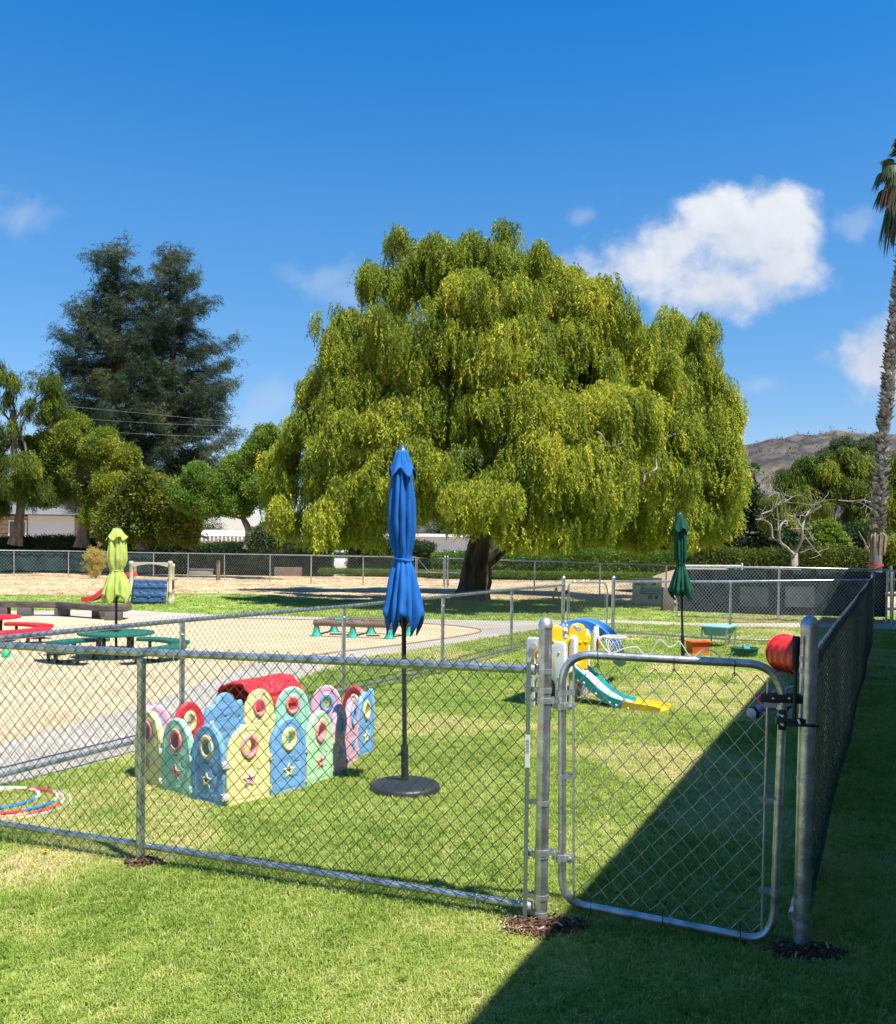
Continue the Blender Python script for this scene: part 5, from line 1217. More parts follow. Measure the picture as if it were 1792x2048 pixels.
# ---- timber seat wall
m_wood = M('weathered_wood', (.055, .042, .032), .85, var=.35, scale=3, col2=(.12, .095, .075), bump=.7, bscale=26, stretch=(1, 1, 6))
m_wood2 = M('grey_timber', (.10, .09, .08), .85, var=.3, scale=4, bump=.6, bscale=30)
tw = thing('timber_bench', 'long low weathered timber bench at the edge of the sand area', 'bench', G(120, 1233))
zt_ = .34
bp_ = [G(-260, 1226), G(-60, 1230), G(120, 1232), G(216, 1240)]
for i in range(3):
    a, b = bp_[i], bp_[i + 1]; c = (a + b) / 2; ang = math.atan2(b.y - a.y, b.x - a.x)
    mb = MB(); mb.box((c.x, c.y, zt_ - .07), ((b - a).length - .012, .30, .14), ang); mb.build('beam', m_wood, tw, bevel=.012)
a, b = G(216, 1240), G(243, 1241.5); c = (a + b) / 2 + Vector((0, .25, 0)); mb = MB(); mb.box((c.x + .02, c.y, zt_ - .07), (.42, .62, .141), .12); mb.build('beam', m_wood, tw, bevel=.012)
for (x, y, w) in ((4, 1231, .30), (50, 1232.5, .30), (124, 1232.5, .30), (205, 1236, .44), (227, 1241.5, .34)):
    p = G(x, y); mb = MB(); mb.box((p.x, p.y + .02, (zt_ - .14) / 2), (w, .26, zt_ - .14), .08); mb.build('post', m_wood2, tw, bevel=.01)

# ---- blue climbing wall with red slide
cl = thing('play_climber', 'toddler climber with blue rock wall, beige posts and red slide at left', 'climber', G(300, 1209)); Yc = G(300, 1209).y
def cp_(x, y, dy=0): return P(x, y, Yc + dy)
for (x, dy, yt) in ((262, 0, 1122), (340, 0, 1122), (269, .9, 1126), (345, .9, 1126)):
    zt = cp_(x, yt).z if dy == 0 else 1.18; p = cp_(x, 1200, dy); mb = MB(); 
    mb.lathe([(.052, 0), (.065, .02), (.065, .14), (.055, .16), (.055, .32), (.068, .34), (.068, .42), (.055, .44), (.055, zt - .12), (.066, zt - .1), (.066, zt - .02), (.05, zt), (.0005, zt)], 16, c=(p.x, p.y, 0)); mb.build('post', k_beige, cl)
zA = cp_(300, 1124).z
for dy in (0, .9):
    a = cp_(264, 1130, dy); b = cp_(340, 1130, dy); mb = MB(); vs = []; fs = []; n = 12
    for i in range(n + 1):
        t = i / n; x = a.x + (b.x - a.x) * t; zb2 = zA - .16 + .10 * math.sin(PI * t)
        for (y, z) in ((a.y - .03, zb2), (a.y + .03, zb2), (a.y + .03, zA - .02), (a.y - .03, zA - .02)): vs.append((x, y, z))
    for i in range(n):
        for q in range(4): fs.append((i * 4 + q, i * 4 + (q + 1) % 4, i * 4 + 4 + (q + 1) % 4, i * 4 + 4 + q))
    MB().add(vs, fs).build('arch_rail', k_beige, cl)
a = cp_(267, 1160); b = cp_(337, 1160); zd = cp_(300, 1160).z
mb = MB(); mb.box(((a.x + b.x) / 2, Yc + .45, zd), (b.x - a.x, .9, .06)); mb.build('deck', plastic('tan_plastic', (.42, .30, .20)), cl, bevel=.01)
dkb = plastic('navy_plastic', (.035, .080, .165), .4)
vs = []; fs = []; nx_, nz_ = 20, 16
for i in range(nx_ + 1):
    for j in range(nz_ + 1):
        z = .06 + (zd - .06) * j / nz_; x = a.x + .02 + (b.x - a.x - .04) * i / nx_
        y = Yc - .02 - .14 * (1 - j / nz_) - .03 * (1 if j in (5, 6, 11, 12) else 0) - .015 * math.sin(i * 1.3) * math.sin(j * 1.1)
        vs.append((x, y, z))
for i in range(nx_):
    for j in range(nz_): fs.append((i * (nz_ + 1) + j, (i + 1) * (nz_ + 1) + j, (i + 1) * (nz_ + 1) + j + 1, i * (nz_ + 1) + j + 1))
cw = MB().add(vs, fs).build('climbing_wall', dkb, cl, angle=25); cw.modifiers.new('thickness', 'SOLIDIFY').thickness = .03
for (x, y) in ((277, 1169), (301, 1168), (329, 1170), (286, 1174), (315, 1175), (285, 1184), (314, 1185), (272, 1195), (301, 1194), (329, 1195)):
    p = cp_(x, y); mb = MB(); mb.sphere((p.x, Yc - .02 - .14 * (1 - p.z / zd) - .03, p.z), .06, 12, 8, (1, .7, .62)); mb.build('hand_hold', dkb, cw)
sl = spline([cp_(270, 1148, .5), cp_(258, 1152, .45), cp_(238, 1163, .4), cp_(215, 1180, .35), cp_(196, 1194, .3), cp_(184, 1199, .3), cp_(168, 1200, .3)], 5)
def chute(name, path, side, w, hgt, mats, parent, bed=None, th=.02):
    """a slide: bed with raised lips, swept along a path; side = sideways unit vector"""
    prof = [(-w / 2, hgt), (-w / 2 + .015, hgt + .006), (-w / 2 + .030, hgt - .01), (-w / 2 + .040, .01), (-w / 2 + .05, 0), (w / 2 - .05, 0), (w / 2 - .040, .01), (w / 2 - .030, hgt - .01), (w / 2 - .02, hgt + .008), (w / 2, hgt), (w / 2, -.045), (-w / 2, -.045)]
    mb = MB(); m = len(prof); vs = []; fs = []
    for i, p in enumerate(path):
        t = (path[min(i + 1, len(path) - 1)] - path[max(i - 1, 0)]).normalized(); up = side.cross(t).normalized(); up = -up if up.z < 0 else up
        for (s, h) in prof: vs.append(p + side * s + up * h)
    for i in range(len(path) - 1):
        for q in range(m): fs.append((i * m + q, i * m + (q + 1) % m, i * m + m + (q + 1) % m, i * m + m + q))
    e = (len(path) - 1) * m; fs += [tuple(range(m)), tuple(e + q for q in range(m))[::-1]]
    o = mb.add(vs, fs).build(name, mats, parent, angle=30)
    if bed:
        vs = []; fs = []
        for i, p in enumerate(path):
            t = (path[min(i + 1, len(path) - 1)] - path[max(i - 1, 0)]).normalized(); up = side.cross(t).normalized(); up = -up if up.z < 0 else up
            for (s, h) in ((-w / 2 + .052, .022), (w / 2 - .075, .022), (w / 2 - .075, -.01), (-w / 2 + .052, -.01)): vs.append(p + side * s + up * h)
        for i in range(len(path) - 1):
            for q in range(4): fs.append((i * 4 + q, i * 4 + (q + 1) % 4, i * 4 + 4 + (q + 1) % 4, i * 4 + 4 + q))
        MB().add(vs, fs).build('slide_bed', bed, parent)
    return o
chute('slide', sl, Vector((0, 1, 0)), .42, .09, plastic('slide_red', (.50, .030, .035)), cl)

# ---- log table with green feet
lg = thing('log_table', 'brown log frame activity table with green bell shaped feet on the sand', 'play table', G(707, 1276))
m_log = M('log_plastic', (.16, .105, .075), .7, var=.3, scale=5, bump=.5, bscale=22, stretch=(.4, 1, 1)); k_foot = plastic('green_foot', (.03, .36, .27))
fA, fB, rA, rB = G(633, 1274), G(779, 1279), G(668, 1265), G(817, 1272)
zl = .345
for (p, q) in ((fA, fB), (rA, rB), (fA, rA), (fB, rB), (fA.lerp(fB, .5), rA.lerp(rB, .5))):
    d_ = (q - p).normalized() * .05; mb = MB(); pts = [lift(p.lerp(q, k / 8) + (d_ * (-1 if k == 0 else (1 if k == 8 else 0))), zl - .07 + .006 * math.sin(k * 2)) for k in range(9)]; mb.tube(pts, .062, 10); mb.build('log', m_log, lg)
for (p, q) in ((fA, fB), (rA, rB)):
    for t in (0.0, .5, 1.0):
        c = p.lerp(q, t); mb = MB(); mb.tube([lift(c, zl - .09), lift(c, .15)], .048, 10); mb.build('leg', m_log, lg)
        mb = MB(); mb.lathe([(.0005, .19), (.055, .185), (.060, .15), (.066, .10), (.082, .06), (.105, .025), (.108, .005), (.09, 0)], 16, c=(c.x, c.y, 0), fn=lambda r, z, a, i: (r * (1 + .07 * math.cos(6 * a) * (1 - z / .2)), z)); mb.build('foot', k_foot, lg)
for (t, s) in ((.22, .5), (.45, .5), (.72, .5)):
    c = fA.lerp(fB, t).lerp(rA.lerp(rB, t), s); mb = MB(); mb.box((c.x, c.y, zl - .02), (.26, .34, .025), .1); mb.build('tray', k_foot if t < .3 else m_log, lg, bevel=.006)

# ---- red tunnels
def tunnel(label, a, b, r, mat, kind):
    a = Vector(a); b = Vector(b); ax = (b - a).normalized(); sd_ = Vector((-ax.y, ax.x, 0)); Lh = (b - a).length; t = thing('play_tunnel', label, 'play tunnel', (a + b) / 2 * 1.0); t.location.z = 0
    vs = []; fs = []
    if kind == 'brick':
        n, m = 40, 48
        for i in range(n + 1):
            for k in range(m):
                an = 2 * PI * (k + .5) / m; row = k // 4; u = i / n * 9 + (.5 if row % 2 else 0); fr_ = u % 1; g = (fr_ < .14) or (k % 4 == 0)
                rr = r * (1 + (-.0 if g else .10) + random.uniform(-.03, .03) + (.04 if i in (0, n) else 0))
                vs.append(a + ax * (Lh * i / n) + sd_ * rr * math.cos(an) + Vector((0, 0, r + rr * math.sin(an))))
    else:
        m = 8; prof = []
        nr = 6
        for q in range(nr):
            u0 = q / nr; prof += [(u0, .86), (u0 + .02, .95), (u0 + .05, 1.0), (u0 + .11, 1.0), (u0 + .14, .93), (u0 + .16, .86)]
        prof.append((1.0, .90)); prof[0] = (0, 1.0); prof[-1] = (1.0, 1.0); n = len(prof) - 1
        m = 24
        def oct_(an): w = (an + PI / 8) % (PI / 4) - PI / 8; return math.cos(PI / 8) / math.cos(w)
        for (u, s) in prof:
            for k in range(m):
                an = 2 * PI * k / m; rr = r * s * (.05 + .95 * oct_(an)); vs.append(a + ax * Lh * u + sd_ * rr * math.cos(an) + Vector((0, 0, r * .97 + rr * math.sin(an))))
    for i in range(n):
        for k in range(m): fs.append((i * m + k, i * m + (k + 1) % m, (i + 1) * m + (k + 1) % m, (i + 1) * m + k))
    o = MB().add(vs, fs).build('shell', mat, t, angle=22); o.modifiers.new('thickness', 'SOLIDIFY').thickness = .016
    for (c, off) in ((a, .012), (b, -.012)):
        mb = MB(); c = c + ax * off; rk = r * 1.03 if kind == 'brick' else r * .99
        mb.tube([c + sd_ * rk * math.cos(q) + Vector((0, 0, r + rk * math.sin(q))) for q in [2 * PI * k / 32 for k in range(32)]], .014, 6, closed=True); mb.build('rim', mat, t)
    return t
tunnel('red crawl tunnel with brick relief lying behind the play pen', (-1.93, 8.40, 0), (-1.58, 9.02, 0), .232, plastic('tunnel_red', (.56, .022, .035), .6), 'brick')
tA = G(1566, 1341); tB = G(1650, 1367)
tunnel('red ribbed plastic tunnel lying by the right hand fence', (tA.x, tA.y, 0), (tB.x, tB.y, 0), .268, plastic('tunnel_red2', (.66, .03, .035), .3), 'rib')

# ---- water table, orange bin, green tub
wt = thing('water_table', 'pale blue water table on grey tube legs near the far fence', 'water table', G(1435, 1295))
f1, f2, f3, f4 = G(1403, 1296), G(1452, 1299.5), G(1470, 1294), G(1420, 1284)
f4 = f1 + (f3 - f2); ztw = .40
for p, q in ((f1, f4), (f2, f3)):
    mb = MB(); mb.tube(spline([lift(p, 0), lift(p, ztw - .08), lift(p.lerp(q, .06), ztw - .025), lift(p.lerp(q, .5), ztw - .02), lift(p.lerp(q, .94), ztw - .025), lift(q, ztw - .08), lift(q, 0)], 4), .016, 8); mb.build('leg_frame', m_galv2, wt)
cw_ = (f1 + f2 + f3 + f4) / 4; kb_ = plastic('sky_blue_plastic', (.22, .44, .55)); ux = (f2 - f1); uy = (f4 - f1); angw = math.atan2(ux.y, ux.x)
mb = MB(); lx, ly = ux.length + .06, uy.length + .06
def ringbox(mb, c, lx, ly, z0, z1, tx, ty, ang):
    m = Matrix.Rotation(ang, 3, 'Z'); vs = []; fs = []
    for (sx, sy, z) in ((lx, ly, z1), (lx, ly, z1 - .02), (lx - .06, ly - .06, z1 - .02), (tx, ty, z0), (tx - .02, ty - .02, z0 + .01), (lx - .09, ly - .09, z1 - .005), (lx - .07, ly - .07, z1)):
        for k in range(4): vs.append(Vector(c) + m @ Vector(((-1, 1, 1, -1)[k] * sx / 2, (-1, -1, 1, 1)[k] * sy / 2, z)))
    for i in range(7):
        j = (i + 1) % 7
        if i in (3,): pass
        for k in range(4): fs.append((i * 4 + k, i * 4 + (k + 1) % 4, j * 4 + (k + 1) % 4, j * 4 + k))
    fs.append((12, 13, 14, 15)); fs.append((16, 17, 18, 19)); return mb.add(vs, fs)
ringbox(mb, (cw_.x, cw_.y, 0), lx, ly, ztw - .17, ztw, lx * .72, ly * .72, angw); mb.build('basin', kb_, wt, bevel=.008)
mb = MB(); mb.box((cw_.x, cw_.y, ztw + .004), (lx * .97, ly * .97, .008), angw); mb.build('lid', kb_, wt, bevel=.003)
ob = G(1400, 1311); t = thing('storage_bin', 'bright orange plastic bin on the lawn beside the green parasol', 'bin', ob)
mb = MB(); ringbox(mb, (ob.x, ob.y + .15, 0), .385, .30, .005, .235, .30, .22, R(12)); mb.build('bin_body', k_orange, t, bevel=.006)
gt = G(1497, 1318); t = thing('tub', 'low dark green oval tub with water on the lawn', 'tub', gt)
kgt = plastic('tub_green', (.015, .11, .055), .3)
mb = MB(); cgt = (gt.x, gt.y + .22, 0); mb.lathe([(.0005, .004), (.19, .004), (.205, .05), (.222, .145), (.236, .150), (.238, .165), (.225, .168), (.208, .14), (.192, .02), (.0005, .02)], 32, c=cgt); mb.build('tub_body', kgt, t)
mb = MB(); mb.disc(.205, .115, 30, c=cgt); mb.build('water', M('water', (.03, .07, .06), .06, var=.05), t)
mb = MB(); c = Vector(cgt) + Vector((.03, .02, .15)); mb.box(c, (.12, .07, .05), .4); mb.box(c + Vector((-.03, 0, .035)), (.04, .05, .04), .2); mb.tube([c + Vector((.05, 0, .02)), c + Vector((.09, .0, .05))], .012, 8); tag(mb.build('floating_toy', plastic('toy_blue', (.12, .40, .70)), bevel=.008), 'light blue toy floating in the dark green tub', 'toy')

# ---- playhouse with slide and hoop
ph = thing('playhouse', 'white and yellow toddler playhouse with teal slide, blue arch and basketball hoop', 'playhouse', G(1134, 1422))
K0 = Vector((1.27, 9.98, 0)); ex = Vector((.905, -.425, 0)).normalized(); ey = Vector((-ex.y, ex.x, 0))
def LM(o, ax, az=Vector((0, 0, 1))):                         # plate XZ -> world, X along ax
    n = az.cross(ax).normalized(); return Matrix(((ax.x, n.x, az.x, o.x), (ax.y, n.y, az.y, o.y), (ax.z, n.z, az.z, o.z), (0, 0, 0, 1)))
def wplate(name, loops, depth, bevel, mat, o, ax, parent=ph, az=Vector((0, 0, 1)), label=None):
    me = plate(loops, depth, bevel); me.transform(LM(o, ax, az)); me.flip_normals() if LM(o, ax, az).determinant() < 0 else None
    return link(name, me, mat, parent, True, label)
# front wall (towards the camera), x from -.42 to 0
fw = [(-.42, 0), (-.34, 0), (-.34, .26)] + [(-.21 + .13 * math.cos(a), .26 + .10 * math.sin(a)) for a in [PI - PI * k / 10 for k in range(1, 10)]] + [(-.08, .26), (-.08, 0), (0, 0), (0, .70), (-.02, .73), (-.10, .73), (-.12, .68), (-.20, .68), (-.22, .76), (-.40, .76), (-.42, .73)]
win = [(-.33, .47), (-.33, .55)] + [(-.235 + .095 * math.cos(a), .55 + .085 * math.sin(a)) for a in [PI - PI * k / 10 for k in range(1, 10)]] + [(-.14, .55), (-.14, .47)]
wall = wplate('wall', [fw, win[::-1]], .06, .010, k_white, K0, ex)
f_o = [(-.345, .455), (-.345, .555)] + [(-.235 + .112 * math.cos(a), .555 + .10 * math.sin(a)) for a in [PI - PI * k / 10 for k in range(1, 10)]] + [(-.125, .555), (-.125, .455)]
k_ora = plastic('amber_plastic', (.62, .30, .03))
wf = wplate('window_frame', [f_o, win[::-1]], .08, .004, k_ora, K0, ex, wall)
mb = MB(); mb.box(K0 + ex * -.235 + Vector((0, 0, .55)), (.012, .03, .17), math.atan2(ex.y, ex.x)); mb.box(K0 + ex * -.235 + Vector((0, 0, .545)), (.19, .028, .012), math.atan2(ex.y, ex.x)); mb.build('glazing_bar', k_lgrey, wall, kind='stuff')
mb = MB(); qn = ex.cross(Vector((0, 0, 1))); c = K0 + ex * -.34 + Vector((0, 0, .68)) + qn * .034; mb.tube([c, c + qn * .012], .036, 16); mb.build('wheel_relief', k_lgrey, wall); 
for (x, z) in ((-.05, .62), (-.05, .35), (-.38, .35), (-.05, .2), (-.38, .12), (-.05, .1)):
    mb = MB(); c = K0 + ex * x + Vector((0, 0, z)) + qn * .030; mb.lathe([(.0005, .008), (.010, .006), (.014, 0)], 12, c=c, mat=qn.to_track_quat('Z', 'Y').to_matrix()); mb.build('bolt', k_lgrey, wall)
# side wall where the slide leaves, along ey
def pillar(y0, y1, z1, nm='pillar', z0=0, x=0.0, mat=k_white):
    out_ = [(y0, z0), (y1, z0), (y1, z1 - .03), ((y0 + y1) / 2, z1), (y0, z1 - .03)]
    return wplate(nm, [out_], .07, .012, mat, K0 + ex * (x - .036), ey)
for (y0, y1, z1) in ((.035, .12, .70), (.40, .50, .76), (.84, .95, .80)):
    pl = pillar(y0, y1, z1)
    for z in (.12, .24, .36, .66):
        mb = MB(); c = K0 + ey * ((y0 + y1) / 2) + Vector((0, 0, z)); mb.lathe([(.0005, .006), (.011, .004), (.015, 0)], 10, c=c, mat=ex.to_track_quat('Z', 'Y').to_matrix()); mb.build('bolt', k_lgrey, pl)
mb = MB(); mb.box(K0 - ex * .21 + ey * .48 + Vector((0, 0, .40)), (.40, .92, .05), math.atan2(ex.y, ex.x)); mb.build('deck', k_white, ph, bevel=.01)
back = wplate('back_wall', [[(-.42, 0), (0, 0), (0, .74), (-.1, .80), (-.32, .80), (-.42, .74)], circ(-.21, .24, .11, .14)[::-1]], .05, .01, k_white, K0 + ey * .93, ex)
lefts = wplate('side_wall', [[(0, 0), (.93, 0), (.93, .72), (0, .72)], circ(.46, .2, .24, .15)[::-1]], .05, .01, k_white, K0 - ex * .42, ey)
def tower(y0, w, z0, h, hole=True):
    out_ = [(y0 + .02, z0), (y0 + w - .02, z0), (y0 + w - .02, z0 + h * .52), (y0 + w + .01, z0 + h * .55), (y0 + w + .01, z0 + h * .70), (y0 + w - .04, z0 + h * .74), (y0 + w - .04, z0 + h * .86), (y0 + w * .70, z0 + h * .97), (y0 + w * .5, z0 + h), (y0 + w * .3, z0 + h * .97), (y0 + .04, z0 + h * .86), (y0 + .04, z0 + h * .74), (y0 - .01, z0 + h * .70), (y0 - .01, z0 + h * .55), (y0 + .02, z0 + h * .52)]
    return [out_] + ([[(y0 + w * .38, z0 + h * .16), (y0 + w * .62, z0 + h * .16), (y0 + w * .62, z0 + h * .34), (y0 + w * .5, z0 + h * .42), (y0 + w * .38, z0 + h * .34)][::-1]] if hole else [])
tv = ey * .55 + ex * .835; tv.normalize()                    # towers stand a little turned towards the camera
t1 = wplate('tower', tower(-.02, .27, .44, .45, False), .05, .010, k_bright, K0 - ex * .26 + ey * .14, tv)
t2 = wplate('tower', tower(0, .27, .40, .50), .05, .010, k_bright, K0 - ex * .13 + ey * .44, tv)
for (tw_, o_, y0, z0, h) in ((t1, K0 - ex * .26 + ey * .14, -.02, .44, .45), (t2, K0 - ex * .13 + ey * .44, 0, .40, .50)):
    nn = tv.cross(Vector((0, 0, 1))).normalized()
    for k in range(4):
        c = o_ + tv * (y0 + .04 + .062 * k) + Vector((0, 0, z0 + h * .60 + .012 * math.sin(k * 2))) + nn * .024; mb = MB(); mb.sphere(c, .026, 10, 6, (1, .5, .8)); mb.build('stud', k_bright, tw_)
    mb = MB()
    for s in (.14, .24, .76, .86): mb.tube([o_ + tv * (y0 + .27 * s) + nn * .022 + Vector((0, 0, z0 + .02)), o_ + tv * (y0 + .27 * s) + nn * .022 + Vector((0, 0, z0 + h * .48))], .008, 6)
    mb.build('rib', k_bright, tw_, kind='stuff')
# white figure and grey scope on top
c = P(1130, 1262, 10.05); mb = MB(); mb.sphere(c, .040, 14, 10, (.8, .6, 1.1)); mb.sphere(c + Vector((-.018, 0, .055)), .018, 8, 6, (.7, .6, 1.4)); mb.sphere(c + Vector((.018, 0, .055)), .018, 8, 6, (.7, .6, 1.4)); mb.sphere(c + Vector((0, 0, -.06)), .032, 10, 8, (.9, .6, 1.1)); og = mb.build('ornament', k_white, ph)
mb = MB(); mb.sphere(c + Vector((.004, -.028, -.004)), .012, 8, 6, (1, .5, .8)); mb.build('ornament_nose', k_red, og)
mb = MB(); a = P(1150, 1253, 10.3); b = P(1158, 1259, 10.1); mb.tube([a, a.lerp(b, .6), a.lerp(b, .62), b], [.022, .022, .028, .030], 12); mb.build('toy_scope', k_lgrey, ph)
# blue arch climber behind
ap = spline([P(1118, 1262, 10.95), P(1148, 1249, 11.0), P(1178, 1248, 11.0), P(1205, 1261, 11.0), P(1224, 1280, 11.15), P(1234, 1300, 11.5), P(1238, 1316, 11.9), P(1240, 1328, 12.2)], 5)
chute('blue_arch', ap, ey, .34, .05, k_royal, ph)
# slide
td = Vector((.80, -.60, 0)).normalized(); ts = Vector((-td.y, td.x, 0)); S0 = Vector((1.46, 10.50, 0))
spth = spline([S0 + td * t + Vector((0, 0, z)) for t, z in ((-.12, .41), (.0, .405), (.08, .37), (.20, .29), (.35, .18), (.50, .10), (.62, .07), (.70, .062))], 5)
chute('slide', spth, ts, .31, .045, k_teal, ph, bed=k_white)
ypth = spline([S0 + td * t + Vector((0, 0, z)) for t, z in ((.67, .064), (.78, .058), (.94, .053), (1.04, .048), (1.10, .035))], 4)
chute('slide_end', ypth, ts, .315, .042, k_bright, ph, bed=None)
for t, z in ((.07, .345), (.20, .255), (.35, .15), (.52, .07), (.60, .05), (.74, .03)):
    mb = MB(); c = S0 + td * t - ts * .156 + Vector((0, 0, z)); mb.lathe([(.0005, .010), (.012, .008), (.017, 0), (.017, -.004)], 12, c=c, mat=(-ts).to_track_quat('Z', 'Y').to_matrix()); mb.build('bolt', k_lgrey, ph)
# hoop
hc = P(1229, 1274, 10.45); mb = MB(); mb.tube([hc + Vector((.132 * math.cos(a), .132 * math.sin(a), 0)) for a in [2 * PI * k / 32 for k in range(32)]], .013, 8, closed=True); mb.box(hc + Vector((-.15, .02, -.01)), (.06, .09, .02)); hoop = mb.build('hoop', k_white, ph)
mb = MB()
for k in range(12):
    for sg in (-1, 1):
        pts = []
        for j in range(6):
            a = 2 * PI * (k + sg * j * .5) / 12; r = .128 * (1 - .5 * (j / 5) ** .8); pts.append(hc + Vector((r * math.cos(a), r * math.sin(a), -.032 * j)))
        mb.tube(pts, .0026, 4)
mb.build('net', k_white, hoop, kind='stuff')
bb = [(-.08, -.16), (.05, -.16), (.08, 0), (.05, .13), (-.05, .13), (-.08, 0)]
wplate('backboard', [bb], .03, .008, k_white, hc + Vector((-.20, .05, -.02)), ey); wplate('backboard_panel', [[(x * .6, z * .55 - .05) for x, z in bb]], .036, .004, k_orange, hc + Vector((-.20, .05, -.02)), ey)
mb = MB(); c = P(1183, 1398, 10.85); mb.lathe([(.10, 0), (.115, .02), (.10, .05), (.10, .16), (.085, .18), (.0005, .18)], 18, c=(c.x - .12, c.y + .1, 0)); mb.build('toy_barrel', k_lgrey, ph)

# ---- ride-on trike by the latch
tk = thing('trike', 'lilac and magenta toddler trike at the edge of the shade behind the gate latch', 'trike', G(1535, 1442)); Yk = 9.55
def kp(x, y, dy=0): return P(1428.8 + x * .1387, 1304.5 + y * .1387, Yk + dy)
def wheel(mb_c, r, w, ax, nm='wheel'):
    q = Vector(ax).normalized().to_track_quat('Z', 'Y').to_matrix(); mb = MB(); mb.lathe([(r * .80, -w / 2), (r, -w / 2 + .008), (r, w / 2 - .008), (r * .80, w / 2)], 26, c=mb_c, mat=q); wh = mb.build(nm, k_black, tk)
    mb = MB(); mb.lathe([(.0005, -w / 2 - .01), (r * .5, -w / 2 - .008), (r * .84, -w / 2 + .002), (r * .84, w / 2 - .002), (r * .5, w / 2 + .008), (.0005, w / 2 + .01)], 22, c=mb_c, mat=q); mb.build('hub', k_white, wh)
wheel(kp(548, 880), .072, .05, (-.75, -.66, 0)); wheel(kp(700, 900, .28), .068, .05, (-.75, -.66, 0)); wheel(kp(1090, 880, -.02), .078, .05, (.45, -.9, 0))
mb = MB(); mb.tube(spline([kp(620, 860), kp(680, 790), kp(800, 770), kp(930, 770), kp(1060, 790)], 4), [.045, .046, .047, .05, .05, .05, .05, .048, .046, .044, .042, .042, .04, .04, .038, .036, .035], 14); mb.build('body', k_lilac, tk)
mb = MB(); mb.sphere(kp(660, 655), .062, 16, 10, (1.0, .8, .78)); mb.tube(spline([kp(680, 665), kp(760, 670), kp(880, 690)], 4), [.045, .036, .03, .028, .028, .028, .028, .03, .03], 12); mb.build('saddle', k_mag, tk)
mb = MB(); mb.tube([kp(870, 560, .1), kp(850, 620, .1)], .022, 10); mb.build('grip', k_lilac, tk)
mb = MB(); mb.tube(spline([kp(1000, 560), kp(1050, 520), (kp(1120, 500)), kp(1195, 495)], 4), .013, 10); mb.tube([kp(1030, 545), kp(1040, 700)], .014, 10); mb.build('handlebar', plastic('pale_blue_plastic', (.35, .48, .60)), tk)
mb = MB(); mb.tube([kp(1040, 690), kp(1050, 790)], .030, 12); mb.build('steering_head', k_white, tk)
mb = MB(); mb.tube([kp(1045, 788), kp(1056, 812)], .033, 12); mb.build('collar', k_mag, tk)
mb = MB(); mb.tube([kp(1056, 812), kp(1090, 880)], [.05, .035], 12); mb.build('fork', k_lilac, tk)

# ---- hula hoops
def hoop_ring(label, c, r, cols, tr=.011, z=.02, tilt=(0, 0)):
    t = thing('hula_hoop', label, 'hula hoop', (c[0], c[1], 0), group='hula hoops on the grass'); n = len(cols)
    for k, cm in enumerate(cols):
        pts = []
        for j in range(9):
            a = 2 * PI * (k + j / 8) / n; pts.append(Vector((c[0] + r * math.cos(a), c[1] + r * math.sin(a), z + tilt[0] * math.cos(a) + tilt[1] * math.sin(a))))
        MB().tube(pts, tr, 8).build('tube_segment', cm, t)
hc0 = G(0, 1616)
rgt = lambda px, py=1614: G(px, py)
e1 = rgt(133); hoop_ring('outermost hula hoop with white and lilac segments', (e1.x - .36, e1.y, 0), .36, [k_white, k_lilac, k_pink, k_white, k_lilac, k_white, k_cream, k_lilac], z=.013)
e2 = rgt(119); hoop_ring('hula hoop with white and red segments inside the lilac one', (e2.x - .335, e2.y, 0), .335, [k_white, k_red, k_coral, k_white, k_red, k_white, k_coral, k_red], z=.022)
e3 = rgt(104); hoop_ring('hula hoop with cream, red and blue segments', (e3.x - .31, e3.y + .02, 0), .31, [k_cream, k_red, k_cream, k_coral, k_cream, k_yel, k_red, k_royal], z=.032)
e4 = rgt(66, 1608); hoop_ring('innermost hula hoop with white, teal and blue segments', (e4.x - .27, e4.y + .03, 0), .27, [k_white, k_white, k_mint, k_teal, k_royal, k_royal, k_royal, k_royal], z=.028)

# ---- small things on sand and field
gb = G(12, 1316); t = thing('sand_toy', 'small bright green rounded sand toy at the left edge of the sand', 'toy', gb)
kgr = plastic('bright_green_plastic', (.02, .45, .16), .35); mb = MB(); mb.lathe([(.062, 0), (.068, .02), (.060, .06), (.040, .10), (.022, .125), (.0005, .13)], 18, c=gb); mb.build('toy_body', kgr, t); mb = MB(); mb.sphere(gb + Vector((-.02, 0, .135)), .018, 10, 8); mb.build('knob', kgr, t)
def boxthing(name, label, cat, px0, px1, ytop, ybase, mat, dep=.6, lid=None):
    Yb = G((px0 + px1) / 2, ybase).y; a = P(px0, ybase, Yb); b = P(px1, ybase, Yb); zt = P(px0, ytop, Yb).z; t = thing(name, label, cat, ((a.x + b.x) / 2, Yb, 0)); w = b.x - a.x
    mb = MB(); mb.box(((a.x + b.x) / 2, Yb + dep / 2, zt / 2), (w, dep, zt)); mb.build('box_body', mat, t, bevel=.01)
    if lid: mb = MB(); mb.box(((a.x + b.x) / 2, Yb + dep / 2, zt + .02), (w * 1.08, dep * 1.1, .05)); mb.build('lid', lid, t, bevel=.01)
    return t, a, b, Yb, zt
boxthing('planter_box', 'low grey box with darker lid in the dry field at left', 'box', 378, 421, 1139, 1151, M('grey_box', (.26, .25, .24), .8, var=.2), lid=M('grey_lid', (.16, .15, .15), .8, var=.2))
t, a, b, Yb, zt = boxthing('wooden_crate', 'brown wooden crate standing in the dry field', 'crate', 549, 602.6, 1134, 1152.5, M('crate_brown', (.17, .12, .09), .85, var=.3, scale=3, bump=.5, bscale=12))
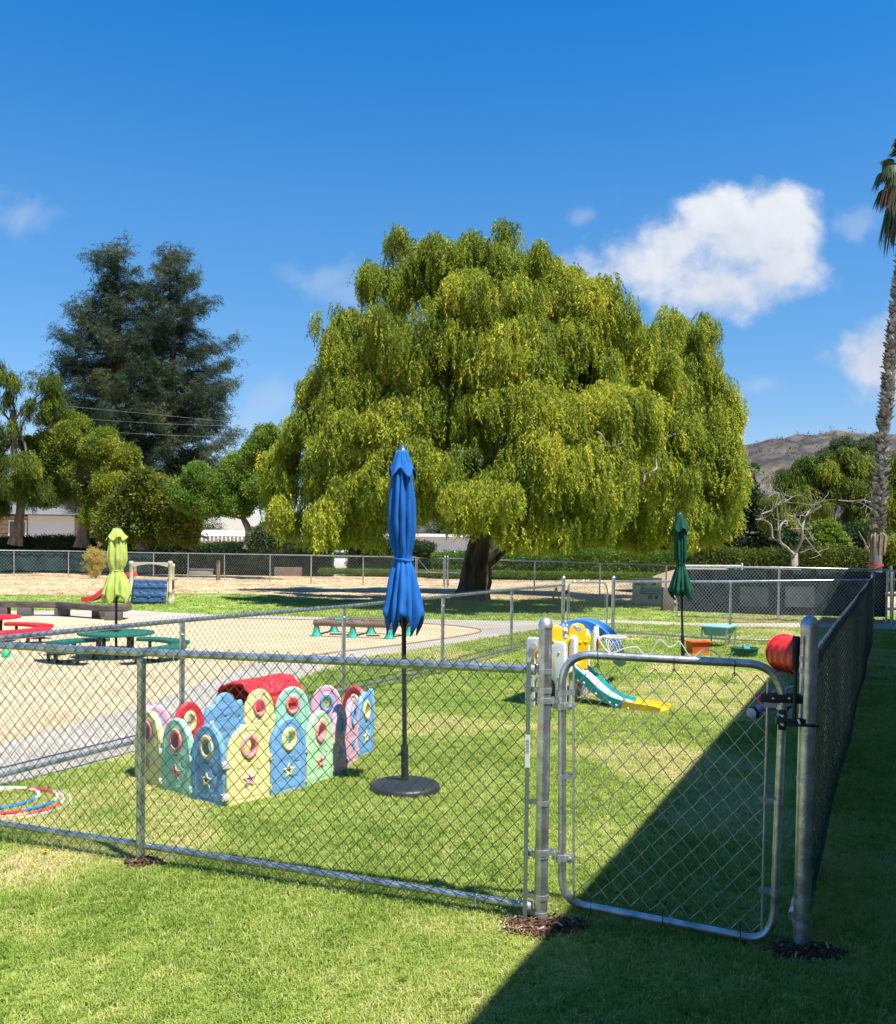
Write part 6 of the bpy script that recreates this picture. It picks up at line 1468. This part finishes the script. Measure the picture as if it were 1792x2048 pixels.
for k in range(5):
    mb = MB(); mb.box(((a.x + b.x) / 2, Yb - .012, zt * (k + .5) / 5), (b.x - a.x + .02, .022, zt / 5 - .012)); mb.build('plank', M('crate_plank', (.20, .145, .11), .85, var=.3, scale=2.5, bump=.5, bscale=20), t)
pp = G(436, 1161); mb = MB(); mb.tube([pp, pp + Vector((0, 0, 1.0))], .10, 12); tag(mb.build('stump', m_bark), 'dark upright tree stump in the dry field beside the grey box', 'stump')
# yellow bush
yb = G(192, 1157); t = thing('bush', 'small yellow green sapling in front of the field fence', 'bush', yb)
mb = MB()
ypts = []
for (ex_, ey_) in ((172, 1110), (180, 1100), (192, 1098), (203, 1100), (211, 1108), (196, 1116), (184, 1124), (178, 1134)):
    q_ = limb(mb, yb, P(ex_, ey_, yb.y + random.uniform(-.2, .2)), .018, .006, .12, n=6, seg=5)
    for _ in range(95):
        s_ = random.uniform(.38, 1.04); a_ = q_[min(6, int(s_ * 6))]; ypts.append(tuple(a_ + Vector((random.gauss(0, .11), random.gauss(0, .10), random.gauss(0, .09)))))
mb.build('stem', m_bark, t, kind='stuff')
m_yb = leafmat('yellow_bush_leaves', [(.34, .31, .06), (.52, .43, .10), (.62, .50, .18), (.52, .36, .12)], trans=.35); s_yb = src(brd, 'ybush', m_yb)
p = np.array(ypts); k = len(p)
scatter('foliage', p, rots(k, .8), np.full((k, 3), .36), np.clip(rng.normal(.5, .25, k), 0, 1), s_yb, m_yb, t)
# spiky plants in the field
def spiky(label, px, py, n, L_, col):
    b = G(px, py); t = thing('spiky_plant', label, 'plant', b); mb = MB()
    for k in range(n):
        a = random.uniform(0, 2 * PI); e = random.uniform(.25, 1.1); d_ = Vector((math.cos(a) * math.cos(e), math.sin(a) * math.cos(e), math.sin(e))) * L_ * random.uniform(.7, 1.1)
        mb.tube([b, b + d_ * .5 + Vector((0, 0, .03)), b + d_ - Vector((0, 0, .03))], [.02, .022, .003], 4)
    mb.build('blade', col, t, kind='stuff')
spiky('pale spiky agave in the dry field right of the big trunk', 1008, 1148, 16, .55, M('agave', (.20, .20, .10), .7, var=.2)); spiky('dark spiky plant behind the toy kitchen', 1246, 1157, 26, .5, M('dark_spikes', (.05, .06, .05), .8, var=.2))
# toy kitchen
tkb = G(1296, 1210); Yt = tkb.y; t = thing('toy_kitchen', 'beige toy kitchen with teal counter on the grass edge behind the far gate', 'toy kitchen', tkb)
def z5(x, y, dy=0): return P(1056 + x * .208, 1087 + y * .208, Yt + dy)
def slab(name, x0, x1, y0, y1, dy, d, mat, bev=.012, lbl=None):
    a = z5(x0, y0, dy); b = z5(x1, y1, dy); mb = MB(); mb.box(((a.x + b.x) / 2, Yt + dy + d / 2, (a.z + max(b.z, 0)) / 2), (b.x - a.x, d, a.z - max(b.z, 0))); return mb.build(name, mat, t, bevel=bev, label=lbl)
slab('cabinet', 1030, 1285, 485, 592, 0, .40, k_beige); bw = slab('back_panel', 1085, 1285, 345, 490, .22, .16, k_beige); slab('side_panel', 1025, 1085, 345, 590, .05, .36, k_beige)
sh = slab('counter', 1085, 1340, 447, 462, -.12, .42, k_teal); slab('counter_leaf', 1205, 1338, 460, 488, -.14, .3, k_teal)
mb = MB(); c = z5(1155, 345, .22); r_ = .155; vs = circ(0, 0, r_, r_ * .75, 24)
wplate('arch', [circ(0, 0, r_ * 1.15, r_ * .95, 28), circ(0, -.01, r_ * .85, r_ * .68, 28)[::-1]], .10, .012, k_cream, c + Vector((0, .02, -.02)), Vector((1, 0, 0)), parent=t)
slab('top_rail', 1015, 1290, 328, 350, .08, .26, k_cream)
for (x0, x1, y0, y1) in ((1030, 1080, 362, 402), (1115, 1165, 368, 400), (1185, 1232, 368, 400)): slab('shelf_shade_slab', x0, x1, y0, y1, .03 if x0 < 1080 else .20, .03, M('shelf_shadow', (.20, .14, .07), .7), bev=.004)  # solid slabs coloured dark for the shade inside the shelves
for (x0, x1) in ((1158, 1192), (1222, 1250)): slab('window', x0, x1, 497, 535, -.012, .02, M('window_dark', (.06, .05, .045), .5), bev=.003)
slab('oven_door', 1035, 1080, 420, 470, .03, .03, k_lgrey, bev=.006); slab('tap', 1095, 1112, 380, 440, .15, .04, k_teal, bev=.01)
for x in (1140, 1158, 1172, 1188): slab('dial', x, x + 10, 462, 474, -.13, .02, k_white, bev=.003)
a = G(1268, 1204); b = G(1302, 1208); mb = MB(); mb.box(((a.x + b.x) / 2, a.y - .05, .05), ((b - a).length, .10, .05), math.atan2(b.y - a.y, b.x - a.x)); tag(mb.build('plank', k_white, bevel=.005), 'white plank lying on the ground in front of the toy kitchen', 'plank')
# blue folded step
bs = G(1112, 1197); t = thing('step_stool', 'blue folding A shaped stool beneath the pepper tree', 'stool', bs)
for sg in (-1, 1):
    mb = MB(); c = bs + Vector((sg * .06, 0, .19)); mb.box(c, (.02, .28, .40), mat=Matrix.Rotation(sg * -.28, 3, 'Y')); mb.build('side_leg', plastic('stool_blue', (.06, .17, .34)), t, bevel=.005)
mb = MB(); mb.box(bs + Vector((0, 0, .385)), (.10, .30, .025)); mb.build('seat', plastic('stool_blue', (.06, .17, .34)), t, bevel=.005)
# dandelion
dd = G(90, 1716); t = thing('dandelion', 'single yellow dandelion in the near lawn', 'flower', dd); mb = MB(); mb.tube([dd, dd + Vector((.004, 0, .035))], .0022, 5); mb.build('stem', M('stem_green', (.12, .25, .04), .7), t)
mb = MB()
for k in range(26):
    a = k * 2.4; r = .018 * math.sqrt((k + 1) / 26); c = dd + Vector((.004, 0, .037)); mb.box(c + Vector((r * math.cos(a) * .55, r * math.sin(a) * .55, .004)), (r * .9 + .003, .004, .0025), a)
mb.build('petal', M('dandelion_yellow', (.80, .55, .01), .6), t, kind='stuff')
# clover-like leaves at bottom right in shade
# ================================================================== BUILDINGS, CARS, PALMS, WIRES
m_wwall = M('white_siding', (.62, .62, .60), .7, var=.05, scale=.6); m_tan = M('tan_siding', (.36, .25, .14), .8, var=.12, scale=2); m_roofw = M('white_metal_roof', (.66, .67, .68), .45, var=.05); m_glass = M('window_glass', (.02, .03, .04), .08, var=.1, spec=.8)
def bld(name, label, cat, x0, x1, ytop, Y, depth, mat): 
    a = P(x0, ytop, Y); b = P(x1, ytop, Y); t = thing(name, label, cat, ((a.x + b.x) / 2, Y, 0)); mb = MB(); mb.box(((a.x + b.x) / 2, Y + depth / 2, a.z / 2), (b.x - a.x, depth, a.z)); mb.build('wall', mat, t, smooth=False); return t, a, b
t, a, b = bld('house', 'white and tan house behind the hedge at far left', 'house', -60, 160, 1034, 68, 8, m_tan)
mb = MB(); c0, c1 = P(58, 1034, 68), P(150, 1034, 68); mb.box(((c0.x + c1.x) / 2, 67.93, 1.9), (c1.x - c0.x, .12, 3.8)); mb.build('white_wall', m_wwall, t, smooth=False, label='white rendered part of the wall')
for k in range(9):
    mb = MB(); z = 3.6 - k * .33; q0, q1 = P(-60, 1034, 68), P(57, 1034, 68); mb.box(((q0.x + q1.x) / 2, 67.95, z), (q1.x - q0.x, .07, .29)); mb.build('siding_board', m_tan, t, smooth=False)
w0, w1 = P(18, 1040, 67.9), P(54, 1078, 67.9); mb = MB(); mb.box(((w0.x + w1.x) / 2, 67.86, (w0.z + w1.z) / 2), (w1.x - w0.x, .12, w0.z - w1.z)); wf = mb.build('window', m_wwall, t, smooth=False); mb = MB(); mb.box(((w0.x + w1.x) / 2, 67.78, (w0.z + w1.z) / 2), (w1.x - w0.x - .25, .05, w0.z - w1.z - .25)); mb.build('pane', m_glass, wf, smooth=False)
mb = MB(); A_ = P(-70, 1034, 67.4); B_ = P(168, 1034, 67.4); zr = 3.85; mb.add([(A_.x, 67.3, zr), (B_.x, 67.3, zr), (B_.x, 76.6, zr), (A_.x, 76.6, zr), (A_.x, 72, zr + 1.6), (B_.x, 72, zr + 1.6)], [(0, 1, 5, 4), (2, 3, 4, 5), (1, 2, 5), (3, 0, 4), (0, 3, 2, 1)]); mb.build('roof', M('grey_roof', (.14, .14, .15), .8, var=.15), t, smooth=False)
t, a, b = bld('mobile_home', 'long low white building with shallow metal roof behind the shade tree', 'building', 390, 620, 1068, 66, 7, m_wwall)
mb = MB(); A_ = P(384, 1068, 65.4); B_ = P(625, 1068, 65.4); pk = P(440, 1060, 69).z; z0_ = A_.z; mb.add([(A_.x, 65.4, z0_ - .1), (B_.x, 65.4, z0_ - .1), (B_.x, 73.5, z0_ - .1), (A_.x, 73.5, z0_ - .1), (A_.x, 69, pk), (B_.x, 69, pk)], [(0, 1, 5, 4), (2, 3, 4, 5), (1, 2, 5), (3, 0, 4), (0, 3, 2, 1)]); rfm = mb.build('roof', m_roofw, t, smooth=False)
for k in range(30):
    x = A_.x + (B_.x - A_.x) * (k + .5) / 30; mb = MB(); mb.box((x, 65.38, z0_ - .30), (.10, .04, .34)); mb.build('fascia_slat', m_roofw, rfm, smooth=False)
mb = MB(); c = P(516, 1056, 68.5); mb.box(c + Vector((0, 0, -.05)), (1.0, .8, .5)); mb.build('air_unit', M('air_unit_grey', (.45, .46, .47), .5), t, bevel=.03)
t, a, b = bld('shed', 'white ribbed metal shed behind the pepper tree trunk', 'shed', 738, 1010, 1072, 74, 6, m_roofw)
for k in range(46):
    x = a.x + (b.x - a.x) * (k + .5) / 46; mb = MB(); mb.box((x, 73.96, a.z / 2), (.09, .10, a.z - .04)); mb.build('rib', m_roofw, t, smooth=False)
mb = MB(); mb.box(((a.x + b.x) / 2, 77, a.z + .12), (b.x - a.x + .6, 7, .24)); mb.build('roof', m_roofw, t, smooth=False)
mb = MB(); A_ = P(380, 1068, 60); mb.add([(P(376, 1064, 60).x, 60, P(376, 1064, 60).z), (P(418, 1074, 60).x, 60, P(418, 1076, 60).z), (P(418, 1074, 64).x, 64, P(418, 1076, 60).z + .1), (P(376, 1064, 64).x, 64, P(376, 1064, 60).z + .1)], [(0, 1, 2, 3)])
o = mb.build('lean_to_roof', M('dark_roof', (.03, .035, .05), .6), None, smooth=False); o.modifiers.new('thickness', 'SOLIDIFY').thickness = .1; tag(o, 'dark sloping lean-to roof left of the white low building', 'roof')
# the long building at the camera's right whose roof edge casts the straight shade on the lawn
EH = 4.2; n_e = 1.306 - .480 * EH
def bw(d, n, z): v = D * d + NL * n; return Vector((v.x, v.y, z))
sb = thing('school_building', 'long low school building beside the camera that shades the right of the lawn', 'building', bw(8, -4, 0))
ms = M('stucco', (.30, .26, .21), .9, var=.08, scale=4, bump=.4, bscale=60)
c = bw(9, n_e - 3.9, 2.0); mb = MB(); mb.box(c, (34, 6.5, 4.0), math.atan2(D.y, D.x)); wl = mb.build('wall', ms, sb, smooth=False)
c = bw(9, n_e - 3.75, 4.1); mb = MB(); mb.box(c, (35, 7.5, .2), math.atan2(D.y, D.x)); mb.build('roof', M('roof_edge', (.25, .22, .2), .8), sb, smooth=False)
for k in range(7):
    c = bw(-5 + k * 4.4, n_e - .645, 1.7); mb = MB(); mb.box(c, (1.8, .06, 1.3), math.atan2(D.y, D.x)); wq = mb.build('window', M('window_frame_white', (.6, .6, .58), .5), sb, smooth=False); mb = MB(); mb.box(c + NL * .02, (1.6, .06, 1.1), math.atan2(D.y, D.x)); mb.build('pane', m_glass, wq, smooth=False)
# cars beyond the hedges
def car(label, x, Y, rz, col, van=False):
    c = P(x, 1100, Y); t = thing('parked_car', label, 'car', (c.x, c.y, 0), rz)
    prof = [(-2.15, .45), (-2.2, .75), (-2.05, .98), (-1.75, 1.06), (-1.35, 1.5), (.55, 1.52), (1.15, 1.08), (2.0, .92), (2.2, .7), (2.18, .42), (1.75, .38), (-1.75, .38)]
    me = plate([prof], 1.75, .08, 2); body = link('body', me, M('car_paint_' + col[0], col[1], .25, var=.02, coat=.6), t, False)
    for s in (-1, 1):
        w_me = plate([[(-1.15, 1.08), (-.95, 1.42), (.42, 1.44), (.85, 1.10)]], .02, .0); o = mesh_copy_obj('side_window', w_me, m_glass, t, loc=(0, s * .885, 0))
        for xx in (-1.35, 1.35):
            mb = MB(); mb.lathe([(.0005, -.11), (.2, -.11), (.33, -.10), (.33, .10), (.2, .11), (.0005, .11)], 18, c=(xx, s * .80, .33), mat=Matrix.Rotation(R(90), 3, 'X')); mb.build('wheel', M('tyre', (.015, .015, .015), .8), t, world=False)
    return t
car('white parked car glimpsed under the left skirt of the pepper tree', 683, 62, R(8), ('white', (.62, .62, .62))); car('white parked car glimpsed through the field gate', 897, 63, R(0), ('white', (.62, .62, .62)))
car('grey blue parked car glimpsed under the pepper tree right of its trunk', 1152, 60, R(4), ('blue', (.16, .22, .30))); car('pale parked car half hidden in the hedge right of the trunk', 1236, 60, R(86), ('pale', (.55, .56, .58)))
# tall palm
m_ptr = M('palm_trunk', (.17, .145, .13), .9, var=.3, scale=4, bump=.8, bscale=20, stretch=(1, 1, 4)); Yp = 30
tpp = [(1751, 1175), (1751, 1133), (1752, 1100), (1754, 1061), (1757, 1030), (1762, 960), (1763, 909), (1768, 850), (1775, 800), (1780, 730), (1788, 660), (1797, 590), (1806, 520), (1811, 440), (1812, 370), (1812, 318)]
tpw = spline([P(x, y, Yp) for x, y in tpp], 5); tpw[0].z = 0; pb = tpw[0]
pal = thing('palm_tree', 'very tall fan palm with rough booted trunk leaning at the right edge', 'palm', (pb.x, pb.y, 0)); mb = MB(); nP = len(tpw)
mb.tube(tpw, [(.195 if i < 14 else .135) - .0004 * i for i in range(nP)], 16); mb.build('trunk', m_ptr, pal)
boot = []
for k in range(3):
    v = [(-.02, -.09, 0), (-.02, .09, 0), (.035, .07, .10), (.035, -.07, .10), (.085 + .025 * k, .03, .15), (.085 + .025 * k, -.02, .17), (.03, -.06, .02), (.03, .06, .02)]
    me = bpy.data.meshes.new('boot'); me.from_pydata(v, [], [(0, 1, 2, 3), (3, 2, 4, 5), (6, 7, 4, 5), (0, 6, 5, 3), (1, 7, 4, 2)]); boot.append(me)
m_boot = leafmat('palm_boot', [(.08, .07, .065), (.19, .17, .155), (.36, .33, .30), (.52, .49, .45)], trans=0, rough=.85); s_bt = src(boot, 'boot', m_boot)
bp2 = []; br2 = []
for i in range(15, nP - 4):
    for k in range(20):
        a = k * 2.39996 + i * .9; p = tpw[i].lerp(tpw[i + 1], random.random()) + Vector((math.cos(a), math.sin(a), 0)) * .125; bp2.append(tuple(p)); br2.append((random.gauss(0, .12), random.gauss(.15, .15), a))
k = len(bp2); scatter('trunk_boots', bp2, br2, np.stack([rng.uniform(.7, 1.25, k)] * 3, 1), np.clip(rng.normal(.45, .25, k), 0, 1), s_bt, m_boot, pal)
mb = MB()
for k in range(26):
    a = random.uniform(0, 6.28); d_ = Vector((math.cos(a), math.sin(a), 0)); b = P(1754, 1066, Yp) + d_ * .18; mb.tube([b, b + d_ * .10 + Vector((0, 0, -.10)), b + d_ * .07 + Vector((0, 0, -random.uniform(.3, .75)))], [.03, .03, .008], 4)
mb.build('dead_bark_strip', M('dead_bark', (.26, .16, .10), .9, var=.3), pal, kind='stuff')
rb = P(1751, 1130, Yp); mb = MB(); mb.lathe([(.235, -.035), (.24, 0), (.235, .035)], 18, c=rb); mb.build('red_band', plastic('band_red', (.5, .03, .03)), pal)
def frond(c, a, e, L_, col, parent, nm='frond', fold=.0, nseg=26, spread=2.3, r=1.0):
    d_ = Vector((math.cos(a) * math.cos(e), math.sin(a) * math.cos(e), math.sin(e))); s_ = Vector((-math.sin(a), math.cos(a), 0)); u_2 = d_.cross(s_)
    h = c + d_ * L_; mb = MB(); mb.tube([c, c.lerp(h, .6) + Vector((0, 0, .05)), h], [.03, .02, .015], 5); v = []; f = []
    for k in range(nseg):
        q = -spread / 2 + spread * k / (nseg - 1); dr = (d_ * math.cos(q) + s_ * math.sin(q)).normalized(); ln = r * (.75 + .25 * math.cos(q)) * random.uniform(.85, 1.1); w = .045
        pr = s_ * math.cos(q) - d_ * math.sin(q); m1 = h + dr * ln * .55 - Vector((0, 0, .06 * ln)); t1 = h + dr * ln * .88 - Vector((0, 0, (.35 + fold) * ln)); k0 = len(v)
        v += [h, m1 + pr * w, m1 - pr * w, t1 + pr * .012, t1 - pr * .012, t1 - Vector((0, 0, .25 * ln * (.4 + fold)))]; f += [(k0, k0 + 1, k0 + 2), (k0 + 1, k0 + 3, k0 + 4, k0 + 2), (k0 + 3, k0 + 5, k0 + 4)]
    mb.add(v, f); return mb.build(nm, col, parent, smooth=False)
k_fr = M('palm_green', (.045, .075, .022), .6, var=.3, scale=2, trans=.25); k_fd = M('palm_dead', (.30, .22, .16), .85, var=.25, scale=2)
ctop = P(1812, 322, Yp)
for k in range(13): frond(ctop + Vector((0, 0, random.uniform(-.3, .2))), k * 2.39996 + .6, random.uniform(.25, 1.2), random.uniform(.3, .45), k_fr, pal, r=.55)
for (dx, y, a) in ((-.12, 375, 3.1), (-.1, 400, 2.2), (-.1, 385, 4.0), (.2, 380, .5), (-.1, 368, 3.6), (.1, 372, 1.2)): frond(P(1810, y - 30, Yp) + Vector((dx, 0, 0)), a, -.05, .45, k_fr, pal, fold=.6, r=.5)
for (y, a, L_) in ((410, 3.0, .25), (415, 3.9, .2), (420, 2.2, .2), (425, 5.5, .2), (412, .5, .2)): frond(P(1812, y, Yp), a, -.1, L_, k_fr if a < 4 else k_fd, pal, fold=1.3, r=.6, spread=1.5)
for k in range(22):
    a = random.uniform(0, 6.28); frond(P(1811, random.uniform(335, 372), Yp), a, random.uniform(-1.1, -.1), random.uniform(.2, .45), k_fd, pal, 'dead_frond', fold=1.0, nseg=11, spread=1.4, r=.5)
# low fan palm in the distance
fpb = P(1502, 1075, 64); t = thing('palm_tree', 'shaggy small fan palm with grey trunk on the skyline right of the pepper tree', 'palm', (fpb.x, 64, 0)); c = P(1504, 945, 64)
MB().tube([Vector((fpb.x, 64, 0)), P(1505, 1010, 64), c], [.3, .26, .25], 10).build('trunk', m_ptr, t)
for k in range(18): frond(c, k * 2.4, random.uniform(-.3, 1.2), .35, M('palm_green2', (.10, .13, .05), .6, var=.3, trans=.2), t, r=.85, nseg=14)
for k in range(16): frond(c + Vector((0, 0, -random.uniform(.2, 1.6))), k * 2.4, -.7, .2, M('palm_dead2', (.30, .24, .15), .8, var=.3), t, 'dead_frond', fold=.8, nseg=8, spread=1.4, r=.8)
# overhead wires before the redwoods
for lab, pts in (('topmost thin overhead wire crossing the redwoods', [(60, 806), (130, 812), (300, 828), (443, 842), (560, 850)]), ('middle thin overhead wire crossing the redwoods', [(60, 830), (130, 835), (300, 846), (460, 852), (560, 855)]), ('lowest thin overhead wire crossing the redwoods', [(60, 852), (170, 861), (330, 870), (480, 875), (560, 877)])):
    mb = MB(); mb.tube(spline([P(x, y, 62) for x, y in pts], 4), .006, 5); tag(mb.build('power_line', M('wire_grey', (.35, .36, .37), .5)), lab, 'wire', 'overhead wires')
# dark rail fence piece at the far right edge beyond the path
dr_ = thing('dark_rail_fence', 'black rail fence glimpsed at the right edge beyond the path', 'fence', P(1790, 1240, 27))
for y in (1160, 1190, 1218): MB().tube([P(1776, y, 29), P(1850, y, 29)], .05, 8).build('rail', k_black, dr_)
mb = MB(); mb.tube([lift(P(1782, 1240, 24.5), 0), P(1782, 1132, 24.5)], .028, 10); tag(mb.build('gate_post', m_galv2), 'thin galvanised post at the right edge beside the screened fence', 'post')
